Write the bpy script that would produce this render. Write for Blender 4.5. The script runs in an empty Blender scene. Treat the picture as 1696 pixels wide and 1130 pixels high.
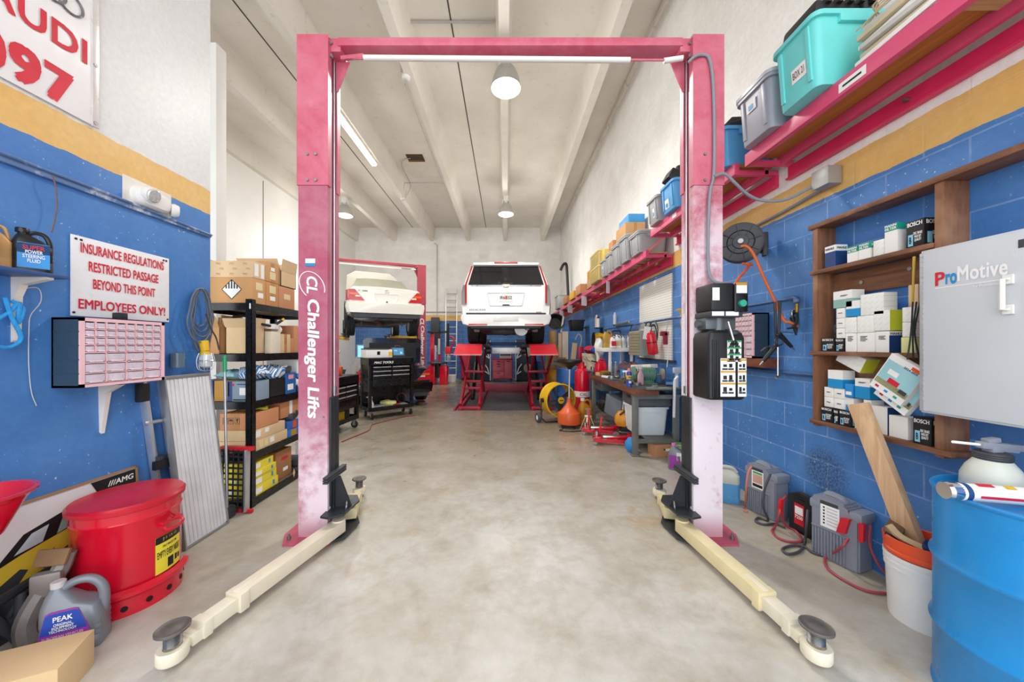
import bpy, bmesh, math, random
from mathutils import Vector, Matrix
random.seed(7)
SC = bpy.context.scene
COL = SC.collection
PI = math.pi
F, CX, CY, EYE = 565.0, 838.0, 572.0, 1.5   # focal length in pixels, vanishing point, eye height
XL, XR, YB, XF, ZC = -2.57, 2.45, 15.4, -6.8, 6.81
V = Vector

def at(px, py, y):
    return V(((px - CX) * y / F, y, EYE - (py - CY) * y / F))

def onx(px, py, x):
    return at(px, py, x * F / (px - CX))

def onz(px, py, z=0.0):
    return at(px, py, F * (EYE - z) / (py - CY))

def rz(a): return Matrix.Rotation(a, 4, 'Z')
def rx(a): return Matrix.Rotation(a, 4, 'X')
def ry(a): return Matrix.Rotation(a, 4, 'Y')
def tr(*p): return Matrix.Translation(V(p) if len(p) == 3 else p[0])

def frame(o, u, v):
    u = V(u).normalized(); v = V(v); n = u.cross(v).normalized(); v = n.cross(u)
    m = Matrix.Identity(4)
    for i in range(3):
        m[i][0], m[i][1], m[i][2], m[i][3] = u[i], v[i], n[i], o[i]
    return m

def rrect(w, d, r, n=4):
    r = min(r, w / 2 - 1e-4, d / 2 - 1e-4)
    out = []
    for cx, cy, a0 in ((w/2-r, d/2-r, 0), (-w/2+r, d/2-r, 90), (-w/2+r, -d/2+r, 180), (w/2-r, -d/2+r, 270)):
        for k in range(n + 1):
            a = math.radians(a0 + 90 * k / n)
            out.append((cx + r * math.cos(a), cy + r * math.sin(a)))
    return out

def smooth_pts(pts, k=6, closed=False):
    P = [V(p) for p in pts]; n = len(P); out = []
    for i in range(n if closed else n - 1):
        p1, p2 = P[i], P[(i + 1) % n]
        p0 = P[(i - 1) % n] if closed or i > 0 else p1 * 2 - p2
        p3 = P[(i + 2) % n] if closed or i + 2 < n else p2 * 2 - p1
        for j in range(k):
            t = j / k
            out.append(0.5 * ((2*p1) + (p2-p0)*t + (2*p0-5*p1+4*p2-p3)*t*t + (3*p1-p0-3*p2+p3)*t**3))
    if not closed: out.append(P[-1])
    return out

class MB:
    """collects shapes that become ONE mesh object"""
    def __init__(s, m=None):
        s.bm = bmesh.new(); s.mi = 0; s.m = m or Matrix.Identity(4)
    def _faces(s, fs):
        for f in fs: f.material_index = s.mi
    def box(s, c, d, bev=0, M=None, r=None, seg=2):
        m = s.m @ tr(V(c))
        if M is not None: m = m @ M
        m = m @ Matrix.Diagonal((d[0], d[1], d[2], 1))
        n0 = len(s.bm.faces)
        g = bmesh.ops.create_cube(s.bm, size=1, matrix=m)
        vs = g['verts']
        es = list({e for v in vs for e in v.link_edges})
        fs = list({f for v in vs for f in v.link_faces})
        s._faces(fs)
        if bev:
            q = bmesh.ops.bevel(s.bm, geom=vs + es, offset=min(bev, min(d) * .45), segments=seg, profile=.6, affect='EDGES')
            s._faces(q['faces'])
        return s
    def span(s, a, b, bev=0):
        a, b = V(a), V(b)
        return s.box((a + b) / 2, [abs(x) for x in (b - a)], bev)
    def bar(s, a, b, w, h, bev=0, up=(0, 0, 1)):
        """rectangular bar from a to b, w across, h along up"""
        a, b = V(a), V(b); d = b - a
        u = d.normalized(); up = V(up)
        if abs(u.dot(up)) > .99: up = V((0, 1, 0))
        sd = up.cross(u).normalized(); vv = u.cross(sd)
        m = Matrix.Identity(4)
        for i in range(3):
            m[i][0], m[i][1], m[i][2], m[i][3] = sd[i], vv[i], u[i], ((a + b) / 2)[i]
        old = s.m; s.m = old @ m
        s.box((0, 0, 0), (w, h, d.length), bev); s.m = old
        return s
    def poly(s, pts):
        f = s.bm.faces.new([s.bm.verts.new(s.m @ V(p)) for p in pts]); f.material_index = s.mi
        return s
    def loft(s, rings, closed=True, caps=True, mi=None):
        R = [[s.bm.verts.new(s.m @ V(p)) for p in r] for r in rings]
        n = len(R[0])
        for i in range(len(R) - 1):
            for j in range(n if closed else n - 1):
                k = (j + 1) % n
                try:
                    f = s.bm.faces.new((R[i][j], R[i][k], R[i+1][k], R[i+1][j]))
                    f.material_index = mi(i, j) if mi else s.mi
                except ValueError: pass
        if caps and closed:
            for r in (list(reversed(R[0])), R[-1]):
                f = s.bm.faces.new(r); f.material_index = s.mi
        return s
    def lathe(s, prof, c=(0, 0, 0), n=24, M=None, mi=None, arc=1.0):
        old = s.m; s.m = old @ tr(V(c))
        if M is not None: s.m = s.m @ M
        ring = prof[0][0] > 2e-3 and prof[-1][0] > 2e-3
        prof = [(max(r, 1e-4), z) for r, z in prof]
        if ring: prof.append(prof[0])
        rings = [[(r * math.cos(2*PI*k/n), r * math.sin(2*PI*k/n), z) for k in range(n)] for r, z in prof]
        s.loft(rings, True, not ring, mi); s.m = old
        return s
    def cyl(s, a, b, r, r2=None, n=16):
        return s.tube([a, b], r, n, r2=r2)
    def tube(s, pts, r, n=8, closed=False, k=0, r2=None):
        if k: pts = smooth_pts(pts, k, closed)
        P = [V(p) for p in pts]; N = len(P)
        T = []
        for i in range(N):
            a = P[(i-1) % N] if (closed or i > 0) else P[i]
            b = P[(i+1) % N] if (closed or i < N-1) else P[i]
            t = (b - a)
            T.append(t.normalized() if t.length > 1e-9 else V((0, 0, 1)))
        ref = V((0, 0, 1)) if abs(T[0].z) < .9 else V((1, 0, 0))
        x = T[0].cross(ref).normalized()
        rings = []
        for i in range(N):
            x = (x - T[i] * x.dot(T[i]))
            x = x.normalized() if x.length > 1e-6 else T[i].orthogonal().normalized()
            y = T[i].cross(x)
            if callable(r): rr = r(i / max(1, N - 1))
            else: rr = r if r2 is None else r + (r2 - r) * i / (N - 1)
            rings.append([P[i] + (x * math.cos(2*PI*q/n) + y * math.sin(2*PI*q/n)) * rr for q in range(n)])
        if closed: rings.append(rings[0])
        return s.loft(rings, True, not closed)
    def prism(s, pts, o, u, v, depth, bev=0):
        """outline pts (in the u,v plane through o) pushed back by depth"""
        f = frame(V(o), u, v)
        old = s.m; s.m = old @ f
        s.loft([[(p[0], p[1], -depth) for p in pts], [(p[0], p[1], 0) for p in pts]])
        s.m = old
        return s
    def tote(s, w, d, h, r=.04, tap=.86, wall=.006, rim=.018, z0=0.0):
        """open tapered bin with a folded rim"""
        A = lambda ww, dd, z, rr: [(x, y, z + z0) for x, y in rrect(ww, dd, rr, 4)]
        s.loft([A(w*tap, d*tap, 0, r), A(w*(tap+.02), d*(tap+.02), .01, r), A(w-.02, d-.02, h-.05, r), A(w-.02, d-.02, h-.03, r), A(w+rim, d+rim, h-.03, r*1.2), A(w+rim, d+rim, h, r*1.2),
                A(w-.02-2*wall, d-.02-2*wall, h, r), A(w*tap-2*wall, d*tap-2*wall, wall*2, r)])
        return s
    def build(s, name, mats, parent=None, sm=38):
        me = bpy.data.meshes.new(name)
        bmesh.ops.recalc_face_normals(s.bm, faces=s.bm.faces[:])
        s.bm.to_mesh(me); s.bm.free()
        for m in (mats if isinstance(mats, (list, tuple)) else [mats]): me.materials.append(m)
        if sm:
            me.shade_smooth()
            me.set_sharp_from_angle(angle=math.radians(sm))
        o = bpy.data.objects.new(name, me); COL.objects.link(o)
        if parent is not None: o.parent = parent
        return o

def tag(o, label, cat, group=None, kind=None):
    o['label'] = label; o['category'] = cat
    if group: o['group'] = group
    if kind: o['kind'] = kind
    return o

def thing(name, label, cat, loc=(0, 0, 0), a=0, group=None):
    o = bpy.data.objects.new(name, None); COL.objects.link(o)
    o.empty_display_size = .1
    o.location = loc; o.rotation_euler = (0, 0, a)
    return tag(o, label, cat, group)

def solo(mb, name, mats, label, cat, loc=(0, 0, 0), a=0, group=None, sm=38):
    o = mb.build(name, mats, None, sm); o.location = loc; o.rotation_euler = (0, 0, a)
    return tag(o, label, cat, group)

def struct(mb, name, mats, parent=None, sm=38):
    o = mb.build(name, mats, parent, sm)
    if parent is None: o['kind'] = 'structure'
    return o

def dup(root, loc, a=None, label=None, group=None):
    def cp(o, par):
        c = o.copy(); COL.objects.link(c)
        if par is not None:
            c.parent = par; c.matrix_parent_inverse = o.matrix_parent_inverse.copy()
        for ch in [q for q in bpy.data.objects if q.parent == o]: cp(ch, c)
        return c
    r = cp(root, None); r.location = loc
    if a is not None: r.rotation_euler = (0, 0, a)
    if label: r['label'] = label
    if group: r['group'] = group
    return r

SIDES = {'F': ((0, -.5, .5), (1, 0, 0), (0, 0, 1)), 'R': ((.5, 0, .5), (0, 1, 0), (0, 0, 1)), 'L': ((-.5, 0, .5), (0, -1, 0), (0, 0, 1)),
         'B': ((0, .5, .5), (-1, 0, 0), (0, 0, 1)), 'T': ((0, 0, 1), (1, 0, 0), (0, 1, 0))}
def side(size, sd, fx=0, fz=0, off=0):
    c, u, v = SIDES[sd]
    c = V([c[i] * size[i] for i in range(3)]); u = V(u); v = V(v)
    du = abs(u.dot(V(size))); dv = abs(v.dot(V(size)))
    return c + u * fx * du + v * fz * dv + u.cross(v) * off, u, v, du, dv

_fonts = {}
def txt(parent, s, mat, c, u, v, w, h, bold=0.0, shear=0.0, off=.0015, name='lettering', space=1.0):
    cu = bpy.data.curves.new('t', 'FONT'); cu.body = s; cu.size = 1; cu.shear = shear
    cu.align_x = 'CENTER'; cu.space_character = space; cu.resolution_u = 3; cu.space_line = .9
    ob = bpy.data.objects.new('t', cu)
    me = bpy.data.meshes.new_from_object(ob)
    bpy.data.objects.remove(ob); bpy.data.curves.remove(cu)
    if bold:      # heavier strokes: the same glyphs laid slightly apart
        b = bmesh.new(); tmp = me.copy()
        for dx, dy in ((0, 0), (.8, .6), (-.8, .6), (.8, -.6), (-.8, -.6)):
            n0 = len(b.verts); b.from_mesh(tmp); b.verts.ensure_lookup_table()
            for q in b.verts[n0:]: q.co.x += dx * bold; q.co.y += dy * bold; q.co.z = n0 * .0002 / max(1, len(tmp.vertices))
        b.to_mesh(me); b.free(); bpy.data.meshes.remove(tmp)
    xs = [q.co.x for q in me.vertices]; ys = [q.co.y for q in me.vertices]
    x0, x1, y0, y1 = min(xs), max(xs), min(ys), max(ys)
    u = V(u).normalized(); v = V(v).normalized(); n = u.cross(v); c = V(c)
    for q in me.vertices:
        a = ((q.co.x - x0) / (x1 - x0) - .5) * w; b = ((q.co.y - y0) / (y1 - y0) - .5) * h
        q.co = c + u * a + v * b + n * (off + q.co.z)
    me.name = name
    me.materials.clear(); me.materials.append(mat)
    o = bpy.data.objects.new(name, me); COL.objects.link(o); o.parent = parent
    return o

def decal(parent, name, mat, c, u, v, w, h, t=.0012):
    m = MB(frame(V(c), u, v)); m.box((0, 0, t / 2), (w, h, t))
    return m.build(name, mat, parent, 0)

# ---------------------------------------------------------------- materials
def lin(h):
    h = h.lstrip('#')
    out = []
    for i in (0, 2, 4):
        x = int(h[i:i+2], 16) / 255
        out.append(x / 12.92 if x <= .04045 else ((x + .055) / 1.055) ** 2.4)
    return (*out, 1)

class NT:
    def __init__(s, name):
        s.mat = bpy.data.materials.new(name); s.mat.use_nodes = True
        s.t = s.mat.node_tree; s.b = s.t.nodes['Principled BSDF']
        s.co = None
    def n(s, typ, **kw):
        x = s.t.nodes.new('ShaderNode' + typ)
        for k, v in kw.items():
            if k in ('inputs',):
                for a, b in v.items(): x.inputs[a].default_value = b
            else: setattr(x, k, v)
        return x
    def l(s, a, b): s.t.links.new(a, b)
    def coord(s):
        if s.co is None: s.co = s.n('TexCoord').outputs['Object']
        return s.co
    def noise(s, scale, detail=4, rough=.55, vec=None, dist=0):
        x = s.n('TexNoise', inputs={'Scale': scale, 'Detail': detail, 'Roughness': rough, 'Distortion': dist})
        s.l(vec or s.coord(), x.inputs['Vector'])
        return x.outputs['Fac']
    def rng(s, f, a, b, c=0.0, d=1.0, smooth=False):
        x = s.n('MapRange', inputs={'From Min': a, 'From Max': b, 'To Min': c, 'To Max': d})
        if smooth: x.interpolation_type = 'SMOOTHSTEP'
        s.l(f, x.inputs['Value']); return x.outputs['Result']
    def mix(s, f, a, b, mode='MIX'):
        x = s.n('Mix', data_type='RGBA', blend_type=mode)
        for sock, val in ((x.inputs['Factor'], f), (x.inputs['A'], a), (x.inputs['B'], b)):
            if hasattr(val, 'links'): s.l(val, sock)
            else: sock.default_value = val
        return x.outputs['Result']
    def math(s, op, a, b=0.0, c=0.0):
        x = s.n('Math', operation=op)
        for i, v in enumerate((a, b, c)):
            if hasattr(v, 'links'): s.l(v, x.inputs[i])
            else: x.inputs[i].default_value = v
        return x.outputs[0]
    def gray(s, f):
        x = s.n('CombineColor')
        for i in range(3): s.l(f, x.inputs[i])
        return x.outputs[0]
    def bump(s, h, st=.2, dist=.01):
        x = s.n('Bump', inputs={'Strength': st, 'Distance': dist}); s.l(h, x.inputs['Height']); s.l(x.outputs[0], s.b.inputs['Normal'])
    def done(s, col=None, rough=None, metal=None, spec=None):
        for k, v in (('Base Color', col), ('Roughness', rough), ('Metallic', metal), ('Specular IOR Level', spec)):
            if v is None: continue
            if hasattr(v, 'links'): s.l(v, s.b.inputs[k])
            else: s.b.inputs[k].default_value = v
        return s.mat

def M(name, h, rough=.5, metal=0.0, var=.10, sc=5.0, bump=0.0, bsc=60, dirt=None, dthr=.62, dsc=3.0, coat=0.0, spec=.5, trans=0.0, emis=0.0):
    """plain surface with slight procedural unevenness; dirt = colour of its stains"""
    t = NT(name); c = lin(h)
    v = t.rng(t.noise(sc), .3, .7, 1 - var, 1 + var * .6)
    col = t.mix(1.0, c, t.gray(v), 'MULTIPLY')
    if dirt:
        col = t.mix(t.rng(t.noise(dsc, 8, .65), dthr, dthr + .12), col, lin(dirt))
    if bump: t.bump(t.noise(bsc, 3), bump, .004)
    r = t.rng(t.noise(sc * 2.3), .3, .7, max(.02, rough - .06), rough + .06)
    t.done(col, r, metal, spec)
    t.b.inputs['Coat Weight'].default_value = coat
    t.b.inputs['Transmission Weight'].default_value = trans
    if emis:
        t.b.inputs['Emission Color'].default_value = c; t.b.inputs['Emission Strength'].default_value = emis
    return t.mat

def wood(name, a, b, rough=.6, axis='X', sc=1.0, dirt=None):
    t = NT(name)
    mp = t.n('Mapping'); t.l(t.coord(), mp.inputs['Vector'])
    s3 = {'X': (1.2, 14, 14), 'Y': (14, 1.2, 14), 'Z': (14, 14, 1.2)}[axis]
    mp.inputs['Scale'].default_value = [q * sc for q in s3]
    g = t.noise(1.6, 6, .6, mp.outputs[0], 1.2)
    col = t.mix(t.rng(g, .32, .68), lin(a), lin(b))
    if dirt: col = t.mix(t.rng(t.noise(2.5, 6), .55, .7), col, lin(dirt))
    t.bump(g, .15, .003)
    return t.done(col, rough)

def wall_mat(name, blocks, lo, hi, wc='#f0efec', wd='#e4e2dd', bc='#4079bd', bd='#568bc8'):
    """painted wall: blue below, ochre stripe, white above, optional concrete blocks, paint flecks"""
    t = NT(name)
    sep = t.n('SeparateXYZ'); t.l(t.coord(), sep.inputs[0])
    z = sep.outputs['Z']
    jit = t.rng(t.noise(9, 3), .3, .7, -.006, .006)
    zz = t.math('ADD', z, jit)
    v = t.rng(t.noise(1.3, 5), .3, .7, .95, 1.03)
    fine = t.rng(t.noise(30, 3), .3, .7, .94, 1.04)
    vv = t.gray(t.math('MULTIPLY', v, fine))
    blue = t.mix(t.rng(t.noise(1.7, 6, .6), .4, .75), lin(bc), lin(bd))
    fl = t.rng(t.noise(46, 2, .5), .70, .73)
    fl2 = t.math('MULTIPLY', fl, t.rng(t.noise(2.2, 3), .42, .62))
    blue = t.mix(fl2, blue, lin('#c9d4e2'))
    och = t.mix(t.rng(t.noise(3, 4), .35, .7), lin('#e0b060'), lin('#e7bf78'))
    wht = t.mix(t.rng(t.noise(2.1, 5), .35, .8), lin(wc), lin(wd))
    col = t.mix(t.math('GREATER_THAN', zz, lo), blue, och)
    col = t.mix(t.math('GREATER_THAN', zz, hi), col, wht)
    col = t.mix(1.0, col, vv, 'MULTIPLY')
    if blocks:
        cmb = t.n('CombineXYZ')
        t.l(sep.outputs['Y' if blocks == 'Y' else 'X'], cmb.inputs[0]); t.l(z, cmb.inputs[1])
        br = t.n('TexBrick', inputs={'Scale': 1.0, 'Mortar Size': .006, 'Mortar Smooth': .3, 'Brick Width': .4, 'Row Height': .2, 'Color1': (1, 1, 1, 1), 'Color2': (.93, .93, .93, 1), 'Mortar': (1, 1, 1, 1)})
        br.offset = .5
        t.l(cmb.outputs[0], br.inputs['Vector'])
        col = t.mix(.8, col, br.outputs['Color'], 'MULTIPLY')
        mor = t.math('MULTIPLY', br.outputs['Fac'], t.rng(t.noise(6, 4), .35, .65, .1, .55))
        below = t.math('LESS_THAN', zz, lo)
        col = t.mix(t.math('MULTIPLY', mor, below), col, lin('#9fb8da'))
        above = t.math('SUBTRACT', 1.0, below)
        col = t.mix(t.math('MULTIPLY', t.math('MULTIPLY', br.outputs['Fac'], above), .10), col, lin('#9a968c'))
        if blocks == 'Y':
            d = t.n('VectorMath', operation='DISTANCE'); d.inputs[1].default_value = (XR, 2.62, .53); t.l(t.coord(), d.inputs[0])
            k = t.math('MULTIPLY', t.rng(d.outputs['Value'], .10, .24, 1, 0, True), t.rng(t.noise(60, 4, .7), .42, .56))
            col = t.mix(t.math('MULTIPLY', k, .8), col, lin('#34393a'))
        hgt = t.math('ADD', t.math('MULTIPLY', br.outputs['Fac'], -1.0), t.math('MULTIPLY', t.noise(70, 3), .5))
        t.bump(hgt, .35, .006)
    else:
        sc = t.rng(t.noise(11, 6, .7), .69, .73)
        col = t.mix(t.math('MULTIPLY', sc, t.math('LESS_THAN', zz, lo)), col, lin('#2f5f9c'))
    return t.done(col, .55 if blocks else .42)

def floor_mat():
    t = NT('polished_concrete')
    a = t.noise(.55, 6, .6, None, .15); b = t.noise(3.2, 8, .68, None, .2); c = t.noise(14, 4)
    sep = t.n('SeparateXYZ'); t.l(t.coord(), sep.inputs[0])
    base = t.mix(t.rng(a, .36, .64), lin('#b5ad9d'), lin('#cfccc5'))
    base = t.mix(t.math('MULTIPLY', t.rng(b, .44, .70), .6), base, lin('#9a8c72'))
    base = t.mix(t.math('MULTIPLY', t.rng(t.noise(1.15, 6, .66, None, .5), .57, .70), .65), base, lin('#a98a58'))
    # floor colour turns darker and browner towards the back of the shop
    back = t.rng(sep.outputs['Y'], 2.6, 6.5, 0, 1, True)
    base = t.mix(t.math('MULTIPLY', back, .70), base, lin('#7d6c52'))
    base = t.mix(t.rng(t.noise(5.5, 7, .7), .70, .76), base, lin('#7d7666'))
    base = t.mix(1.0, base, t.gray(t.rng(c, .3, .7, .93, 1.05)), 'MULTIPLY')
    r = t.rng(t.noise(2.2, 5), .3, .7, .30, .52)
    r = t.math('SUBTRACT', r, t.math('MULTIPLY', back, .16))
    t.bump(t.noise(22, 3), .04, .003)
    return t.done(base, r, 0, .4)

def worn_paint(name, base, faded, zlo=None, zhi=None, amt=.55):
    """red lift paint, chalky and faded in patches"""
    t = NT(name)
    g = t.noise(2.4, 7, .62, None, .7); f = t.noise(13, 5, .65)
    k = t.math('ADD', t.math('MULTIPLY', g, .7), t.math('MULTIPLY', f, .3))
    fac = t.rng(k, .5 - amt * .35, .72, 0, 1)
    if zlo is not None:
        sep = t.n('SeparateXYZ'); t.l(t.coord(), sep.inputs[0])
        w = t.rng(sep.outputs['Z'], zlo, zhi, 0, 1, True); w2 = t.rng(sep.outputs['Z'], .0, .3, .35, 1, True)  # paling by height paints in sun glare along with the chalky wear
        fac = t.math('MULTIPLY', t.rng(t.math('ADD', k, t.math('MULTIPLY', t.math('SUBTRACT', 1, w), .12)), .40, .62), t.math('MULTIPLY', t.math('SUBTRACT', 1.15, w), w2))
        fac = t.math('MINIMUM', t.math('MAXIMUM', fac, 0), 1)
    col = t.mix(fac, lin(base), lin(faded))
    col = t.mix(t.rng(t.noise(30, 4), .72, .76), col, lin('#6d5a58'))
    return t.done(col, .38, 0, .5)
# ---------------------------------------------------------------- palette
RED = M('glossy_red', '#d8102e', .22, 0, .06, 3, coat=.4)
RED2 = M('red_plastic', '#cf1f2c', .4)
DKRED = M('machine_red', '#b3102f', .38, 0, .12, 4, dirt='#5c1622', dthr=.66)
RACKPINK = M('rack_paint', '#e0507a', .4, 0, .08, 3, dirt='#ec93aa', dthr=.6)
BLK = M('black_plastic', '#1b1c1f', .45, 0, .15)
BLKM = M('black_enamel', '#0f1012', .28, 0, .1, 5)
DKG = M('dark_grey_plastic', '#3a3d42', .5)
GUN = M('graphite_steel', '#33363b', .42, .3, .12)
GRY = M('grey_plastic', '#8b909a', .5, 0, .06)
LGRY = M('pale_grey_plastic', '#c3c5c8', .5, 0, .05)
STEEL = M('bare_steel', '#9a9a9a', .35, .85, .18, 9, dirt='#5d564e', dthr=.62)
CHROME = M('chrome', '#d6d8db', .12, 1.0, .04)
ALU = M('aluminium', '#cfd1d4', .38, .75, .1, 8)
WHT = M('white_plastic', '#eceae6', .45, 0, .03)
PAPER = M('paper_white', '#f2f1ee', .7, 0, .02)
CREAM = M('cream_enamel', '#e6d6a9', .42, 0, .08, 6, dirt='#7b6648', dthr=.70, dsc=9)
CREAM2 = M('pale_cream_enamel', '#e8dcc4', .42, 0, .08, 6, dirt='#80705c', dthr=.68, dsc=9)
CARD = M('cardboard', '#c89b6c', .8, 0, .07, 4, bump=.05, bsc=90)
CARD2 = M('light_cardboard', '#d8b98c', .8, 0, .07, 4)
CARD3 = M('brown_cardboard', '#a9764b', .8, 0, .08, 4)
TAPE = M('packing_tape', '#b98549', .3, 0, .05)
YEL = M('yellow_plastic', '#e8b91e', .4)
YCARD = M('yellow_carton', '#ecd93a', .55, 0, .05)
YMUST = M('mustard_plastic', '#c18a1c', .4, 0, .1)
ORG = M('orange_plastic', '#e2561c', .38, 0, .08)
ORGR = M('orange_rubber', '#d8682f', .5)
BLUEP = M('blue_plastic', '#2b8ed6', .38, 0, .06)
SKYB = M('sky_blue_plastic', '#5aabe6', .42, 0, .06)
DRUMB = M('drum_blue', '#1f86c8', .32, 0, .10, 4, dirt='#2d3f4c', dthr=.70, dsc=7)
DKBLUE = M('navy_ink', '#1d3f78', .5)
CYANI = M('cyan_ink', '#1793cf', .5)
TEALI = M('teal_ink', '#17a08a', .5)
BLACKI = M('black_ink', '#141518', .5)
REDI = M('red_ink', '#d41f36', .5)
GREENI = M('green_ink', '#3fa86a', .5)
AQUA = M('aqua_plastic', '#6fd9d6', .42, 0, .05)
TRANSL = M('milky_plastic', '#dfe2d6', .4, 0, .06, trans=.15)
GREEN = M('green_plastic', '#2fb27c', .4)
MACHG = M('machine_green', '#5f8a78', .42, 0, .15, 6, dirt='#37493f')
RUB = M('rubber', '#202123', .75, 0, .2, 12, bump=.1)
RUBG = M('grey_rubber', '#4a4c50', .7, 0, .15, 12)
WHTCAR = M('white_car_paint', '#f2f2f0', .16, 0, .02, coat=.6)
IVORY = M('ivory_car_paint', '#efece2', .18, 0, .02, coat=.6)
BLKCAR = M('black_car_paint', '#0c0d10', .12, 0, .04, coat=.7)
GLASSD = M('dark_tinted_glass', '#14161a', .06, 0, .05, coat=.5)
GLASSL = M('pale_window_glass', '#a9a995', .10, 0, .05, coat=.5)
TAILR = M('tail_lamp_red', '#c4161c', .15, 0, .06, coat=.6)
TAILO = M('tail_lamp_orange', '#e8641c', .15, 0, .06, coat=.6)
TAILC = M('tail_lamp_clear', '#6f6866', .12, 0, .06, coat=.6)
SKIN = M('skin', '#c08b6c', .55)
SHIRT = M('pale_green_cloth', '#b9c7a4', .9, bump=.2)
JEANS = M('navy_cloth', '#28324a', .9, bump=.2)
RAG = M('maroon_rag', '#5a3f45', .95, 0, .25, 14, bump=.4)
BOARD = wood('lumber', '#c79a68', '#9c6b40', .6, 'Z', 1, '#6f4c30')
SHELFW = wood('stained_board', '#8a5c40', '#5f3b27', .55, 'Y', 1, '#a77b5b')
SHELFV = wood('stained_post', '#946348', '#6b452f', .55, 'Z', 1, '#a9805f')
PLY = wood('shelf_plywood', '#bd7c3d', '#a2632b', .45, 'Y', .8)
BENCHW = wood('bench_timber', '#8c5540', '#6b3c2b', .5, 'Y', 1)
PALLETW = wood('pale_slat', '#c9a175', '#b08456', .6, 'X')
REDPOST = worn_paint('lift_red_faded_glare', '#b2506a', '#f0dce4', .35, 1.15)
REDPOSTR = worn_paint('lift_red_bleached_glare', '#bb4a62', '#f3e6ee', 1.6, 3.4)
REDPOST2 = worn_paint('lift_red_upper', '#c65068', '#d97f93', amt=.4)
REDIN = M('lift_red_inner', '#9d2f4c', .4, 0, .12, 5)
REDFAR = M('lift_red_far', '#b03a4c', .4, 0, .1)
TOPBAR = worn_paint('lift_red_beam', '#ca546c', '#d97f93', amt=.3)
CEIL = None
def _ceil():
    t = NT('cast_ceiling')
    a = t.rng(t.noise(.7, 6), .35, .7); b = t.noise(7, 5, .65)
    col = t.mix(a, lin('#e9e4dc'), lin('#d9d3c8'))
    col = t.mix(t.math('MULTIPLY', t.rng(b, .6, .78), .4), col, lin('#a8a196'))
    t.bump(t.noise(30, 3), .1, .004)
    return t.done(col, .85)
CEIL = _ceil()
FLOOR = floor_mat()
W_FLAT = wall_mat('painted_board_wall', None, 2.633, 2.842, '#e2e2e1', '#dddcda')
W_BLK = wall_mat('painted_block_wall', 'Y', 2.633, 2.855)
W_BACK = wall_mat('painted_block_wall_back', 'X', 2.60, 2.86, bc='#33609a', bd='#4573aa')  # darker blue paints in the light falling off towards the back
W_WHITE = M('white_wall', '#efeeea', .6, 0, .05, 1.2, bump=.05)

# ---------------------------------------------------------------- the setting
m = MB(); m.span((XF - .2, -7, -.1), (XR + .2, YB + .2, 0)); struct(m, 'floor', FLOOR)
m = MB(); m.span((XR, -.6, -.05), (XR + .2, YB + .2, ZC + .2)); struct(m, 'wall_right', W_BLK)
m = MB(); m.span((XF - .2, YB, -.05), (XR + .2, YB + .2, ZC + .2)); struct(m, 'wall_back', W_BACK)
m = MB(); m.span((XF - .2, -.6, -.05), (XF, YB + .2, ZC + .2)); struct(m, 'wall_far_left', W_WHITE)
m = MB(); m.span((XL - .06, -.6, -.05), (XL, 2.965, ZC + .1)); struct(m, 'wall_left', W_FLAT)
m = MB(); m.span((-3.55, 4.05, 0), (-3.44, 4.2, 5.1), .01); struct(m, 'trim_1', W_WHITE)
# far wall joint line
m = MB(); m.box((XF + .004, 9.55, 3.05), (.012, .02, 6.1)); struct(m, 'trim_2', M('wall_joint', '#8f8c86', .8))
# ceiling: double-tee slab with stems running to the back wall
m = MB(); m.span((XF - .2, -.6, ZC), (XR + .2, YB + .2, ZC + .2)); struct(m, 'ceiling', CEIL)
n = 3
for x in (-6.74, -5.02, -3.33, -1.69, -.03, 1.66):
    m = MB(); m.prism([(-.14, 0), (.14, 0), (.075, -.61), (-.075, -.61)], (x, -.6, ZC), (1, 0, 0), (0, 0, 1), YB + .6)
    struct(m, 'trim_%d' % n, CEIL); n += 1
JOINT = M('ceiling_joint', '#4f4a44', .9)
for x in (-.9, -4.2):
    m = MB(); m.span((x - .012, -.6, ZC - .004), (x + .012, YB, ZC + .01)); struct(m, 'trim_%d' % n, JOINT); n += 1
m = MB()
for i in range(24):   # crumbly mortar fillet where slab and block wall meet
    y = .2 + i * .63; m.box((XR - .02, y, ZC - .05 - .02 * (i % 3)), (.08, .6, .1 + .03 * (i % 2)), .02)
struct(m, 'trim_%d' % n, CEIL); n += 1
# header above the open door bay behind the viewer
m = MB(); m.span((XF, -.75, 5.6), (XR, -.6, ZC + .2)); struct(m, 'wall_front', W_WHITE)
# pipe chase and shallow recess of the scissor lift in the floor
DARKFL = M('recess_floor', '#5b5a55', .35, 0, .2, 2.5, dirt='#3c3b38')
m = MB(); m.span((-1.16, 7.82, 0), (1.18, 11.3, .004)); struct(m, 'trim_%d' % n, DARKFL); n += 1

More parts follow.
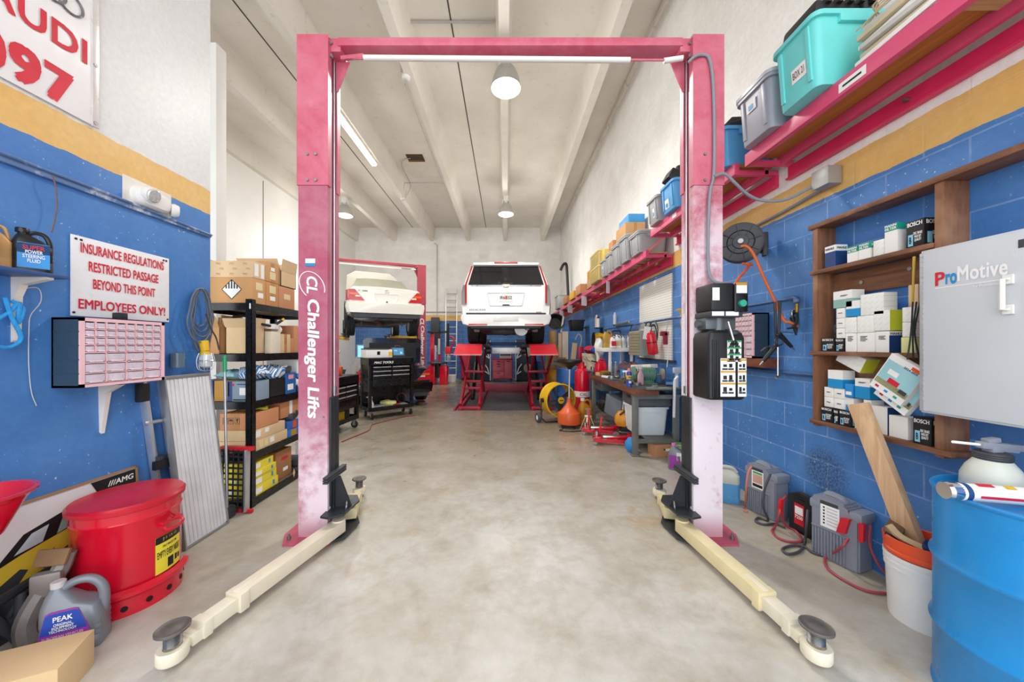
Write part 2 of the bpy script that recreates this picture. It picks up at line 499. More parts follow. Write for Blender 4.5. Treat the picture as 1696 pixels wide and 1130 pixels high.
def conduit(pts, r, mat, label, name='conduit', k=0):
    m = MB(); m.tube(pts, r, 8, k=k); return solo(m, name, mat, label, 'pipe')
CONDM = M('conduit_grey', '#b9b7b2', .5, .3)
zc = ZC - .03
conduit([(-1.86, 6.1, zc - .4), (-1.86, 5.75, zc), (-1.80, 5.57, zc), (-.2, 5.57, zc), (-.12, 5.45, zc), (-.12, 1.5, zc)], .02, CONDM, 'thin grey conduit crossing the ceiling just above the red lift crossbeam')
conduit([(-1.80, 6.1, 6.17), (-1.80, 10.6, 6.17), (-1.95, 10.7, 6.6), (-3.2, 10.75, 6.62), (-3.28, 10.8, 6.18)], .014, CONDM, 'thin conduit running along a ceiling rib then across to the next')
conduit([(-3.3, 11.0, 6.17), (-3.05, 10.9, 6.6), (-3.05, 10.0, 6.75), (-2.9, 9.7, 6.78), (-2.7, 9.65, 6.79)], .014, CONDM, 'curved grey conduit beside the square hole in the ceiling', k=4)
conduit([(-3.33 + .1, 15.34, 6.1), (-3.1, 15.34, 6.0), (-3.1, 15.34, 2.95), (-3.1, 15.34, 1.2)], .018, CONDM, 'vertical conduit down the back wall beside the ladder')
conduit([(-4.9, 15.35, 3.0), (1.2, 15.35, 3.0)], .02, CONDM, 'horizontal conduit along the back wall above the ochre stripe')
HOLE = wood('rough_opening', '#8a5a35', '#5d3a22', .8, 'X')
m = MB(); m.box((-2.56, 9.65, ZC - .005), (.46, .34, .03)); m.mi = 1; m.box((-2.56, 9.78, ZC - .02), (.46, .08, .02)); m.box((-2.56, 9.52, ZC - .02), (.46, .02, .02))
solo(m, 'ceiling_hatch', [M('hatch_dark', '#4a3a2e', .9), HOLE], 'small square opening with brown timber in the grey ceiling', 'hatch')
def detector(x, y, z, label):
    t = thing('smoke_detector', label, 'detector', (x, y, z))
    m = MB(); m.lathe([(0, 0), (.07, 0), (.07, -.03), (.05, -.045), (0, -.045)], n=20); m.build('housing', WHT, t)
    m = MB(); m.lathe([(0, -.045), (.035, -.045), (.03, -.07), (0, -.075)], n=16); m.build('sensor', LGRY, t)
detector(-1.75, 5.97, 6.2, 'round white smoke detector on the rib by the lift crossbeam')
detector(-3.3, 10.9, 6.2, 'small white detector on a rib beside the ceiling hatch')

# ---------------------------------------------------------------- lamps that light the room
LENS = M('lit_lens', '#fffaf0', .4, emis=6)
DOME = M('lamp_dome', '#b9b7b2', .35, .35, .06)
def high_bay(x, y, z, label, w):
    t = thing('pendant_lamp', label, 'lamp', (x, y, z), 0, 'bell shaped high bay lamps')
    m = MB(); m.box((0, 0, -.09), (.16, .16, .18), .012); m.box((0, 0, -.2), (.1, .1, .06), .01); m.build('ballast_box', WHT, t)
    m = MB(); m.box((-.1, 0, -.16), (.012, .1, .1)); m.box((.1, 0, -.16), (.012, .1, .1)); m.build('bracket', WHT, t)
    m = MB(); m.lathe([(.05, -.22), (.09, -.235), (.16, -.30), (.21, -.42), (.24, -.57), (.236, -.58), (.2, -.42), (.14, -.31), (.04, -.25)], n=32); m.build('lamp_shade', DOME, t)
    m = MB(); m.lathe([(0, -.52), (.212, -.52), (.222, -.565), (.19, -.60), (.11, -.62), (0, -.625)], n=32); m.build('lens', LENS, t)
    for nm, typ, en in (('high_bay_beam', 'SPOT', w), ('high_bay_spill', 'POINT', w * .24)):
        l = bpy.data.lights.new(nm, typ); l.energy = en; l.shadow_soft_size = .22; l.color = (1, .97, .92)
        if typ == 'SPOT': l.spot_size = math.radians(165); l.spot_blend = .7
        o = bpy.data.objects.new(nm, l); COL.objects.link(o); o.location = (x, y, z - .75)
    return t
high_bay(0, 5.5, 6.22, 'bell shaped lamp hanging directly behind the lift crossbeam, the largest in view', 200)
high_bay(0, 10.8, 6.22, 'bell shaped lamp over the white SUV on the middle ceiling rib', 195)
high_bay(-5.15, 10.9, 6.22, 'bell shaped lamp seen beside the lift column above the white sedan', 195)
t = thing('tube_light', 'long lit fluorescent tube fixture on a ceiling rib', 'lamp', (-3.38, 7.6, 6.18))
m = MB(); m.box((0, 0, 0), (.14, 2.4, .06), .01); m.build('fixture_body', WHT, t)
m = MB(); m.box((0, 0, -.05), (.12, 2.34, .06), .025); m.build('diffuser', LENS, t)
l = bpy.data.lights.new('tube', 'AREA'); l.shape = 'RECTANGLE'; l.size = .12; l.size_y = 2.3; l.energy = 60
o = bpy.data.objects.new('tube_glow', l); COL.objects.link(o); o.location = (-3.38, 7.6, 6.08)

w = bpy.data.worlds.new('sky'); SC.world = w; w.use_nodes = True
bg = w.node_tree.nodes['Background']; bg.inputs['Color'].default_value = (.93, .97, 1, 1); bg.inputs['Strength'].default_value = 2.0

# ---------------------------------------------------------------- camera
cam = bpy.data.cameras.new('camera'); cam.sensor_width = 36; cam.lens = 36 * F / 1696
cam.shift_x = (848 - CX) / 1696; cam.shift_y = (CY - 565) / 1696; cam.clip_start = .02
co = bpy.data.objects.new('camera', cam); COL.objects.link(co); co.location = (0, 0, EYE); co.rotation_euler = (PI / 2, 0, 0)
SC.camera = co
SC.view_settings.view_transform = 'Standard'; SC.view_settings.look = 'None'; SC.view_settings.gamma = 1
SC.view_settings.exposure = 0.62
SC.cycles.max_bounces = 10; SC.cycles.diffuse_bounces = 6; SC.cycles.glossy_bounces = 4; SC.cycles.transmission_bounces = 6
SC.cycles.sample_clamp_indirect = 8
# ---------------------------------------------------------------- two-post lifts
LETW = M('lettering_white', '#f7f5f4', .5, 0, .02)
def swivel_pad(p, parent, zt):
    m = MB(); m.lathe([(0, -.014), (.04, -.014), (.058, -.010), (.066, -.004), (.066, .004), (.062, .007), (.055, .003), (.03, .003), (.026, .006), (0, .006)], (p[0], p[1], zt), 32)
    o = m.build('pad', M('worn_pad', '#6f6a64', .5, .4, .2, 10, dirt='#3f3b37'), parent)
    m = MB()
    pr = []
    for k in range(9): pr += [(.030, -.075 + k * .007), (.034, -.0715 + k * .007)]
    m.lathe([(0, -.08)] + pr + [(0, -.012)], (p[0], p[1], zt), 24)
    m.build('pad_screw', STEEL, parent)

def lift_arm(root, a, b, z0, cols, long=True):
    """telescoping arm from pivot a to pad centre b, resting at height z0"""
    a, b = V(a), V(b); d = (b - a); L = d.length; u = d.normalized(); n = V((-u.y, u.x, 0))
    P = lambda t, z: (a.x + d.x * t, a.y + d.y * t, z0 + z)
    m = MB()
    e1 = .74 if long else .55
    m.bar(P(-.02, .095), P(e1, .095), .096, .09, .006)
    m.bar(P(e1 - .045, .088), P(e1 + .004, .088), .110, .10, .006)
    m.lathe([(0, 0), (.048, 0), (.048, .012), (0, .012)], P(0.0, .138), 20)
    o = m.build('arm', cols[0], root)
    m = MB()
    if long:
        m.bar(P(e1, .085), P(.90, .085), .078, .072, .005); m.bar(P(.865, .083), P(.905, .083), .09, .084, .005)
        m.bar(P(.60, .142), P(.735, .142), .03, .008, .004)
    m.bar(P(.88 if long else e1, .078), P(1 - .05 / L, .072), .052, .048, .006)
    m.build('arm_extension', cols[1], o)
    m = MB(); m.lathe([(.036, .03), (.056, .03), (.060, .038), (.060, .082), (.056, .09), (.036, .09)], (b.x, b.y, z0), 28)
    m.bar(P(1 - .13 / L, .07), P(1 - .06 / L, .07), .07, .06, .006)
    m.build('pad_ring', cols[1], o)
    swivel_pad((b.x, b.y), o, z0 + .172)
    return o

def lift(name, label, origin, ang, pads, zc, post, upper, inner, arms, near=True):
    root = thing(name, label, 'car lift', origin, ang, None)
    for s in (-1, 1):
        Q = lambda w, y, z: (s * w, y, z)
        def C(m, wi, wo, y0, y1, z0, z1, th=.012, lip=.05):
            pts = [(wi, y0), (wo, y0), (wo, y1), (wi, y1), (wi, y1 - lip), (wi + th, y1 - lip), (wi + th, y1 - th), (wo - th, y1 - th), (wo - th, y0 + th), (wi + th, y0 + th), (wi + th, y0 + lip), (wi, y0 + lip)]
            m.loft([[Q(w, y, z) for w, y in pts] for z in (z0, z1)])
        m = MB(); C(m, 1.416, 1.642, -.09, .09, .012, 2.75)
        col = m.build('column', REDPOSTR if near and s > 0 else post, root)
        m = MB(); C(m, 1.408, 1.650, -.098, .098, 2.738, 3.90); m.span(Q(1.41, -.095, 3.88), Q(1.65, .095, 3.905))
        up = m.build('column_extension', upper, root)
        for w in (1.50, 1.565):
            for z in (2.775, 2.975):
                m = MB(); m.cyl(Q(w, -.097, z), Q(w, -.108, z), .012, n=6); m.build('bolt', STEEL, up)
        m = MB(); m.span(Q(1.43, -.075, .02), Q(1.63, .075, 3.85)); m.build('inner_channel', inner, col)
        m = MB()
        bp = [(-.19, -.19), (.15, -.19), (.22, -.06), (.22, .12), (.15, .2), (-.19, .2)]
        m.loft([[Q(1.55 + x, y, z) for x, y in bp] for z in (.0, .016)])
        b = m.build('base_plate', inner if not near else M('base_plate_paint', '#c75a70', .5, 0, .15, 6, dirt='#7b6a66', dthr=.55), root)
        for x, y in ((.14, -.13), (.15, .13), (-.13, -.14)):
            m = MB(); m.cyl(Q(1.55 + x, y, .01), Q(1.55 + x, y, .045), .014, n=6); m.cyl(Q(1.55 + x, y, .04), Q(1.55 + x, y, .065), .008, n=8); m.build('anchor_bolt', STEEL, b)
        # carriage with its table plates
        m = MB()
        m.span(Q(1.402, -.065, zc + .24), Q(1.428, .0, zc + 1.09), .004)
        m.span(Q(1.404, .005, zc + .24), Q(1.428, .07, zc + 1.09), .004)
        car = m.build('carriage', GUN, root)
        m = MB(); pl = [(1.43, -.17), (1.36, -.19), (1.27, -.13), (1.25, .1), (1.31, .2), (1.43, .2)]
        m.loft([[Q(w, y, z) for w, y in pl] for z in (zc + .20, zc + .215)]); m.loft([[Q(w, y, z) for w, y in pl] for z in (zc + .022, zc + .036)])
        m.span(Q(1.36, -.02, zc + .03), Q(1.42, .06, zc + .21)); m.build('carriage_plate', GUN, car)
        m = MB(); m.loft([[Q(w, y, z) for w, z in ((1.41, zc + .215), (1.27, zc + .215), (1.36, zc + .455), (1.41, zc + .455))] for y in (-.012, .006)])
        m.span(Q(1.395, -.03, zc + .21), Q(1.41, .03, zc + .46)); m.build('gusset', GUN, car)
        m = MB(); [m.span(Q(1.365, -.19, zc + .46 + k * .018), Q(1.402, .12, zc + .474 + k * .018), .004) for k in range(3)]; m.build('bumper_pad', DKG, car)
        m = MB(); m.tube([Q(1.29, -.06, zc + .215), Q(1.285, -.06, zc + .24), Q(1.30, -.02, zc + .26), Q(1.32, .03, zc + .24), Q(1.32, .03, zc + .215)], .007, 6, k=3); m.build('lock_handle', STEEL, car)
        for wy in (-.028, .03):
            m = MB(); m.cyl(Q(1.424, wy, 1.05), Q(1.424, wy, 3.82), .007, n=8); m.build('cable', ALU, root)
        m = MB(); m.lathe([(.0, -.03), (.02, -.03), (.02, .03), (0, .03)], Q(1.424, .03, 1.14), 12); m.build('cable_end', STEEL, root)
        # head bracket that carries the beam
        m = MB(); m.span(Q(1.33, -.06, 3.80), Q(1.43, .05, 3.905), .006)
        m.loft([[Q(w, y, z) for w, z in ((1.30, 3.8), (1.415, 3.8), (1.415, 3.56), (1.40, 3.56))] for y in (.04, .05)])
        hb = m.build('head_bracket', upper, root)
        for w, z in ((1.40, 3.86), (1.40, 3.76)):
            m = MB(); m.cyl(Q(w, -.06, z), Q(w, -.075, z), .014, n=6); m.build('bolt', STEEL, hb)
        for (pv, pd, lng) in pads[s]:
            lift_arm(root, (s * pv[0], pv[1], 0), (pd[0], pd[1], 0), zc, (CREAM2, arms[1]) if near and s < 0 and lng else arms, lng)
    m = MB(); m.span((-1.35, -.07, 3.84), (1.35, .06, 3.905), .008); cb = m.build('crossbeam', TOPBAR if near else upper, root)
    m = MB(); m.cyl((-1.16, -.03, 3.775), (.95, -.02, 3.765), .021, n=12); m.cyl((1.22, -.02, 3.76), (1.36, -.04, 3.765), .02, n=12); m.build('shutoff_bar_foam', WHT, root)
    m = MB(); m.cyl((-1.34, -.03, 3.77), (1.36, -.02, 3.765), .009, n=8); m.bar((-1.34, -.03, 3.77), (-1.16, -.03, 3.79), .02, .03); m.build('shutoff_bar', upper, root)
    return root

NL = (.035, 2.73, 0)
pads_near = {-1: [((1.335, -.08), (-1.598, -1.13), True), ((1.335, .12), (-1.495, .665), False)],
             1: [((1.335, -.08), (1.43, -1.12), True), ((1.335, .12), (1.471, .62), False)]}
CREAMS = (CREAM, M('arm_extension_cream', '#ece3cc', .45, 0, .08, 6, dirt='#877a68', dthr=.66, dsc=9))
lf = lift('two_post_lift', 'large faded red two post car lift with cream arms standing in the entrance bay', NL, 0, pads_near, 0, REDPOST, REDPOST2, REDIN, CREAMS)
lx = lambda px, py, y=2.638: V(at(px, py, y)) - V(NL)
def vtext(s, xc, y0, y1, w, bold, par=lf, sh=0.0, name='lettering'):
    a, b = lx(xc, y0), lx(xc, y1)
    return txt(par, s, LETW, ((a.x), -.092, (a.z + b.z) / 2), (0, 0, -1), (1, 0, 0), a.z - b.z, w, bold, sh, name=name)
vtext('Challenger Lifts', 516.5, 496, 693, .118, .035, sh=.12)
vtext('CL', 517, 458, 486, .085, .03, sh=.2)
m = MB(); e = [lx(517 + 21 * math.sin(q * PI / 14), 473 + 22 * math.cos(q * PI / 14) + 7 * math.sin(q * PI / 14)) for q in range(6, 27)]
m.tube([(p.x, -.0935, p.z) for p in e], .0035, 6); m.build('logo_ring', LETW, lf)
m = MB(); p = lx(514, 428); m.box((p.x, -.0925, p.z - .02), (.075, .003, .035)); m.build('sticker', PAPER, lf)
m = MB(); m.box((p.x, -.0945, p.z - .05), (.075, .002, .02)); m.build('sticker', CYANI, lf)
# power unit bolted to the other column
pu = lambda px, py, y: V(at(px, py, y)) - V(NL)
m = MB(); a, b = pu(1173, 470, 2.46), pu(1230, 516, 2.46)
m.span((a.x, -.31, b.z), (a.x + .165, -.1, a.z), .018); m.mi = 1; m.span((a.x + .15, -.33, b.z - .01), (b.x, -.11, a.z - .01), .012)
m.mi = 0; m.loft([[(x, y, z) for x, y in rrect(w, d, .02)] for x0 in (0,) for z, w, d in ((0, .2, .14), (-.03, .14, .1))]) if False else None
pw = m.build('power_unit', [BLK, BLKM], lf)
dz = (a.z + b.z) / 2
m = MB(); m.span((a.x - .005, -.318, b.z - .045), (b.x - .03, -.1, b.z), .01); m.build('motor_base', DKG, pw)
decal(pw, 'warning_label', PAPER, (a.x + .03, -.312, dz + .02), (1, 0, 0), (0, 0, 1), .05, .09)
decal(pw, 'warning_label', PAPER, (b.x - .05, -.332, dz + .06), (1, 0, 0), (0, 0, 1), .075, .075)
decal(pw, 'warning_stripe', YMUST, (b.x - .05, -.3335, dz + .088), (1, 0, 0), (0, 0, 1), .075, .02)
m = MB(); m.cyl((b.x - .05, -.33, dz - .05), (b.x - .05, -.352, dz - .05), .024, n=20); m.build('start_button', M('green_button', '#2fa58a', .3), pw)
decal(pw, 'serial_plate', PAPER, (a.x + .04, -.319, b.z - .02), (1, 0, 0), (0, 0, 1), .085, .03); decal(pw, 'serial_plate', PAPER, (a.x + .14, -.319, b.z - .02), (1, 0, 0), (0, 0, 1), .09, .03)
m = MB(); m.span((a.x + .0, -.24, b.z - .13), (a.x + .22, -.12, b.z - .04), .012); m.cyl((a.x + .11, -.2, b.z - .16), (a.x + .11, -.2, b.z - .04), .05, n=16); m.cyl((a.x - .03, -.17, b.z - .085), (a.x + .02, -.17, b.z - .085), .03, n=12); m.build('pump_block', M('cast_pump', '#6d7176', .4, .5, .1), pw)
c, d = pu(1167, 547, 2.46), pu(1227, 661, 2.46)
m = MB(); A = lambda z, g, k: [((c.x + d.x) / 2 + x, -.21 + y, z) for x, y in rrect((d.x - c.x) * k, .23 * g, .03, 4)]
m.loft([A(d.z, .92, .93), A(d.z + .012, 1, 1), A(c.z - .06, 1, 1), A(c.z - .02, .9, .92), A(c.z, .6, .62)])
for k in range(2): m.span((c.x + .02 + .03 * k, -.332, d.z + .02), (c.x + .034 + .03 * k, -.32, c.z - .07), .005)
tk = m.build('oil_tank', BLK, pw)
xw = (c.x + d.x) / 2
for (x, z, w_, h) in ((xw + .045, c.z - .15, .10, .15), (xw + .0, d.z + .16, .105, .27), (xw + .10, d.z + .16, .06, .27)):
    lb = decal(tk, 'instruction_label', PAPER, (x, -.327, z), (1, 0, 0), (0, 0, 1), w_, h)
    for q in range(3):
        decal(lb, 'label_band', M('label_ochre', '#d8a23a', .5) if z < d.z + .2 else GREENI, (x, -.3285, z + h * (.46 - q * .31)), (1, 0, 0), (0, 0, 1), w_ * .96, .012)
        for r in range(2):
            decal(lb, 'pictogram', BLACKI, (x + w_ * (-.22 + .42 * r), -.3285, z + h * (.31 - q * .31)), (1, .3 * (r - .5), 0), (0, 0, 1), w_ * .26, .018 + .008 * ((q + r) % 3))
            decal(lb, 'pictogram', DKG, (x + w_ * (-.2 + .4 * r), -.3285, z + h * (.22 - q * .31)), (1, 0, 0), (0, 0, 1), w_ * .36, .012)
m = MB(); h0, h1 = pu(1206, 533, 2.36), pu(1216, 568, 2.34); m.tube([h0, h1], .007, 8); m.build('release_lever', CHROME, pw)
m = MB(); m.lathe([(0, -.02), (.014, -.014), (.02, 0), (.014, .014), (0, .02)], h1, 14); m.build('lever_knob', BLKM, pw)
m = MB(); m.lathe([(0, -.015), (.035, -.01), (.038, .01), (.03, .02), (0, .025)], pu(1214, 552, 2.42), 16); m.build('filler_cap', DKG, pw)
m = MB(); a0 = pu(1164, 512, 2.62); m.span((a0.x - .03, -.125, a0.z - .02), (a0.x + .04, -.1, a0.z + .16), .006); m.build('wall_switch', GUN, pw)
# armoured cord down the column face
cp = [(1140, 103, 2.63), (1152, 93, 2.61), (1165, 91, 2.62), (1175, 98, 2.615), (1181, 140, 2.615), (1183, 220, 2.615), (1182, 290, 2.612), (1176, 318, 2.61), (1173, 380, 2.61), (1173, 440, 2.61), (1178, 462, 2.6), (1192, 469, 2.56), (1207, 468, 2.5)]
m = MB(); m.tube([pu(*q) for q in cp], .011, 8, k=4); m.build('power_cord', GRY, lf)
m = MB(); m.tube([at(1183, 292, 2.6), at(1200, 288, 2.6), at(1216, 302, 2.62), at(1238, 322, 2.66), at(1262, 332, 2.68), at(1300, 331, 2.66), at(1340, 312, 2.62), at(1362, 297, 2.62), V((2.40, 2.585, 2.76))], .011, 8, k=6)
solo(m, 'armoured_cable', GRY, 'grey armoured cable looping from the lift column to the junction box', 'cable')
t = thing('junction_box', 'square grey metal junction box on the ochre stripe of the block wall', 'electrical box', (2.39, 2.54, 2.745))
m = MB(); m.box((0, 0, 0), (.10, .13, .13), .006); m.build('box_body', M('galvanised_box', '#a9a9a8', .45, .5, .08), t)
m = MB(); m.box((-.053, 0, 0), (.006, .135, .135), .002); m.build('cover_plate', M('cover_plate', '#b7b7b5', .4, .5, .06), t)
m = MB(); m.tube([(2.43, 2.6, 2.70), (2.43, 3.0, 2.67), (2.43, 3.4, 2.66)], .012, 8); solo(m, 'conduit', GRY, 'short grey conduit leaving the junction box along the ochre stripe', 'pipe')

# far lift, turned towards the corner, holding the ivory sedan
AF = math.radians(22)
pads_far = {-1: [((1.335, -.08), (-.55, -.9), True), ((1.335, .12), (-.55, .85), False)], 1: [((1.335, -.08), (.55, -.9), True), ((1.335, .12), (.55, .85), False)]}
OL = (-3.97, 9.73, 0)
YARM = M('yellow_arm', '#e0b32c', .4)
fl_ = lift('two_post_lift', 'second red two post lift at the back holding up the ivory sedan', OL, AF, pads_far, 1.62, REDFAR, REDFAR, M('far_lift_inner', '#7d2436', .45), (YARM, YARM), False)
txt(fl_, 'Challenger Lifts', LETW, (1.535, -.092, 1.45), (0, 0, -1), (1, 0, 0), 1.25, .13, .035, .12)
txt(fl_, 'CL', LETW, (1.535, -.092, 2.2), (0, 0, -1), (1, 0, 0), .2, .12, .03, .2)
# ---------------------------------------------------------------- shared makers
def carton(name, label, cat, c, size, mat, a=0, group=None, tape='T', bev=.004, decals=(), texts=(), bands=None, opened=False, flaps=True, tapem=None):
    """closed or open box: c = centre of its base"""
    w, d, h = size
    m = MB()
    mats = [mat]
    if opened:
        th = .006
        for s in (-1, 1):
            m.box((s * (w - th) / 2, 0, h / 2), (th, d, h)); m.box((0, s * (d - th) / 2, h / 2), (w, th, h))
        m.box((0, 0, th / 2), (w, d, th))
    elif bands:
        mats = [b[1] for b in bands]
        z = 0
        rr = [(-w/2, -d/2), (w/2, -d/2), (w/2, d/2), (-w/2, d/2)]
        zs = [0]
        for k, (f, _) in enumerate(bands): zs.append(min(h, zs[-1] + f * h))
        m.loft([[(x, y, z) for x, y in rr] for z in zs], mi=lambda i, j: i)
        for f in m.bm.faces:
            if len(f.verts) == 4 and abs(sum(v.co.z for v in f.verts) / 4 - h) < 1e-6: f.material_index = len(bands) - 1
    else:
        m.box((0, 0, h / 2), (w, d, h), bev)
    o = solo(m, name, mats, label, cat, c, a, group)
    if opened and flaps:
        for k, (sx, sy) in enumerate(((-1, 0), (1, 0), (0, -1), (0, 1))):
            q = MB(); t = math.radians((58, 82, 64, 84)[k])
            L = min(w, d) * .48
            if sx: q.bar((sx * w / 2, 0, h), (sx * (w / 2 + L * math.cos(t)), 0, h + L * math.sin(t)), d * .98, .005, up=(0, 1, 0)) if False else q.loft([[(sx * (w/2 - .002), -d/2, h), (sx * (w/2 - .002), d/2, h), (sx * (w/2 + .002), d/2, h), (sx * (w/2 + .002), -d/2, h)], [(sx * (w/2 + L*math.cos(t)), -d/2, h + L*math.sin(t)), (sx * (w/2 + L*math.cos(t)), d/2, h + L*math.sin(t)), (sx * (w/2 + L*math.cos(t) + .004), d/2, h + L*math.sin(t)), (sx * (w/2 + L*math.cos(t) + .004), -d/2, h + L*math.sin(t))]])
            else: q.loft([[(-w/2, sy * (d/2 - .002), h), (w/2, sy * (d/2 - .002), h), (w/2, sy * (d/2 + .002), h), (-w/2, sy * (d/2 + .002), h)], [(-w/2, sy * (d/2 + L*math.cos(t)), h + L*math.sin(t)), (w/2, sy * (d/2 + L*math.cos(t)), h + L*math.sin(t)), (w/2, sy * (d/2 + L*math.cos(t) + .004), h + L*math.sin(t)), (-w/2, sy * (d/2 + L*math.cos(t) + .004), h + L*math.sin(t))]])
            q.build('flap', mat, o)
    if tape and not opened and not bands:
        tm = tapem or TAPE
        if 'T' in tape: q = MB(); q.box((0, 0, h + .0006), (w, min(.05, d * .25), .0012)); q.build('tape', tm, o, 0)
        for s in tape:
            if s in 'FRL':
                cc, u, v, du, dv = side(size, s)
                decal(o, 'tape', tm, cc, u, v, min(.05, du * .25), dv)
    for sd, mt, fx, fz, ww, hh in decals:
        cc, u, v, du, dv = side(size, sd, fx, fz, .0006)
        decal(o, 'label_sticker' if mt in (PAPER, CREAM2) else 'printed_panel', mt, cc, u, v, ww * du, hh * dv)
    for sd, s, mt, fx, fz, ww, hh, *bo in texts:
        cc, u, v, du, dv = side(size, sd, fx, fz, .0012)
        if s[0] == '=':
            n_ = int(s[1:])
            for q in range(n_): decal(o, 'print_line', mt, cc + v * hh * dv * (.5 - (q + .5) / n_) - u * ww * du * .12 * (q % 2), u, v, ww * du * (1 - .24 * (q % 2)), hh * dv / n_ * .45)
            continue
        txt(o, s, mt, cc, u, v, ww * du, hh * dv, bo[0] if bo else .02)
    return o

def jug(name, label, c, size, mat, a=0, lab=None, cap=BLKM, group=None, texts=(), cat='jug', ridges=True):
    """moulded jug with side handle loop, shoulder and screw cap; front (-y) carries the label"""
    w, d, h = size
    t = thing(name, label, cat, c, a, group)
    m = MB()
    R = lambda z, k, kx=1, ox=0: [(x * kx + ox, y, z * h) for x, y in rrect(w * k, d * k, d * .28, 4)]
    m.loft([R(0, .9), R(.02, 1), R(.22, 1), R(.24, .975), R(.26, 1), R(.33, .975), R(.35, 1), R(.42, .975), R(.44, 1), R(.58, .99), R(.72, .88, .8, -w * .07), R(.82, .6, .7, -w * .15), R(.87, .42, .55, -w * .2), R(.92, .40, .5, -w * .2)])
    m.tube([(-w * .1, 0, h * .86), (w * .08, 0, h * .93), (w * .30, 0, h * .90), (w * .42, 0, h * .74), (w * .44, 0, h * .5), (w * .36, 0, h * .42)], w * .075, 8, k=4)
    m.build('body', mat, t)
    m = MB(); m.lathe([(0, .90 * h), (d * .21, .90 * h), (d * .21, .985 * h), (d * .19, h), (0, h)], (-w * .2, 0, 0), 18); m.build('cap', cap, t)
    if lab:
        for mt, x, z, ww, hh in lab: decal(t, 'label_panel', mt, (x * w, -d * .505, z * h), (1, 0, 0), (0, 0, 1), ww * w, hh * h)
    for s, mt, x, z, ww, hh in texts: txt(t, s, mt, (x * w, -d * .505 - .002, z * h), (1, 0, 0), (0, 0, 1), ww * w, hh * h, .02)
    return t

def organiser(label, c, size, a, group):
    """wall cabinet of little clear drawers; front faces local -y"""
    w, d, h = size
    t = thing('drawer_organiser', label, 'organiser', c, a, group)
    m = MB()
    m.span((-w/2, -d/2 + .012, 0), (w/2, d/2, .012)); m.span((-w/2, -d/2 + .012, h - .012), (w/2, d/2, h)); m.span((-w/2, d/2 - .01, 0), (w/2, d/2, h))
    for s in (-1, 1): m.span((s * w/2, -d/2 + .012, 0), (s * (w/2 - .012), d/2, h))
    for z in (.2, .4, .6, .8):
        for s in (-1, 1): m.box((s * w / 2, 0, h * z), (.004, d * .9, .006))
    m.build('cabinet_shell', M('organiser_shell', '#32475a', .5, 0, .06), t)
    pk = M('faded_red_frame', '#f0c2c8', .5, 0, .06)
    m = MB(); B = .02
    m.span((-w/2, -d/2, 0), (w/2, -d/2 + .014, B)); m.span((-w/2, -d/2, h - B), (w/2, -d/2 + .014, h)); m.span((-w/2, -d/2, 0), (-w/2 + B, -d/2 + .014, h)); m.span((w/2 - B, -d/2, 0), (w/2, -d/2 + .014, h))
    rows = [(8, .095)] * 4 + [(4, .125)] * 3
    cells = []
    z = h - B
    tot = sum(r[1] for r in rows); k = (h - 2 * B) / tot
    for n, hh in rows:
        hh *= k; z -= hh
        m.span((-w/2 + B, -d/2, z - .003), (w/2 - B, -d/2 + .012, z + .004))
        cw = (w - 2 * B) / n
        for i in range(n):
            if i: m.span((-w/2 + B + i * cw - .0025, -d/2, z), (-w/2 + B + i * cw + .0025, -d/2 + .012, z + hh))
            cells.append((-w/2 + B + (i + .5) * cw, z + hh / 2, cw - .012, hh - .014))
    m.build('drawer_frame', pk, t)
    cl = M('cloudy_drawer', '#d6cbd6', .3, 0, .1, 20); cl2 = M('drawer_lip', '#f0dfe4', .35)
    for x, z, cw, hh in cells:
        q = MB(); q.span((x - cw/2, -d/2 + .004, z - hh/2), (x + cw/2, d/2 - .03, z + hh/2), .003); dr = q.build('drawer', cl, t)
        q = MB(); q.span((x - cw * .3, -d/2 - .006, z - hh/2 - .001), (x + cw * .3, -d/2 + .004, z - hh/2 + .006)); q.build('pull_tab', cl2, dr)
    return t

# ---------------------------------------------------------------- board wall: banner, signs, lamp, trunking
xw = XL + .012
def wl(px, py, x=XL): return onx(px, py, x)
t = thing('shop_banner', 'white vinyl banner with red car make and phone digits on the board wall', 'banner', (XL + .006, 1.6, 2.86))
t.rotation_euler = (0, 0, PI / 2)       # local x runs along the wall, -y faces the room
BAN = M('banner_vinyl', '#eeeceb', .4, 0, .05, 4, dirt='#d4cfcc', dthr=.64)
m = MB(); m.span((-1.0, -.008, 0), (.535, 0, .95), .004); sh_ = m.build('banner_sheet', BAN, t)
m = MB(); m.span((.505, -.014, -.004), (.54, -.004, .95), .003); m.build('banner_edge', M('edge_strip', '#dedcd9', .3, .3), t)
for z in (.02, .38): q = MB(); q.cyl((.52, -.014, z), (.52, -.019, z), .011, n=12); q.build('screw', STEEL, t)
for s, y0, y1, z0, z1 in (('A', 1.70, 1.855, 3.36, 3.55), ('U', 1.845, 1.93, 3.285, 3.44), ('D', 1.94, 2.045, 3.245, 3.385), ('I', 2.055, 2.085, 3.215, 3.335)): pass
txt(t, 'AUDI', REDI, (.265, -.01, .42), (1, 0, 0), (0, 0, 1), .43, .145, .03, space=1.05)
txt(t, '097', REDI, (.215, -.01, .125), (1, 0, 0), (0, 0, 1), .40, .205, .055, space=1.1)
for i in range(4):
    m = MB(); m.tube([(.40 - i * .082 + .058 * math.cos(q * PI / 14), -.012 - .001 * (i % 2), .645 + .058 * math.sin(q * PI / 14)) for q in range(28)], .007, 6, closed=True); m.build('emblem_ring', M('emblem_grey', '#8b8b8b', .3, .5, .3, 20), t)

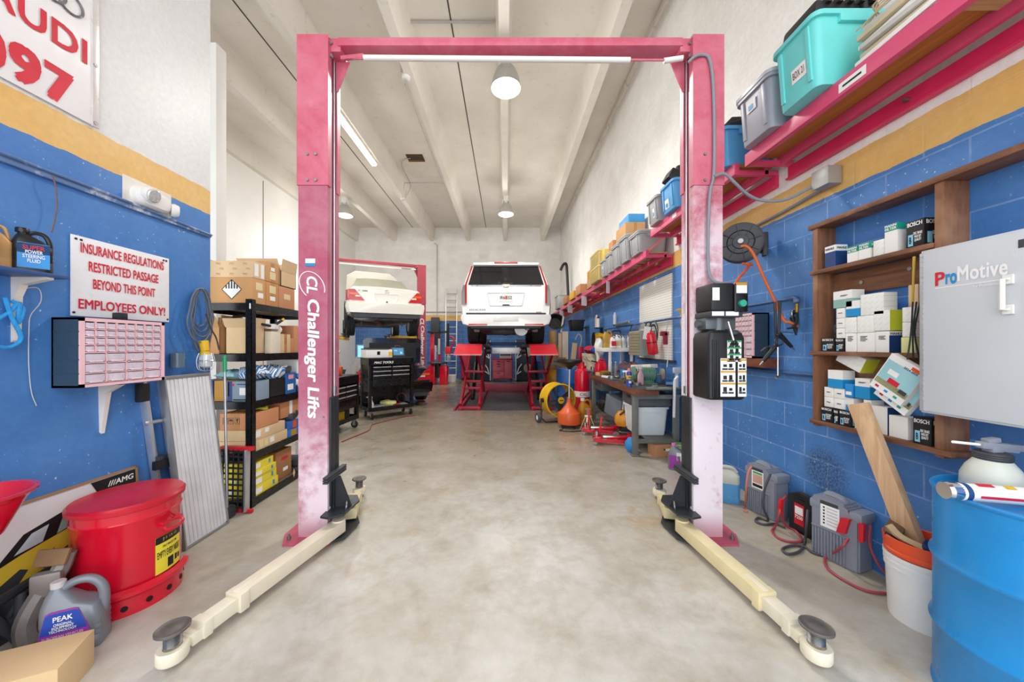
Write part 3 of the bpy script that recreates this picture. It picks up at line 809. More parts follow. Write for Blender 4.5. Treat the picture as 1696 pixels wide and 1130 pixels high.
t = thing('warning_sign', 'white metal sign with red lettering forbidding passage to all but employees', 'sign', (XL + .004, 2.30, 1.675)); t.rotation_euler = (0, 0, PI / 2)
m = MB(); m.span((-.293, -.006, 0), (.293, 0, .482), .003); m.build('sign_plate', M('sign_white', '#f0eff0', .3, 0, .02), t)
for s, x, z, w_, h in (('INSURANCE REGULATIONS', .0, .415, .50, .062), ('RESTRICTED PASSAGE', .0, .31, .42, .062), ('BEYOND THIS POINT', .0, .205, .375, .062), ('EMPLOYEES ONLY!', .0, .075, .52, .06)):
    txt(t, s, REDI, (x, -.0075, z), (1, 0, 0), (0, 0, 1), w_, h, .028)
for x, z in ((-.27, .46), (-.245, .46), (.27, .46), (.25, .46), (-.28, .02), (.28, .02)):
    m = MB(); m.cyl((x, -.006, z), (x, -.009, z), .007, n=10); m.build('screw', GUN, t)

t = thing('emergency_light', 'white emergency light with round LED lens under the ochre stripe', 'emergency light', (XL, 2.455, 2.545)); t.rotation_euler = (0, 0, PI / 2)
m = MB(); m.span((-.17, -.004, -.10), (.16, 0, .105)); m.build('bare_patch', M('unpainted_patch', '#ece6dd', .8), t)
m = MB(); m.loft([[(x * k, -y0, z * k) for x, z in rrect(.26, .13, .06, 5)] for y0, k in ((.0, 1), (.04, .98), (.06, .8), (.065, .5))]); m.build('housing', WHT, t)
m = MB(); m.lathe([(0, 0), (.05, 0), (.058, .02), (.05, .05), (0, .055)], (-.055, -.045, .02), 24, rx(PI / 2 + .3)); hd = m.build('lamp_head', WHT, t)
m = MB(); m.lathe([(0, .054), (.046, .054), (.04, .06), (0, .062)], (-.055, -.045, .02), 20, rx(PI / 2 + .3)); m.build('lens', M('led_lens', '#d8d8d2', .15, .3, .3, 60), hd)
m = MB(); m.lathe([(0, 0), (.045, 0), (.05, .02), (.04, .045), (0, .05)], (.13, -.03, -.02), 20, rx(PI / 2) @ ry(.9)); m.build('lamp_head', WHT, t)

m = MB(); m.span((XL, -.2, 2.43), (XL + .022, 2.955, 2.465), .006); m.tube([(XL + .03, -.2, 2.475), (XL + .03, 1.6, 2.47), (XL + .028, 2.2, 2.468), (XL + .026, 2.95, 2.45)], .008, 6)
TRK = M('overpainted_trunking', '#5f7fae', .45, 0, .2, 7, dirt='#dfe3ea', dthr=.55, dsc=6)
solo(m, 'cable_trunking', TRK, 'overpainted blue cable trunking running along the board wall under the ochre stripe', 'trunking')

# bracket shelf with jugs
t = thing('bracket_shelf', 'small blue wall shelf on a white bracket holding fluid jugs', 'shelf', (XL, 1.75, 1.855))
m = MB(); m.span((.0, -.55, 0), (.2, .10, .02), .003); m.build('shelf_board', M('blue_board', '#2d5489', .45, 0, .12), t)
m = MB(); m.loft([[(x, y, z) for x, z in ((0.0, 0), (.185, 0), (.185, -.012), (.05, -.04), (.022, -.10), (.012, -.33), (0, -.34))] for y in (.02, .05)]); m.build('shelf_bracket', M('ivory_bracket', '#e6ded4', .45), t)
JB = M('jug_black', '#191a1d', .35, 0, .1)
jug('fluid_jug', 'black jug of power steering fluid with blue label on the bracket shelf', (XL + .10, 1.775, 1.877), (.135, .11, .225), JB, math.radians(58), [(BLUEP, 0.03, .36, .74, .56), (DKBLUE, .03, .52, .74, .22)], BLKM, None, [('POWER\nSTEERING\nFLUID', PAPER, .03, .34, .5, .28), ('SUPER', REDI, .03, .54, .5, .10)])
jug('fluid_jug', 'milky jug with dark cap and red label at the outer end of the bracket shelf', (XL + .10, 1.575, 1.877), (.13, .11, .23), TRANSL, math.radians(58), [(REDI, 0, .3, .6, .2)], BLKM)
jug('fluid_jug', 'amber plastic jug standing between two other jugs on the bracket shelf', (XL + .058, 1.672, 1.877), (.10, .09, .23), M('amber_plastic', '#c99a62', .4), math.radians(75), None, BLKM)
carton('small_box', 'thin white box behind the black jug on the bracket shelf', 'box', (XL + .04, 1.838, 1.877), (.03, .05, .15), PAPER, 0, None, '')
m = MB(); m.tube([V((XL + .03, 1.730, 1.740)), V((XL + .05, 1.740, 1.640)), V((XL + .04, 1.780, 1.540)), V((XL + .04, 1.740, 1.490)), V((XL + .05, 1.680, 1.510)), V((XL + .05, 1.680, 1.610)), V((XL + .04, 1.740, 1.670)), V((XL + .06, 1.760, 1.720)), V((XL + .035, 1.770, 1.610)), V((XL + .05, 1.780, 1.690)), V((XL + .03, 1.750, 1.730))], .009, 8, k=6)
solo(m, 'rope_hank', M('blue_rope', '#2f9ce0', .8, 0, .2, 40, bump=.4, bsc=120), 'knotted hank of bright blue rope hanging below the bracket shelf', 'rope')
m = MB(); m.tube([V((XL + .02, 1.80, 1.80)), V((XL + .02, 1.86, 1.81)), V((XL + .02, 1.87, 1.74)), V((XL + .02, 1.83, 1.66)), V((XL + .025, 1.82, 1.58)), V((XL + .01, 1.83, 1.4)), V((XL + .01, 1.84, 1.25)), V((XL + .01, 1.86, 1.17))], .0022, 5, k=5)
solo(m, 'hanging_wire', LGRY, 'thin white wire hanging down the wall under the bracket shelf', 'wire')
m = MB(); m.tube([V((XL + .035, 1.905, 2.45)), V((XL + .04, 1.915, 2.40)), V((XL + .03, 1.93, 2.3)), V((XL + .03, 1.92, 2.2)), V((XL + .04, 1.90, 2.13))], .003, 5, k=5)
solo(m, 'hanging_wire', M('rusty_wire', '#7a5548', .7), 'thin rusty wire hanging from the trunking towards the black jug', 'wire')

# drawer organisers
organiser('large dark drawer organiser with faded pink front below the red lettered sign', (XL + .086, 2.163, 1.258), (.474, .165, .40), PI / 2, 'pink fronted drawer organisers')
m = MB(); m.loft([[(XL, 2.15, 1.25), (XL + .14, 2.15, 1.25), (XL + .14, 2.18, 1.25), (XL, 2.18, 1.25)], [(XL, 2.15, 1.22), (XL + .05, 2.15, 1.20), (XL + .05, 2.18, 1.20), (XL, 2.18, 1.22)], [(XL, 2.155, .95), (XL + .012, 2.155, .94), (XL + .012, 2.175, .94), (XL, 2.175, .95)]])
solo(m, 'shelf_bracket', M('ivory_bracket2', '#e8e2da', .45), 'long ivory shelf bracket below the large drawer organiser on the board wall', 'bracket')
m = MB(); m.box((0, 0, .025), (.05, .05, .05), .006); solo(m, 'dark_box', GUN, 'little dark box standing on top of the large drawer organiser', 'box', (XL + .07, 2.21, 1.66))
m = MB(); m.lathe([(.038, 0), (.042, .0), (.042, .11), (.038, .11), (.038, .006), (.001, .006)], n=20); solo(m, 'plastic_cup', M('smoky_clear_cup', '#8296a8', .2, 0, .1, trans=.4), 'smoky clear plastic cup on the wall beside the large drawer organiser', 'cup', (XL + .046, 2.62, 1.33))

# aluminium plank and ladder, both leaning on the board wall
t = thing('aluminium_plank', 'wide ribbed aluminium plank leaning on the board wall beside the red can', 'plank', (0, 0, 0))
b0, b1, t0, t1 = V((-2.345, 2.49, .003)), V((-2.345, 2.868, .003)), V((-2.505, 2.525, 1.27)), V((-2.505, 2.915, 1.27))
up = (t0 - b0).normalized(); wd = (b1 - b0).normalized(); nn = wd.cross(up).normalized()
fr = frame((b0 + b1) / 2, wd, up); Lp = (t0 - b0).length
PLK = M('scuffed_aluminium', '#e9eaec', .42, .2, .10, 6, dirt='#9c9a98', dthr=.66, dsc=8)
m = MB(fr); m.box((0, Lp / 2, -.012), (.37, Lp, .022))
ww = .37
xs = [-.185, -.15, -.118, -.086, -.05, -.012, .03, .06, .09, .12, .15, .185]
for i, (a, b) in enumerate(zip(xs, xs[1:])): m.box(((a + b) / 2, Lp / 2, .004), (b - a - .007, Lp - .05, .012), .003)
m.build('plank_deck', PLK, t)
m = MB(fr)
for s in (-1, 1): m.box((s * .188, Lp / 2, -.006), (.012, Lp, .045), .002)
m.box((0, Lp - .012, -.004), (.386, .026, .04), .002); m.box((0, .006, -.006), (.386, .012, .04), .002); m.build('plank_edge', M('edge_aluminium', '#a9abad', .4, .7), t)
t = thing('folding_ladder', 'folded aluminium ladder leaning on the wall behind the ribbed aluminium plank', 'ladder', (0, 0, 0))
for x0, y0, dx in ((-2.52, 2.43, 0), (-2.515, 2.56, .0)):
    m = MB(); m.bar((x0, y0 + .10, .01), (XL + .018, y0 - .04, 1.24), .05, .024, .003); m.build('rail', ALU, t)
m = MB(); m.bar((-2.50, 2.42, .64), (-2.475, 2.53, .64), .03, .06); m.build('brace', BLK, t); m = MB(); m.box((-2.535, 2.38, 1.17), (.035, .075, .13), .01); m.build('hinge', BLK, t)
m = MB(); m.box((-2.51, 2.475, .665), (.05, .06, .07), .008); m.build('ladder_foot', DKG, t)
for z in (.25, .95):
    m = MB(); m.cyl((-2.50 - .04 * z, 2.49 - .1 * z, z), (-2.47 - .04 * z, 2.62 - .1 * z, z), .014); m.build('rung', ALU, t)

# cord coil with work lamp on a hook at the end of the wall
t = thing('work_lamp', 'caged work lamp with yellow handle hanging below coiled grey cord on the wall', 'work lamp', (0, 0, 0))
xx = XL + .03
def cl(px, py, dx=0.0): p = onx(px, py, xx + dx); return V((xx + dx, min(p.y, 2.95), p.z))
m = MB()
for k in range(6):
    w_ = 14 + 2.6 * (k % 4); lo = 540 + 9 * k; cx0 = 331 + (k % 3) * 2
    pts = [cl(cx0 + w_ * math.sin(a) * (1.0 if math.cos(a) < 0 else .8), (478 + lo) / 2 - (lo - 478) / 2 * math.cos(a), .012 * (k % 4)) for a in [q * PI / 7 for q in range(14)]]
    m.tube(pts, .0055, 6, closed=True, k=3)
m.build('cord', M('grey_cord', '#6a7078', .6), t)
m = MB(); m.tube([cl(341, 520, .05), cl(350, 545, .05), cl(358, 560, .05), cl(366, 580, .06)], .006, 6, k=4); m.build('cord_end', DKG, t)
p = cl(337, 565, .03); q = cl(340, 582, .045)
m = MB(); m.cyl(p, q, .034, .03, 14); m.cyl(q, q + V((0, 0, -.03)), .03, .038, 14); m.build('handle', YEL, t)
c0 = cl(341, 597, .05)
m = MB(); m.lathe([(0, .055), (.035, .05), (.045, .02), (.048, -.02), (.04, -.05), (.02, -.062), (0, -.065)], c0, 20); m.build('bulb', M('lamp_glass', '#dfe2e6', .1, .2), t)
m = MB()
for k in range(6):
    a = k * PI / 3; m.tube([c0 + V((.045 * math.cos(a), .045 * math.sin(a), .06)), c0 + V((.06 * math.cos(a), .06 * math.sin(a), 0)), c0 + V((.05 * math.cos(a), .05 * math.sin(a), -.07)), c0 + V((0, 0, -.09))], .003, 5, k=3)
m.tube([c0 + V((.06 * math.cos(k * PI / 8), .06 * math.sin(k * PI / 8), 0)) for k in range(16)], .003, 5, closed=True)
m.build('cage', ALU, t)

# broom with green grip, mesh ramp
t = thing('broom_handle', 'steel broom handle with green grip leaning against the black shelving', 'handle', (0, 0, 0))
a, b = at(372, 592, 3.03), V((-2.405, 2.94, .10))
g = a + (b - a) * .10
m = MB(); m.cyl(g, b, .0105, n=10); m.build('shaft', ALU, t)
m = MB(); m.cyl(a, g, .017, .015, 12); m.lathe([(0, .0), (.016, 0), (.012, .014), (0, .018)], a, 12); m.build('grip', GREEN, t)
m = MB(); m.box((b.x, b.y, .05), (.05, .14, .10), .01); m.build('brush_head', DKG, t)
t = thing('mesh_ramp', 'dark perforated steel ramp with red bars standing beside the black shelving', 'ramp', (0, 0, 0))
r0, r1 = V((-2.44, 3.05, .02)), V((-2.53, 3.07, .56))
fr = frame(r0, (-.95, .1, 0), r1 - r0)
m = MB(fr); LR = (r1 - r0).length
for x in (-.13, .13): m.box((x, LR / 2, 0), (.018, LR, .05), .003)
m.build('side_rail', ALU, t)
m = MB(fr)
for k in range(11): m.box((0, .03 + k * LR / 11, 0), (.25, .014, .012))
for k in range(5): m.box((-.1 + k * .05, LR / 2, -.006), (.008, LR, .01))
m.build('perforated_deck', GUN, t)
m = MB(fr); m.box((-.02, LR + .005, .015), (.31, .035, .045), .006); m.build('top_bar', RED2, t)
m = MB(fr); m.box((-.02, .0, .015), (.31, .03, .03), .006); m.build('foot_bar', RED2, t)

# ---------------------------------------------------------------- foreground by the board wall
# oily waste can
t = thing('oily_waste_can', 'red round oily waste can with flat lid and yellow label near the entrance', 'waste can', (-2.262, 2.05, 0))
m = MB(); m.lathe([(.18, 0), (.236, 0), (.237, .012), (.232, .10), (.226, .105), (.2, .105), (.2, .09), (.18, .02)], n=56)
m.build('foot_ring', RED, t)
for k in range(8):
    a = math.radians(-95 + k * 24); m = MB(); m.cyl((.226 * math.cos(a), .226 * math.sin(a), .045), (.238 * math.cos(a), .238 * math.sin(a), .045), .015, n=14); m.build('vent_hole', M('vent_black', '#1a0608', .8), t)
m = MB(); m.lathe([(0, .10), (.222, .10), (.226, .13), (.228, .50), (.231, .505), (.232, .51), (.228, .515), (.228, .575), (0, .575)], n=56); m.build('can_body', RED, t)
m = MB(); m.lathe([(.236, .565), (.246, .57), (.248, .592), (.24, .60), (.236, .606), (.1, .612), (0, .613)], n=56); m.build('lid', M('lid_red', '#c8102c', .34, 0, .1, 6, dirt='#e0506a', dthr=.70, dsc=12), t)
m = MB()
for k in range(22):
    pass
arc = [( .262 * math.cos(a), .262 * math.sin(a)) for a in [math.radians(-118 + q * 6.5) for q in range(25)]]
m.loft([[(x * .905, y * .905, z) for z in (.095,)] + [(x, y, .115), (x, y, .135), (x * .905, y * .905, .15)] for x, y in arc]); m.build('foot_pedal', RED, t)
ah = math.radians(2)
hp = lambda r, da, z: (r * math.cos(ah + da), r * math.sin(ah + da), z)
m = MB(); m.tube([hp(.228, -.22, .43), hp(.262, -.22, .43), hp(.27, -.19, .415), hp(.275, 0, .405), hp(.27, .19, .415), hp(.262, .22, .43), hp(.228, .22, .43)], .007, 8, k=3)
m.tube([hp(.228, -.22, .45), hp(.255, -.22, .45), hp(.26, .22, .45), hp(.228, .22, .45)], .006, 8); m.build('handle', RED, t)
m = MB(); ap = math.radians(-164)
m.bar((.25 * math.cos(ap), .25 * math.sin(ap), .12), (.252 * math.cos(ap), .252 * math.sin(ap), .585), .012, .006); m.build('lid_rod', RED2, t)
a0, a1 = math.radians(-16), math.radians(24)
def cyl_patch(r, aa, ab, z0, z1, n=10, th=.0015):
    q = MB(); q.loft([[(rr * math.cos(aa + (ab - aa) * k / n), rr * math.sin(aa + (ab - aa) * k / n), z) for rr, z in ((r, z0), (r + th, z0), (r + th, z1), (r, z1))] for k in range(n + 1)]); return q
lb = cyl_patch(.2285, a0, a1, .155, .37).build('warning_label', M('label_yellow', '#efdc3c', .45, 0, .02), t)
cyl_patch(.2298, a0, a1, .33, .37).build('label_header', BLACKI, lb)
for k, (aa, ab, z0, z1) in enumerate(((0, 9, .17, .225), (12, 16, .185, .22), (18, 21.5, .185, .215))): cyl_patch(.2298, math.radians(aa), math.radians(ab), z0, z1, 4).build('pictogram', BLACKI, lb)
am = (a0 + a1) / 2
def cyl_text(par, s, mt, r, ac, z, w_, h, bold=.02):
    o = txt(par, s, mt, (0, 0, 0), (1, 0, 0), (0, 1, 0), w_, h, bold, off=0)
    for v in o.data.vertices:
        a = ac + v.co.x / r; v.co = V(((r + v.co.z) * math.cos(a), (r + v.co.z) * math.sin(a), z + v.co.y))
cyl_text(lb, 'EMPTY EVERY NIGHT', BLACKI, .2302, am, .262, .145, .04)
cyl_text(lb, 'JUSTRITE', M('label_yellow2', '#efdc3c', .45), .2304, am, .35, .09, .02)
cyl_text(lb, 'OILY WASTE CAN', BLACKI, .2302, am, .307, .09, .014)

# oil drain with red bowl, mostly outside the frame
t = thing('oil_drain', 'red oil drain bowl on a pole beside the leaning car poster', 'oil drain', (-2.335, 1.47, 0))
m = MB(); m.lathe([(.02, .60), (.05, .60), (.10, .66), (.16, .80), (.182, .83), (.195, .835), (.195, .845), (.178, .845), (.155, .81), (.09, .67), (.02, .62)], n=36); m.build('bowl', RED, t)
m = MB(); m.cyl((-.04, -.16, .3), (0, 0, .61), .02); m.build('pole', STEEL, t)
m = MB(); m.lathe([(0, .03), (.12, .03), (.13, .06), (.13, .26), (.10, .31), (0, .32)], (-.04, -.16, 0), n=28); m.build('tank', RED, t)
for k in range(3): m = MB(); m.lathe([(0, -.012), (.03, -.012), (.03, .012), (0, .012)], (-.04 + .10 * math.cos(k * 2.1), -.16 + .10 * math.sin(k * 2.1), .03), 14, rx(PI / 2)); m.build('caster', RUB, t)

# poster board leaning on the wall
t = thing('poster_board', 'framed poster of a yellow sports car leaning on the board wall', 'poster', (-2.56, 1.66, .0)); t.rotation_euler = (0, 0, PI / 2)
lean = rx(math.radians(-3.4))
fr = tr(0, -.042, 0) @ lean
PB = M('poster_grey', '#d9d7d8', .35, 0, .05, 3)
m = MB(fr); m.span((-.75, 0, 0), (.70, .012, .665), .002); bd = m.build('poster_panel', PB, t)
m = MB(fr); m.span((-.75, -.004, .655), (.705, .016, .668)); m.span((.692, -.004, 0), (.705, .016, .668)); m.build('poster_frame', M('poster_edge', '#a07d58', .6), t)
def flat(pts, mat, y, name, par=bd):
    q = MB(fr); q.loft([[(x, -y, z) for x, z in pts], [(x, -y - .0008, z) for x, z in pts]]); return q.build(name, mat, par, 0)
flat([(.48, .56), (.69, .56), (.69, .65), (.44, .65)], BLACKI, .001, 'poster_band')
PYEL = M('poster_yellow', '#d9b93a', .3, 0, .05, 4)
flat([(-.6, .20), (-.2, .16), (.0, .17), (.16, .21), (.42, .22), (.55, .24), (.62, .34), (.55, .43), (.40, .47), (.12, .40), (-.05, .36), (-.25, .33), (-.6, .33)], PYEL, .001, 'poster_car')
flat([(.02, .37), (.14, .50), (.30, .545), (.50, .53), (.60, .42), (.42, .46), (.12, .40)], BLACKI, .002, 'poster_window')
flat([(.10, .41), (.17, .49), (.24, .505), (.21, .425)], M('poster_glass', '#b8c4c8', .3), .003, 'poster_window')
flat([(.27, .435), (.30, .515), (.45, .515), (.52, .45), (.42, .47)], M('poster_glass2', '#8fa39c', .3), .003, 'poster_window')
flat([(-.02, .22), (.03, .28), (.12, .33), (.15, .31), (.09, .23)], DKG, .002, 'poster_wheel')
flat([(.24, .24), (.28, .33), (.34, .36), (.40, .33), (.43, .24)], DKG, .002, 'poster_wheel')
flat([(-.75, .0), (.69, 0), (.69, .24), (.42, .23), (.16, .21), (-.2, .16), (-.75, .2)], M('poster_asphalt', '#4a4a4e', .5, 0, .25, 20), .0006, 'poster_ground')
q = fr @ V((.60, -.003, .61)); txt(bd, '///AMG', PAPER, q, (1, 0, 0), (0, 0, 1), .15, .035, .03, .1)

# coolant jug and cardboard box in front, scrap car parts between
SJ = M('silver_jug', '#7f838b', .38, .2, .05)
t = thing('coolant_jug', 'silver grey coolant jug with blue and violet label beside the red can', 'jug', (-2.14, 1.70, 0), math.radians(28))
w, d, h = .215, .125, .345
m = MB()
R = lambda z, w0, d0, ox=0: [(x + ox, y, z * h) for x, y in rrect(w * w0, d * d0, .03, 4)]
m.loft([R(0, .92, .9), R(.03, 1, 1), R(.16, 1, 1), R(.18, .975, .95), R(.20, 1, 1), R(.26, .975, .95), R(.28, 1, 1), R(.34, .975, .95), R(.36, 1, 1), R(.42, .975, .95), R(.45, .99, 1), R(.62, .92, .96, -.008), R(.70, .62, .85, -.04), R(.82, .40, .62, -.055), R(.88, .28, .5, -.06), R(.92, .24, .42, -.06)])
m.tube([(-.05, 0, .86 * h), (.0, 0, .95 * h), (.055, 0, .93 * h), (.09, 0, .80 * h), (.098, 0, .60 * h), (.09, 0, .44 * h)], .020, 10, k=4); m.build('body', SJ, t)
m = MB(); m.lathe([(0, .91 * h), (.026, .91 * h), (.026, .99 * h), (.022, h), (0, h)], (-.06, 0, 0), 18); m.build('cap', M('pale_cap', '#c9c4c4', .4), t)
lb = MB(); lb.loft([[(x * w, -d / 2 - .0005, z * h), (x * w, -d / 2 - .002, z * h)] + [(x2 * w, -d / 2 - .002, z * h), (x2 * w, -d / 2 - .0005, z * h)] for x, x2, z in ((-.47, .36, .06), (-.44, .32, .35), (-.34, .16, .64), (-.28, .10, .66))]); lo_ = lb.build('label_panel', M('violet_label', '#a63aa8', .4, 0, .05), t)
lb = MB(); lb.loft([[(x * w, -d / 2 - .002, z * h), (x * w, -d / 2 - .003, z * h), (x2 * w, -d / 2 - .003, z * h), (x2 * w, -d / 2 - .002, z * h)] for x, x2, z in ((-.43, .30, .36), (-.34, .17, .62), (-.29, .11, .64))]); lb.build('label_panel', M('label_blue', '#2d4fae', .4), lo_)
for s, z, w_, hh, mt in (('PEAK', .56, .30, .07, PAPER), ('ORIGINAL\nEQUIPMENT\nTECHNOLOGY', .44, .42, .12, PAPER), ('EUROPEAN VEHICLES', .32, .62, .035, M('pink_ink', '#f0c8ee', .5)), ('ANTIFREEZE + COOLANT', .23, .6, .03, M('pink_ink2', '#f0c8ee', .5))): txt(lo_, s, mt, (-.07 * w, -d / 2 - .0035, z * h), (1, 0, 0), (0, 0, 1), w_ * w, hh * h, .02)
carton('cardboard_box', 'closed plain cardboard box on the floor by the silver coolant jug', 'box', (-2.075, 1.425, 0), (.40, .22, .165), CARD2, math.radians(24), None, '', texts=())
t = thing('bumper_bracket', 'dirty silver car hinge bracket lying against the poster beside the coolant jug', 'car part', (-2.335, 1.73, 0), math.radians(10))
m = MB(); m.tube([(-.03, -.04, .02), (-.05, -.03, .12), (-.02, 0, .24), (.03, .03, .33), (.05, .05, .42)], lambda k: .045 - .012 * k, 8, k=4); m.box((.01, .0, .29), (.11, .05, .12), .015, rz(.3)); m.build('bracket_arm', M('dirty_alloy', '#8f8a86', .5, .4, .2, 10, dirt='#3c3631', dthr=.55), t)
m = MB(); m.box((.01, .02, .41), (.14, .02, .08), .01, rx(-.4)); m.build('bracket_lip', M('rusty_lip', '#8a6a4a', .6, .2, .2), t)
t = thing('splash_shield', 'crumpled black plastic splash shield piled under the leaning poster', 'car part', (-2.44, 1.80, 0))
m = MB()
gx = []
for i in range(9):
    row = []
    for j in range(12):
        x, y = -.05 + .10 * i / 8, -.22 + .30 * j / 11
        z = .24 - .14 * i / 8 + .05 * math.sin(j * 1.3) + .04 * math.sin(i * 1.1 + j * .7) + (.06 if j > 8 else 0)
        row.append((x, y, max(.012, z)))
    gx.append(row)
m.loft([[p for p in r] + [(p[0], p[1], p[2] - .008) for p in reversed(r)] for r in gx]); m.build('shield_sheet', M('dirty_black_plastic', '#34363b', .55, 0, .35, 8, dirt='#6c6f75', dthr=.6), t)
m = MB(); m.tube([(.03, -.2, .27), (.02, -.1, .29), (.02, .02, .31), (.0, .08, .30)], .022, 8, k=4); m.build('shield_rib', BLK, t)
m = MB(); m.cyl((.02, -.1, 0), (.02, -.1, .27), .02); m.build('shield_strut', DKG, t)
# ---------------------------------------------------------------- black steel shelving with cartons
SX0, SX1, SY0, SY1 = -2.96, -2.335, 3.13, 4.33
LEV = [.076, .503, .976, 1.417, 1.89]
t = thing('steel_shelving', 'tall black steel shelving loaded with cartons behind the lift column', 'shelving', (0, 0, 0))
for x in (SX0, SX1):
    for y in (SY0, SY1):
        sx = 1 if x == SX1 else -1; sy = -1 if y == SY0 else 1
        m = MB(); m.span((x, y, 0), (x - sx * .055, y - sy * .004, 1.925)); m.span((x, y, 0), (x - sx * .004, y - sy * .055, 1.925)); m.build('post', BLKM, t)
for z in LEV:
    m = MB()
    m.span((SX0 + .004, SY0 + .004, z - .068), (SX1 - .004, SY0 + .02, z)); m.span((SX0 + .004, SY1 - .02, z - .068), (SX1 - .004, SY1 - .004, z))
    m.span((SX0 + .004, SY0 + .02, z - .068), (SX0 + .02, SY1 - .02, z)); m.span((SX1 - .02, SY0 + .02, z - .068), (SX1 - .004, SY1 - .02, z))
    sh = m.build('shelf_beam', BLKM, t)
    m = MB(); m.span((SX0 + .02, SY0 + .02, z - .022), (SX1 - .02, SY1 - .02, z - .004)); m.build('shelf_panel', M('chipboard_panel', '#7a6a58', .7), sh)
decal(t, 'label_sticker', PAPER, (SX1 - .012, SY0 - .0005, 1.86), (1, 0, 0), (0, 0, 1), .014, .05)

def shb(name, label, x0, x1, y0, y1, lev, h, mat, up=0.0, **k):
    """a box on shelf level lev, spanning x0..x1, y0..y1"""
    z = (LEV[lev] if lev is not None else 0) + .001 + up
    return carton(name, label, k.pop('cat', 'box'), ((x0 + x1) / 2, (y0 + y1) / 2, z), (x1 - x0, y1 - y0, h), mat, **k)
C0 = M('carton_tan', '#cc9a66', .8, 0, .06, 4); C1 = M('carton_ochre', '#c88f58', .8, 0, .06, 4); C2 = M('carton_pale', '#dcbe94', .8, 0, .06, 4); C3 = M('carton_pinkish', '#c98e66', .8, 0, .06, 4)
LBL = M('label_tan', '#e6d3a4', .6, 0, .03)
g = 'cartons on the top shelf of the black shelving'
o = shb('carton', 'tan carton with a black and white hazard diamond at the corner of the top shelf', -2.78, -2.342, 3.15, 3.325, 4, .235, C0, group=g, tape='', decals=[('R', LBL, 0, .2, .5, .3), ('R', PAPER, .1, -.15, .4, .2)])
dm = MB(frame(V((.03, -.0885, .125)), (1, 0, 0), (0, 0, 1)))
dm.prism([(0, -.09), (.09, 0), (0, .09), (-.09, 0)], (0, 0, .001), (1, 0, 0), (0, 1, 0), .001); hz = dm.build('hazard_diamond', PAPER, o, 0)
dm = MB(frame(V((.03, -.0885, .125)), (1, 0, 0), (0, 0, 1)))
for k in range(4):
    a = (0, .09), (.09, 0), (0, -.09), (-.09, 0); p0, p1 = a[k], a[(k + 1) % 4]; dm.bar((p0[0], p0[1], .002), (p1[0], p1[1], .002), .006, .001, up=(0, 0, 1))
for k in range(5):
    x = -.05 + k * .025; dm.box((x, .005 + (.085 - abs(x)) / 2, .002), (.012, max(.02, .085 - abs(x) - .005), .001))
dm.build('diamond_border', BLACKI, hz, 0)
shb('carton', 'tan carton with two pale labels, second along the lower row of the top shelf', -2.78, -2.342, 3.33, 3.515, 4, .235, C1, group=g, tape='R', decals=[('R', LBL, 0, .2, .5, .32), ('R', PAPER, .0, -.18, .4, .18)])
shb('carton', 'tan carton with one small label, third along the lower row of the top shelf', -2.78, -2.342, 3.52, 3.78, 4, .225, C3, group=g, tape='', decals=[('R', LBL, 0, .05, .4, .25)])
o = shb('carton', 'long carton printed with rows of small red letters on the top shelf', -2.86, -2.345, 3.16, 3.325, 4, .155, C2, up=.238, group=g, tape='', decals=[('R', PAPER, -.22, 0, .3, .75), ('R', PAPER, .25, .0, .25, .85)])
for k in range(3):
    for j in range(4):
        cc, u, v, du, dv = side((.515, .165, .155), 'F', -.36 + j * .24 + .06 * (k % 2), .32 - k * .31, .001); txt(o, 'TYC', M('red_print', '#b8544e', .6) if (j == 0 and k == 0) else bpy.data.materials['red_print'], cc, u, v, .042, .018)
shb('carton', 'tall tan carton with lid flaps ajar behind the red printed carton', -2.80, -2.34, 3.33, 3.515, 4, .185, C0, up=.238, group=g, tape='R', decals=[('R', LBL, 0, -.15, .45, .4), ('R', PAPER, .0, .2, .3, .2)])
m = MB(); m.poly([(-2.80, 3.33, 2.315), (-2.34, 3.33, 2.315), (-2.36, 3.44, 2.345), (-2.80, 3.44, 2.345)]); m.poly([(-2.80, 3.44, 2.344), (-2.36, 3.44, 2.344), (-2.34, 3.33, 2.314), (-2.80, 3.33, 2.314)])
solo(m, 'carton_flap', C1, 'loose cardboard sheet lying on the tall carton of the top shelf', 'cardboard')
shb('carton', 'open carton with flaps up at the rear of the top shelf', -2.76, -2.34, 3.545, 3.80, 4, .16, C2, up=.228, group=g, opened=True)
shb('carton', 'plain carton half hidden at the inner end of the top shelf', -2.93, -2.80, 3.2, 3.5, 4, .42, M('carton_mustard', '#cfa860', .8), group=g, tape='')

g = 'cartons on the second shelf of the black shelving'
shb('carton', 'pale carton with raised flaps on the second shelf beside the corner post', -2.63, -2.40, 3.20, 3.39, 3, .25, C2, group=g, opened=True)
shb('carton', 'shaded carton at the inner end of the second shelf behind the coiled cord', -2.92, -2.68, 3.19, 3.45, 3, .25, C0, group=g, opened=True)
shb('carton', 'narrow pale carton on the second shelf next to the black hose', -2.62, -2.345, 3.405, 3.55, 3, .22, M('carton_white', '#e6dcc8', .8), group=g, tape='')
shb('carton', 'cream carton taped across its end on the second shelf', -2.62, -2.35, 3.555, 3.72, 3, .20, C2, group=g, tape='TR')
shb('carton', 'slim upright carton near the lift column on the second shelf', -2.6, -2.36, 3.725, 3.79, 3, .16, C1, group=g, tape='')
shb('carton', 'tall carton at the far end of the second shelf', -2.7, -2.36, 3.795, 4.0, 3, .30, C3, group=g, tape='R')
m = MB(); m.tube([(-2.60, 3.25, 1.77), (-2.50, 3.27, 1.78), (-2.42, 3.32, 1.72), (-2.375, 3.38, 1.70), (-2.37, 3.47, 1.70), (-2.35, 3.58, 1.76)], .013, 8, k=6)
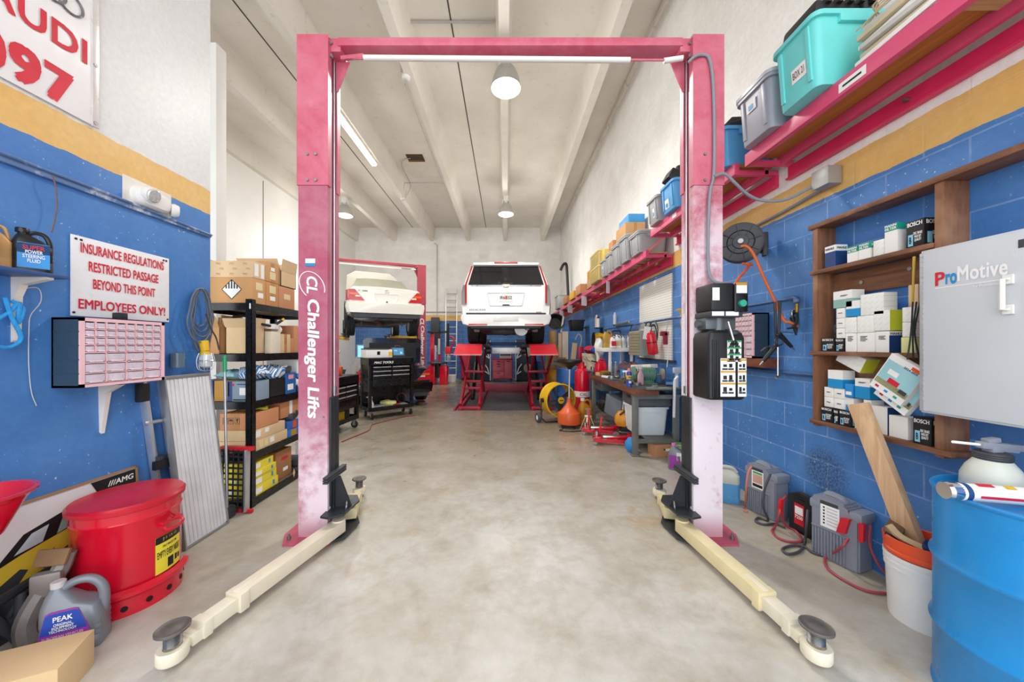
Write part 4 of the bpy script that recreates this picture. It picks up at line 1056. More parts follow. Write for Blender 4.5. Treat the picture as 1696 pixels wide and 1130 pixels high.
o = solo(m, 'black_hose', BLK, 'bent black hose with yellow end lying over cartons on the second shelf', 'hose')
m = MB(); m.cyl((-2.35, 3.575, 1.757), (-2.349, 3.60, 1.775), .015, n=10); m.build('end_cap', YEL, o)
m = MB(); m.lathe([(0, -.02), (.045, -.02), (.045, .02), (.035, .02), (.035, -.01), (0, -.01)], (-2.42, 3.60, 1.665), 20, rx(1.1)); solo(m, 'plastic_disc', PAPER, 'round white plastic cap on top of cartons on the second shelf', 'cap')
m = MB(); m.box((-2.43, 3.48, 1.69), (.16, .14, .05), .008, rz(.3)); solo(m, 'white_box', PAPER, 'small white box on top of cartons on the second shelf', 'box')

g = 'boxes on the third shelf of the black shelving'
BG = M('box_bluegrey', '#8a9db0', .6, 0, .05)
shb('carton', 'blue grey box with white label on the third shelf beside the corner post', -2.545, -2.345, 3.17, 3.38, 2, .185, BG, group=g, tape='', decals=[('F', PAPER, .1, .0, .5, .36), ('F', BLACKI, .0, -.42, .9, .06), ('F', REDI, -.45, .33, .08, .12)], texts=[('F', '=1', DKBLUE, .05, .36, .6, .1)])
shb('carton', 'navy and tan carton on the third shelf behind the broom handle', -2.72, -2.55, 3.18, 3.42, 2, .19, M('carton_gold', '#bb8a3e', .7), group=g, tape='', decals=[('F', DKBLUE, .36, 0, .28, 1.0), ('F', PAPER, .3, .1, .06, .7)])
shb('carton', 'dark navy box at the inner end of the third shelf', -2.9, -2.73, 3.18, 3.42, 2, .19, DKBLUE, group=g, tape='')
shb('carton', 'open black box on the third shelf between grey and blue boxes', -2.6, -2.345, 3.385, 3.62, 2, .18, BLK, group=g, opened=True, flaps=False)
shb('carton', 'bright blue box with white and pink labels on the third shelf', -2.58, -2.34, 3.625, 3.80, 2, .225, M('box_blue', '#1f62ac', .5), group=g, tape='', decals=[('R', PAPER, -.05, -.18, .55, .28), ('R', M('pink_label', '#e79cb4', .5), 0, .3, .5, .2)])
shb('carton', 'white and blue box on the third shelf against the lift column', -2.7, -2.36, 3.85, 4.15, 2, .36, None, group=g, bands=[(.45, DKBLUE), (.12, BLUEP), (.43, PAPER)])
def bag(label, c, r, mat, seed, name='plastic_bag', cat='bag', fl=.45):
    rnd = random.Random(seed); m = MB()
    rings = []
    for i in range(7):
        a = i / 6 * PI; ring = []
        for k in range(14):
            b = k / 14 * 2 * PI; q = 1 + .22 * rnd.uniform(-1, 1)
            ring.append((r[0] * math.sin(a) * math.cos(b) * q, r[1] * math.sin(a) * math.sin(b) * q, max(0, r[2] * (1 - math.cos(a)) * .5 + r[2] * .16 * rnd.uniform(-1, 1))))
        rings.append(ring)
    m.loft(rings); return solo(m, name, mat, label, cat, c, 0, None, 60)
z3 = LEV[2] + .195
def stripes(name, a, b, sc=14):
    t = NT(name); w = t.n('TexWave', inputs={'Scale': sc, 'Distortion': 3.0}); t.l(t.coord(), w.inputs['Vector'])
    return t.done(t.mix(t.rng(w.outputs['Fac'], .45, .55), lin(a), lin(b)), .35)
BWS = stripes('blue_white_film', '#2f7fc4', '#eef2f6')
bag('crumpled blue and white plastic bag on boxes of the third shelf', (-2.43, 3.30, z3), (.12, .13, .13), BWS, 3)
bag('pale teal crumpled bag on boxes of the third shelf behind the broom handle', (-2.64, 3.30, z3), (.13, .12, .09), M('teal_film', '#8fc0c6', .35, 0, .3, 14), 4)
bag('clear and blue wrapping heaped over the open black box', (-2.45, 3.55, LEV[2] + .15), (.12, .16, .16), BWS, 8)
m = MB(); m.box((0, 0, .03), (.15, .10, .055), .012, rx(.25)); m.mi = 1; m.box((.02, -.03, .066), (.05, .045, .012), .003, rx(.25)); solo(m, 'grey_device', [DKG, LGRY], 'dark grey device with pale button resting on the wrapping of the third shelf', 'device', (-2.40, 3.67, LEV[2] + .232), .4)
bag('white rag ball beside the bright blue box on the third shelf', (-2.40, 3.87, LEV[2] + .03), (.05, .06, .14), PAPER, 9, 'white_rag', 'rag')

g = 'boxes on the fourth shelf of the black shelving'
o = shb('carton', 'orange tan carton printed with fragile symbols on the fourth shelf', -2.66, -2.345, 3.17, 3.52, 1, .155, M('carton_orange', '#cf8e63', .8, 0, .05), up=.205, group=g, tape='F')
for k, fx in enumerate((-.36, -.19, .0)):
    cc, u, v, du, dv = side((.315, .35, .155), 'F', fx + .02, .05, .0008); fr_ = frame(cc, u, v)
    q = MB(fr_); [q.box(*a) for a in (((0, .028, 0), (.042, .003, .001)), ((0, -.028, 0), (.042, .003, .001)), ((.021, 0, 0), (.003, .056, .001)), ((-.021, 0, 0), (.003, .056, .001)))]
    if k == 0: [q.box((s * .009, 0, 0), (.006, .036, .001)) for s in (-1, 1)]
    elif k == 1: q.prism([(.017 * math.cos(a), .017 * math.sin(a)) for a in [j * PI / 8 for j in range(9)]], (0, .0, .001), (1, 0, 0), (0, 1, 0), .001); q.box((0, -.01, 0), (.003, .02, .001))
    else: q.prism([(-.012, .02), (.012, .02), (.004, .0), (.003, -.016), (.01, -.02), (-.01, -.02), (-.003, -.016), (-.004, .0)][::-1], (0, 0, .001), (1, 0, 0), (0, 1, 0), .001)
    q.build('handling_symbol', BLACKI, o, 0)
shb('carton', 'torn flat carton directly under the fragile carton on the fourth shelf', -2.68, -2.345, 3.165, 3.62, 1, .10, C2, up=.102, group=g, tape='', decals=[('R', PAPER, -.38, .05, .18, .6), ('R', PAPER, -.1, .15, .12, .4)])
shb('carton', 'lowest flat pale carton of the stack on the fourth shelf', -2.69, -2.345, 3.16, 3.66, 1, .10, C2, group=g, tape='', decals=[('R', LBL, -.28, 0, .1, .6), ('R', LBL, -.14, 0, .1, .6), ('R', PAPER, .02, .05, .12, .5)])
bag('yellow green plastic bag on top of the fragile carton', (-2.47, 3.32, LEV[1] + .362), (.13, .10, .05), M('lime_film', '#a3a92c', .4, 0, .25, 14), 5)
shb('carton', 'taped orange carton at the rear of the fourth shelf', -2.72, -2.38, 3.60, 3.95, 1, .17, M('carton_taped', '#c5875a', .8), up=.215, group=g, tape='R', tapem=PAPER)
shb('carton', 'blue and orange box under the black hose on the fourth shelf', -2.6, -2.345, 3.67, 3.86, 1, .085, M('box_cobalt', '#2a63b4', .5), up=.084, group=g, tape='', decals=[('R', ORG, .1, 0, .35, .9)])
shb('carton', 'blue box with yellow label under another blue box on the fourth shelf', -2.6, -2.34, 3.67, 3.90, 1, .08, M('box_azure', '#2576c2', .5), group=g, tape='', decals=[('R', YMUST, -.1, 0, .4, .8)])
t = thing('intake_hose', 'ribbed black intake hose and plastic housing on the fourth shelf', 'car part', (-2.44, 3.74, LEV[1] + .172))
m = MB(); pr = [(0, 0)]
for k in range(7): pr += [(.034, k * .012), (.042, k * .012 + .006)]
m.lathe(pr + [(.034, .084), (0, .084)], (-.03, -.02, .05), 18, ry(.3) @ rx(-.4)); m.build('bellows', BLK, t)
m = MB(); m.box((.0, .07, .035), (.16, .2, .07), .02, rz(.3)); m.tube([(-.04, 0, .03), (.02, .08, .09), (.06, .18, .05)], .025, 8, k=4); m.build('housing', M('sooty_plastic', '#3b3c40', .5, 0, .3, 14), t)

g = 'yellow parts cartons on the bottom shelf'
nm_ = ('topmost', 'second', 'third', 'lowest')
z = 0
for k, (h, xo) in enumerate(((.088, 0), (.088, .004), (.06, -.006), (.072, .01))):
    lab = 'yellow parts carton, %s of the stack of four on the bottom shelf' % nm_[3 - k]
    shb('parts_carton', lab, -2.66 - xo, -2.35 - xo, 3.17 + .012 * (k % 2), 3.52 - .02 * k, 0, h, YCARD, up=z, group=g, tape='', decals=[('F', PAPER, (.25, .2, -.1, -.2)[3 - k], 0, .14, .5), ('R', PAPER, -.3, .0, .28, .6), ('R', CYANI, .3, 0, .08, .5)]); z += h + .001
shb('carton', 'brown carton with red print standing behind the yellow cartons', -2.66, -2.39, 3.54, 3.80, 0, .30, CARD3, group=None, tape='', decals=[('R', PAPER, .1, -.2, .3, .12), ('R', REDI, .05, .2, .4, .12)])
m = MB(); m.loft([[(-2.62, 3.82, z), (-2.36, 3.82, z), (-2.36, 4.2, z), (-2.62, 4.2, z)] for z in (LEV[0] + .002, LEV[0] + .05)]); m.box((-2.46, 3.95, LEV[0] + .09), (.22, .2, .08), .02)
solo(m, 'plastic_cover', DKG, 'dark grey plastic covers on the bottom shelf by the lift column', 'car part')
m = MB(); m.prism([(0, 0), (.02, .05), (0, .10), (-.02, .05)], (-2.325, 3.74, .05), (0, 1, 0), (0, 0, 1), -.002); solo(m, 'card_scrap', C2, 'little diamond of cardboard hanging off the bottom shelf edge', 'cardboard')
shb('carton', 'white packet stack at the far end of the bottom shelf', -2.6, -2.40, 4.21, 4.29, 0, .22, PAPER, tape='')
# ---------------------------------------------------------------- red shelf rack high on the block wall
def rack(name, label, z, y0, y1, deck, slats, brace=True):
    """bracketed wall shelf; z = underside of the frame"""
    t = thing(name, label, 'rack', (0, 0, 0), 0, 'red wall racks over the workbench')
    xf, xi = 2.05, 2.36
    m = MB(); m.span((xf, y0, z), (xf + .045, y1, z + .105), .004); m.build('front_beam', RACKPINK, t)
    m = MB(); m.span((xi - .04, y0, z), (xi, y1, z + .07), .004); m.build('rear_beam', RACKPINK, t)
    m = MB(); m.span((2.42, y0, z - .115), (2.449, y1, z + .0), .004); m.span((2.40, y0, z - .115), (2.42, y1, z - .10)); m.build('wall_ledger', M('ledger_pink', '#e02f60', .4, 0, .1), t)
    for y in [y0 + .35 + k * .75 for k in range(int((y1 - y0) / .75))]:
        m = MB(); m.cyl((2.418, y, z - .055), (2.385, y, z - .055), .012, n=8); m.build('bolt', STEEL, t)
    n = max(2, int((y1 - y0) / 1.8) + 1)
    for k in range(n):
        y = y0 + .02 + (y1 - y0 - .04) * k / (n - 1)
        m = MB(); m.span((xf + .045, y - .02, z + .0), (2.44, y + .02, z + .04)); m.build('cross_arm', RACKPINK, t)
        if brace:
            m = MB(); m.bar((xf + .06, y, z + .10), (2.43, y, z + .36), .03, .03) if k in (0, n - 1) and not slats else m.span((2.40, y - .02, z - .1), (2.44, y + .02, z + .04)); m.build('brace', RACKPINK, t)
    if slats:
        k = 0
        y = y0 + .06
        while y < y1 - .1:
            m = MB(); m.span((xf + .03, y, z + .075), (2.40, y + .09, z + .10), .003); m.build('deck_slat', PALLETW, t); y += .19
    else:
        m = MB(); m.span((xf + .03, y0 + .01, z + .072), (xi + .04, y1 - .01, z + .10)); m.build('deck_board', PLY, t)
        m = MB(); m.span((xf + .05, (y0 + y1) / 2 - .0, z + .05), (xi - .04, (y0 + y1) / 2 + .045, z + .073)); m.build('deck_batten', PALLETW, t)
    return t
ra = rack('storage_rack', 'pink red wall rack with plywood deck directly above the stained box shelf', 3.03, .2, 2.93, True, False, False)
rb = rack('storage_rack', 'pink red wall rack with plywood deck behind the lift column', 3.03, 3.06, 4.84, True, False, False)
rc = rack('storage_rack', 'lower slatted red wall rack carrying the row of grey bins', 2.79, 5.0, 8.9, True, True, False)
rd = rack('storage_rack', 'last slatted red wall rack running to the back corner', 2.79, 8.95, 15.2, True, True, False)
m = MB(); m.bar((2.08, 5.02, 2.88), (2.42, 5.02, 3.16), .03, .03); m.build('brace', M('faded_brace', '#e88888', .4), rc)
c, u, v = V((2.0485, 2.02, 3.075)), (0, -1, 0), (0, 0, 1)
lb = decal(ra, 'label_sticker', PAPER, c, u, v, .16, .055, .001); decal(lb, 'print_line', BLACKI, c + V((-.0012, 0, 0)), u, v, .11, .012)
decal(rb, 'label_sticker', PAPER, V((2.0485, 4.15, 3.08)), u, v, .1, .05)

def tote(label, c, size, mat, a=0, group=None, lidm=None, tag_=None, name='storage_bin', tap=.84, open_fill=None):
    t = thing(name, label, 'storage bin', c, a, group)
    w, d, h = size
    m = MB(); m.tote(w, d, h, .045, tap)
    for s in (-1, 1): m.span((-w * .22, s * (d / 2 + .012), h - .075), (w * .22, s * (d / 2 - .02), h - .028), .006)
    for k in (-.3, .3):
        for s in (-1, 1): m.box((s * w * .465, k * d, h * .5), (.014, .03, h * .78), .004, ry(s * .075))
    m.build('bin_body', mat, t)
    if lidm:
        m = MB(); A = lambda g, z: [(x, y, z) for x, y in rrect(w + g, d + g, .06, 4)]
        m.loft([A(.03, h - .005), A(.035, h + .02), A(.0, h + .03), A(-.06, h + .03), A(-.09, h + .02)]); m.build('bin_lid', lidm, t)
    if tag_:
        mt, fx, fz, ww, hh, s = tag_
        c2 = V((-w / 2 * (tap + (1 - tap) * (fz + .5)) - .004, -fx * d, h * (fz + .5))); tilt = V((-(1 - tap) * w / 2 / h, 0, 1))
        l_ = decal(t, 'label_sticker', mt, c2, (0, -1, 0), tilt, ww, hh)
        if s: txt(l_, s, BLACKI, c2 + V((-.0028, 0, 0)), (0, -1, 0), tilt, ww * .78, hh * .5)
        else: decal(l_, 'label_panel', CYANI, c2 + V((-.0028, 0, -hh * .15)), (0, -1, 0), tilt, ww * .5, hh * .4, .0006)
    return t
Z1 = 3.137
tote('big aqua storage bin marked with a box number on the near wall rack', (2.175, 2.285, Z1), (.52, .35, .44), AQUA, 0, None, None, (PAPER, .08, -.12, .11, .09, 'BOX 21'))
tote('grey lidded storage bin with blue label beside the aqua bin', (2.165, 2.70, Z1), (.44, .37, .39), M('bin_grey', '#9c9fab', .42, 0, .05), 0, None, M('clear_lid', '#b9bcc2', .25, 0, .05), (PAPER, -.05, .2, .10, .09, ''))
tote('sky blue bin with a black lid peeking past the lift column', (2.20, 3.28, Z1), (.48, .42, .34), SKYB, 0, None)
bag('heap of black plastic parts spilling out of the sky blue bin', (2.2, 3.28, Z1 + .30), (.20, .18, .2), BLK, 12, 'plastic_parts', 'car part', .5)
t = thing('black_trim_parts', 'stack of black plastic trim parts filling the aqua bin', 'car part', (2.17, 2.28, Z1 + .40))
m = MB(); m.box((-.05, .0, .08), (.34, .26, .10), .02, ry(.14)); [m.box((-.14 + k * .07, -.02, .14), (.03, .26, .05), .006, ry(.14)) for k in range(5)]; m.build('ribbed_cover', BLK, t)
m = MB(); m.box((.12, -.05, .08), (.16, .16, .16), .02, rz(.3)); m.box((.02, .06, .14), (.28, .03, .14), .01, rx(.3)); m.build('grille', BLKM, t)
carton('carton', 'tall brown carton standing against the wall behind the aqua bin', 'box', (2.432, 2.69, Z1 + .001), (.025, .36, .95), CARD, 0, None, '')
t = thing('paper_bundle', 'bundle of pale folders and wires on the near end of the wall rack', 'paper', (2.22, 1.82, Z1))
for k in range(6): m = MB(); m.box((.02 * (k % 2), .0, .03 + k * .034), (.30, .42 - .03 * (k % 3), .028), .004, rz(.06 * (k % 3 - 1))); m.build('folder', (PAPER, M('folder_tan', '#d2c3a0', .7), M('folder_grey', '#c8c6bf', .7))[k % 3], t)
m = MB(); [m.tube([(-.15 + .02 * k, .2 - .02 * k, .22), (-.05, .05 + .03 * k, .30 + .02 * k), (.1, -.18, .26 + .015 * k)], .004, 5, k=5) for k in range(5)]; m.build('wire_loop', M('straw_wire', '#b89f78', .6), t)
carton('carton', 'tan carton on the wall rack at the near end beyond the pale folders', 'box', (2.24, 1.42, Z1 + .001), (.34, .30, .34), CARD2, 0, None, 'TL')
# beyond the column
tote('bright blue bin full of black parts on the rack seen between lift column and wall', (2.19, 4.17, Z1), (.46, .36, .33), SKYB, 0, None, None, (PAPER, -.08, -.2, .10, .11, ''))
t = thing('black_trim_parts', 'black plastic grilles standing in the bright blue bin beyond the lift column', 'car part', (2.16, 4.17, Z1 + .24))
m = MB(); m.box((-.05, .02, .14), (.30, .18, .14), .02, ry(.5)); m.box((.03, -.05, .22), (.22, .05, .2), .01, ry(-.3)); m.build('grille', BLK, t)
m = MB(); m.tube([(.1, 0, .1), (.08, 0, .3), (.05, .02, .42)], .05, 8, k=3); m.build('duct', DKG, t)
BG2 = M('bin_grey2', '#a8aaac', .45, 0, .05)
tote('grey bin with recessed handles at the end of the upper rack', (2.19, 4.6, Z1), (.46, .34, .33), BG2, 0, None, None, (PAPER, .1, -.1, .06, .12, ''))
Z2 = 2.898
g = 'grey bins in a row on the slatted rack'
tote('grey bin at the near end of the slatted rack, seen behind the sloping brace', (2.19, 5.28, Z2), (.44, .42, .30), BG2, 0, g, M('bin_lid_grey', '#b9bbbd', .42))
tote('grey lidded bin, second from the near end of the slatted rack', (2.18, 5.75, Z2), (.44, .38, .40), BG2, 0, g, M('bin_lid_grey2', '#b2b5b8', .42))
tote('grey lidded bin, third from the near end of the slatted rack', (2.18, 6.17, Z2), (.44, .36, .38), BG2, 0, g, M('bin_lid_grey3', '#b2b5b8', .42))
tote('grey lidded bin, fourth from the near end of the slatted rack', (2.18, 6.57, Z2), (.44, .34, .34), BG2, 0, g, M('bin_lid_grey4', '#b2b5b8', .42))
tote('smallest grey bin, with a white tag, beside the yellow crates', (2.17, 6.96, Z2), (.42, .32, .32), BG2, 0, g, None, (PAPER, .0, -.05, .06, .12, ''))
carton('carton', 'tan carton sitting on top of the grey bins of the slatted rack', 'box', (2.22, 6.10, Z2 + .416), (.34, .50, .30), CARD, 0, None, 'TF')
carton('carton', 'smaller orange tan carton leaning beside the tan one on the grey bins', 'box', (2.17, 6.58, Z2 + .376), (.3, .25, .22), C1, 0, None, 'F')
carton('carton', 'blue box on top of the tan carton above the grey bins', 'box', (2.25, 6.12, Z2 + .718), (.28, .5, .15), M('box_sky', '#3f9bdc', .5), 0, None, '')
YC = M('crate_yellow', '#dfcd8a', .5, 0, .05)
g = 'ribbed yellow crates on the slatted rack'
for k, lb in enumerate(('lower ribbed yellow crate on the slatted rack', 'upper ribbed yellow crate stacked on the other yellow crate')):
    t = thing('ribbed_crate', lb, 'crate', (2.2, 7.62, Z2 + k * .33), 0, g); m = MB(); m.tote(.46, .72, .32, .02, .97)
    for q in range(11): m.box((-.232, 0, .02 + q * .027), (.008, .70, .010)); m.box((0, -.362, .02 + q * .027), (.44, .008, .010))
    m.build('crate_body', YC, t); m = MB(); m.box((0, 0, .315), (.47, .73, .02), .004); m.build('crate_lid', YC, t)
carton('carton', 'yellow carton with white lid wedged behind the ribbed crates', 'box', (2.2, 7.16, Z2 + .34), (.34, .2, .26), M('carton_lemon', '#e3c968', .6), 0, None, '')
for lb, y, s, mt in (('orange tan carton, first beyond the ribbed crates on the slatted rack', 8.35, (.3, .4, .22), CARD), ('mustard carton on top of the first carton beyond the ribbed crates', 8.35, (.3, .36, .2), M('carton_must', '#cd9a38', .7)), ('pale carton at the start of the last rack', 9.5, (.36, .6, .26), C3), ('bright mustard carton on the last rack', 10.4, (.36, .7, .22), M('carton_gold2', '#dca63c', .7)), ('brown carton half way along the last rack', 11.6, (.36, .7, .24), CARD3)):
    carton('carton', lb, 'box', (2.18, y, Z2 + (.223 if 'on top' in lb else .001)), s, mt, 0, None, 'F')
t = thing('wire_basket', 'grey wire basket at the far end of the last rack', 'basket', (2.15, 13.2, Z2)); m = MB(); m.tote(.42, .8, .5, .04, .9); m.build('basket_body', M('wire_grey', '#b0b2b2', .5, .2), t)
m = MB(); m.tube([(2.3, 12.6, 3.3), (2.25, 12.6, 4.3), (2.2, 12.55, 4.5), (2.1, 12.5, 4.45), (2.0, 12.5, 4.25)], .05, 8, k=4); solo(m, 'black_duct', BLK, 'bent black duct rising above the last rack near the back corner', 'duct')
g = 'paper tags hanging from the slatted racks'
for k, (px, py, Y, w_, h, lb) in enumerate(((1007, 476, 6.85, .10, .24, 'white tag hanging below the smallest grey bin'), (968, 497, 8.95, .20, .25, 'white tag hanging where the two slatted racks meet'), (945.5, 509.5, 10.9, .21, .25, 'white tag hanging under the bright mustard carton'), (929.5, 517, 12.6, .20, .26, 'white tag next to last along the last rack'), (918, 524, 14.2, .16, .24, 'tilted white tag at the very end of the last rack'))):
    p = at(px, py, Y); m = MB(); m.box((0, 0, 0), (.004, w_, h), M=rx(.35 if k == 4 else 0)); m.box((0, 0, 0), (w_, .004, h), M=ry(.35 if k == 4 else 0)) if False else None
    o = solo(m, 'hanging_tag', PAPER, lb, 'tag', (2.05, p.y, min(p.z, 2.788 - h / 2)), rz(0).to_euler().z + (-.95), g)

# ---------------------------------------------------------------- stained shelf of filter boxes
XS = 2.31
t = thing('timber_shelf', 'stained timber wall shelf packed with filter and brake boxes', 'shelf', (0, 0, 0))
YLp, YRp = 2.55, 1.80
m = MB(); m.span((XS, YLp - .02, .90), (2.448, YLp + .02, 2.37), .004); m.build('shelf_post', SHELFV, t)
m = MB(); m.span((XS, YRp, .90), (2.448, YRp + .04, 2.37), .004); m.build('shelf_post', SHELFV, t)
m = MB(); m.span((XS - .01, 1.2, 2.371), (2.448, 2.60, 2.405), .004); m.build('top_board', SHELFW, t)
SH = [.945, 1.455, 2.055]
for z, ya in zip(SH, (1.76, 1.842, 1.842)):
    m = MB(); m.span((XS - .012, ya, z - .028), (2.446, 2.585, z), .003); m.build('shelf_board', SHELFW, t)
for z0, z1 in ((1.86, 2.02), (1.27, 1.42)):
    m = MB(); m.span((2.43, 1.85, z0), (2.447, 2.53, z1), .002); b = m.build('back_board', SHELFW, t)
for y, z in ((2.05, 1.96), (2.33, 1.93)): m = MB(); m.cyl((2.43, y, z), (2.424, y, z), .012, n=12); m.build('screw', STEEL, t)

_pat = {}
def patt(name, a, b):
    t = NT(name); mp = t.n('Mapping'); t.l(t.coord(), mp.inputs['Vector']); mp.inputs['Rotation'].default_value = (.75, 0, 0)
    br = t.n('TexBrick', inputs={'Scale': 1.0, 'Mortar Size': .012, 'Brick Width': .05, 'Row Height': .024, 'Color1': lin(b), 'Color2': lin(b), 'Mortar': lin(a)})
    sw = t.n('SeparateXYZ'); t.l(mp.outputs[0], sw.inputs[0]); cb = t.n('CombineXYZ'); t.l(sw.outputs['Y'], cb.inputs[0]); t.l(sw.outputs['Z'], cb.inputs[1]); t.l(cb.outputs[0], br.inputs['Vector'])
    return t.done(t.mix(.35, br.outputs['Color'], lin(a)), .5)
HENG = patt('patterned_white', '#f0f0ea', '#7fae9a')
PEACH = M('offwhite_carton', '#efede8', .6, 0, .02)
BKB = M('black_carton', '#17181b', .5, 0, .05)
def fbox(label, px0, px1, h, lev, mat, up=0.0, dep=.085, group='filter and brake boxes on the stained shelf', bands=None, xf=None, decals=(), texts=(), name='parts_box', tilt=None):
    """box on the stained shelf; px0..px1 = its face towards the aisle in the photograph"""
    x = xf or (XS + .012)
    y1 = x * F / (px0 - CX); y0 = x * F / (px1 - CX)
    return carton(name, label, 'box', (x + dep / 2, (y0 + y1) / 2, SH[lev] + .001 + up), (dep, y1 - y0 - .002, h), mat, tilt or 0, group, '', .002, decals, texts, bands)
BOS = lambda s=1.0: dict(decals=[('L', M('pale_cyan', '#8fd0ea', .5) if 'pale_cyan' not in bpy.data.materials else bpy.data.materials['pale_cyan'], -.25, -.22, .28, .42), ('F', bpy.data.materials.get('pale_cyan') or PAPER, -.2, -.2, .26, .40)], texts=[('L', 'BOSCH', PAPER, 0, .36, .84, .15, .03), ('F', 'BOSCH', PAPER, 0, .36, .84, .15, .03), ('L', 'DISC BRAKE\nPADS SET\nQUALITY', PAPER, .18, -.12, .5, .36), ('F', 'DISC BRAKE\nPADS SET', PAPER, .18, -.12, .5, .3), ('L', 'B', BLACKI, -.25, -.22, .12, .25, .03)])
fbox('white and navy filter box at the outer end of the top stained shelf', 1366, 1384, .155, 2, None, bands=[(.72, DKBLUE), (.28, PAPER)], texts=[('L', 'MAHLE', BLACKI, 0, .36, .8, .1, .03), ('F', 'MAHLE', BLACKI, 0, .36, .8, .1, .03)])
MF = dict(texts=[('L', 'MANN\nFILTER', PAPER, 0, .30, .85, .3, .03), ('F', 'MANN', PAPER, 0, .3, .8, .16, .02)])
fbox('small white and teal filter box next to the navy one on the top stained shelf', 1403, 1421, .105, 2, None, bands=[(.62, PEACH), (.38, TEALI)], **MF)
fbox('small teal topped filter box, second of the two small ones on the top stained shelf', 1422, 1441, .108, 2, None, bands=[(.62, PEACH), (.38, TEALI)], **MF)
fbox('patterned pale filter box beside the tall teal topped boxes', 1446, 1464, .10, 2, HENG)
fbox('tall white filter box with teal top on the top stained shelf', 1465, 1487, .175, 2, None, dep=.05, bands=[(.76, PEACH), (.24, TEALI)], texts=[('L', 'MANN\nFILTER', PAPER, 0, .39, .9, .19, .03)])
fbox('tall teal topped filter box behind the other tall one', 1466, 1488, .18, 2, None, xf=XS + .066, dep=.055, bands=[(.76, PEACH), (.24, TEALI)], texts=[('F', 'MANN\nFILTER', PAPER, 0, .39, .9, .19, .03)])
fbox('black brake box with white bands on the top stained shelf beside the steel cabinet', 1501, 1531, .155, 2, BKB, dep=.105, **BOS())
# middle shelf
fbox('black brake box at the outer end of the middle stained shelf', 1361, 1382, .095, 1, BKB, **BOS())
fbox('smaller black brake box, second on the middle stained shelf', 1384, 1398, .09, 1, BKB, **BOS())
m = MB(); m.lathe([(0, 0), (.036, 0), (.038, .005), (.038, .08), (.034, .085), (.034, .095), (0, .095)], n=20); solo(m, 'oil_filter', M('dark_can', '#41484f', .3, .5), 'small dark metal oil filter standing on a black brake box', 'filter', (2.365, 2.41, SH[1] + .098))
g3 = 'small white boxes stacked beside the oil filter'
for k, w_ in enumerate(('lowest', 'middle', 'topmost')): fbox('small white box beside the oil filter, %s of its stack of three' % w_, 1385, 1399, .068, 1, PEACH, up=.093 + k * .07, group=g3, texts=[('L', '=1', BLACKI, 0, .0, .5, .12)])
fbox('white and green banded box crowning the stack of small white boxes', 1380, 1411, .115, 1, None, up=.305, bands=[(.5, M('sage_band', '#8fb7ad', .5)), (.5, PEACH)], texts=[('L', '=2', BLACKI, .1, .2, .4, .08)])
fbox('plain white box with fine print, first of the bottom row on the middle stained shelf', 1400, 1418, .125, 1, PEACH, texts=[('L', '=4', DKG, 0, .2, .5, .3)])
fbox('plain white box with fine print, second of the bottom row on the middle stained shelf', 1419.5, 1449, .125, 1, PEACH, texts=[('L', '=4', DKG, -.1, .2, .4, .3)])
fbox('white box with navy end panel in the bottom row of the middle stained shelf', 1450, 1473, .13, 1, PEACH, dep=.1, decals=[('F', DKBLUE, 0, -.1, 1.0, .8)], texts=[('F', 'MAHLE', BLACKI, -.1, .38, .7, .1), ('L', '=3', DKG, 0, .2, .5, .2)])
fbox('patterned pale box, first of the second row on the middle stained shelf', 1400, 1418, .105, 1, HENG, up=.127)
fbox('patterned pale box, second of the second row on the middle stained shelf', 1419.5, 1447, .108, 1, HENG, up=.127)
fbox('white box with blue lower band above the patterned boxes', 1401, 1424, .105, 1, None, up=.237, bands=[(.5, CYANI), (.5, PEACH)])
fbox('large patterned box on top of the second row of the middle stained shelf', 1425, 1464, .135, 1, HENG, up=.237)
fbox('wide patterned box with yellow end resting on the navy ended box', 1447, 1474, .125, 1, HENG, up=.134, dep=.12, decals=[('F', M('lime_print', '#c9cc34', .5), 0, 0, 1, 1)])
fbox('crumpled pale wrapper box, lowest beside the cabinet on the middle stained shelf', 1492, 1516, .09, 1, M('wrapper_lime', '#e2e4a0', .5, 0, .1), dep=.10)
fbox('pale rolled wrapper box, second beside the cabinet on the middle stained shelf', 1494, 1517, .085, 1, HENG, up=.092, dep=.1)
fbox('pale wrapper box, third beside the cabinet on the middle stained shelf', 1494, 1518, .085, 1, HENG, up=.179, dep=.1)
fbox('beige folded card standing above the wrappers near the steel cabinet', 1504, 1521, .13, 1, C2, up=.27, dep=.03, xf=2.39)
# bottom shelf
fbox('black brake box at the outer end of the bottom stained shelf', 1360, 1379, .105, 0, BKB, **BOS())
fbox('black brake box behind another, second on the bottom stained shelf', 1381, 1389, .10, 0, BKB, **BOS())
fbox('black brake box, third on the bottom stained shelf', 1390, 1409, .105, 0, BKB, **BOS())
fbox('white box with lime edge under the leaning timber', 1415, 1428, .15, 0, HENG, xf=2.335)
for k, (a, b, u_, lb) in enumerate(((1365, 1380, .108, 'lower small white box at the outer end above the black brake boxes'), (1365, 1380, .18, 'upper small white box at the outer end above the black brake boxes'), (1381, 1399, .108, 'lower small white box, inner one above the black brake boxes'), (1381, 1399, .18, 'upper small white box, inner one above the black brake boxes'))):
    fbox(lb, a, b, .07, 0, PEACH, up=u_, xf=2.335, group='small white boxes on the bottom stained shelf', texts=[('L', '=1', BLACKI, 0, 0, .4, .14)])
fbox('white and blue banded box stacked over the small white boxes', 1371, 1396, .125, 0, None, up=.252, bands=[(.5, CYANI), (.5, PEACH)], xf=2.33)
fbox('all blue small box beside the banded boxes on the bottom stained shelf', 1399, 1413, .09, 0, BLUEP, up=.20, xf=2.335, decals=[('L', PAPER, 0, -.2, .7, .25)])
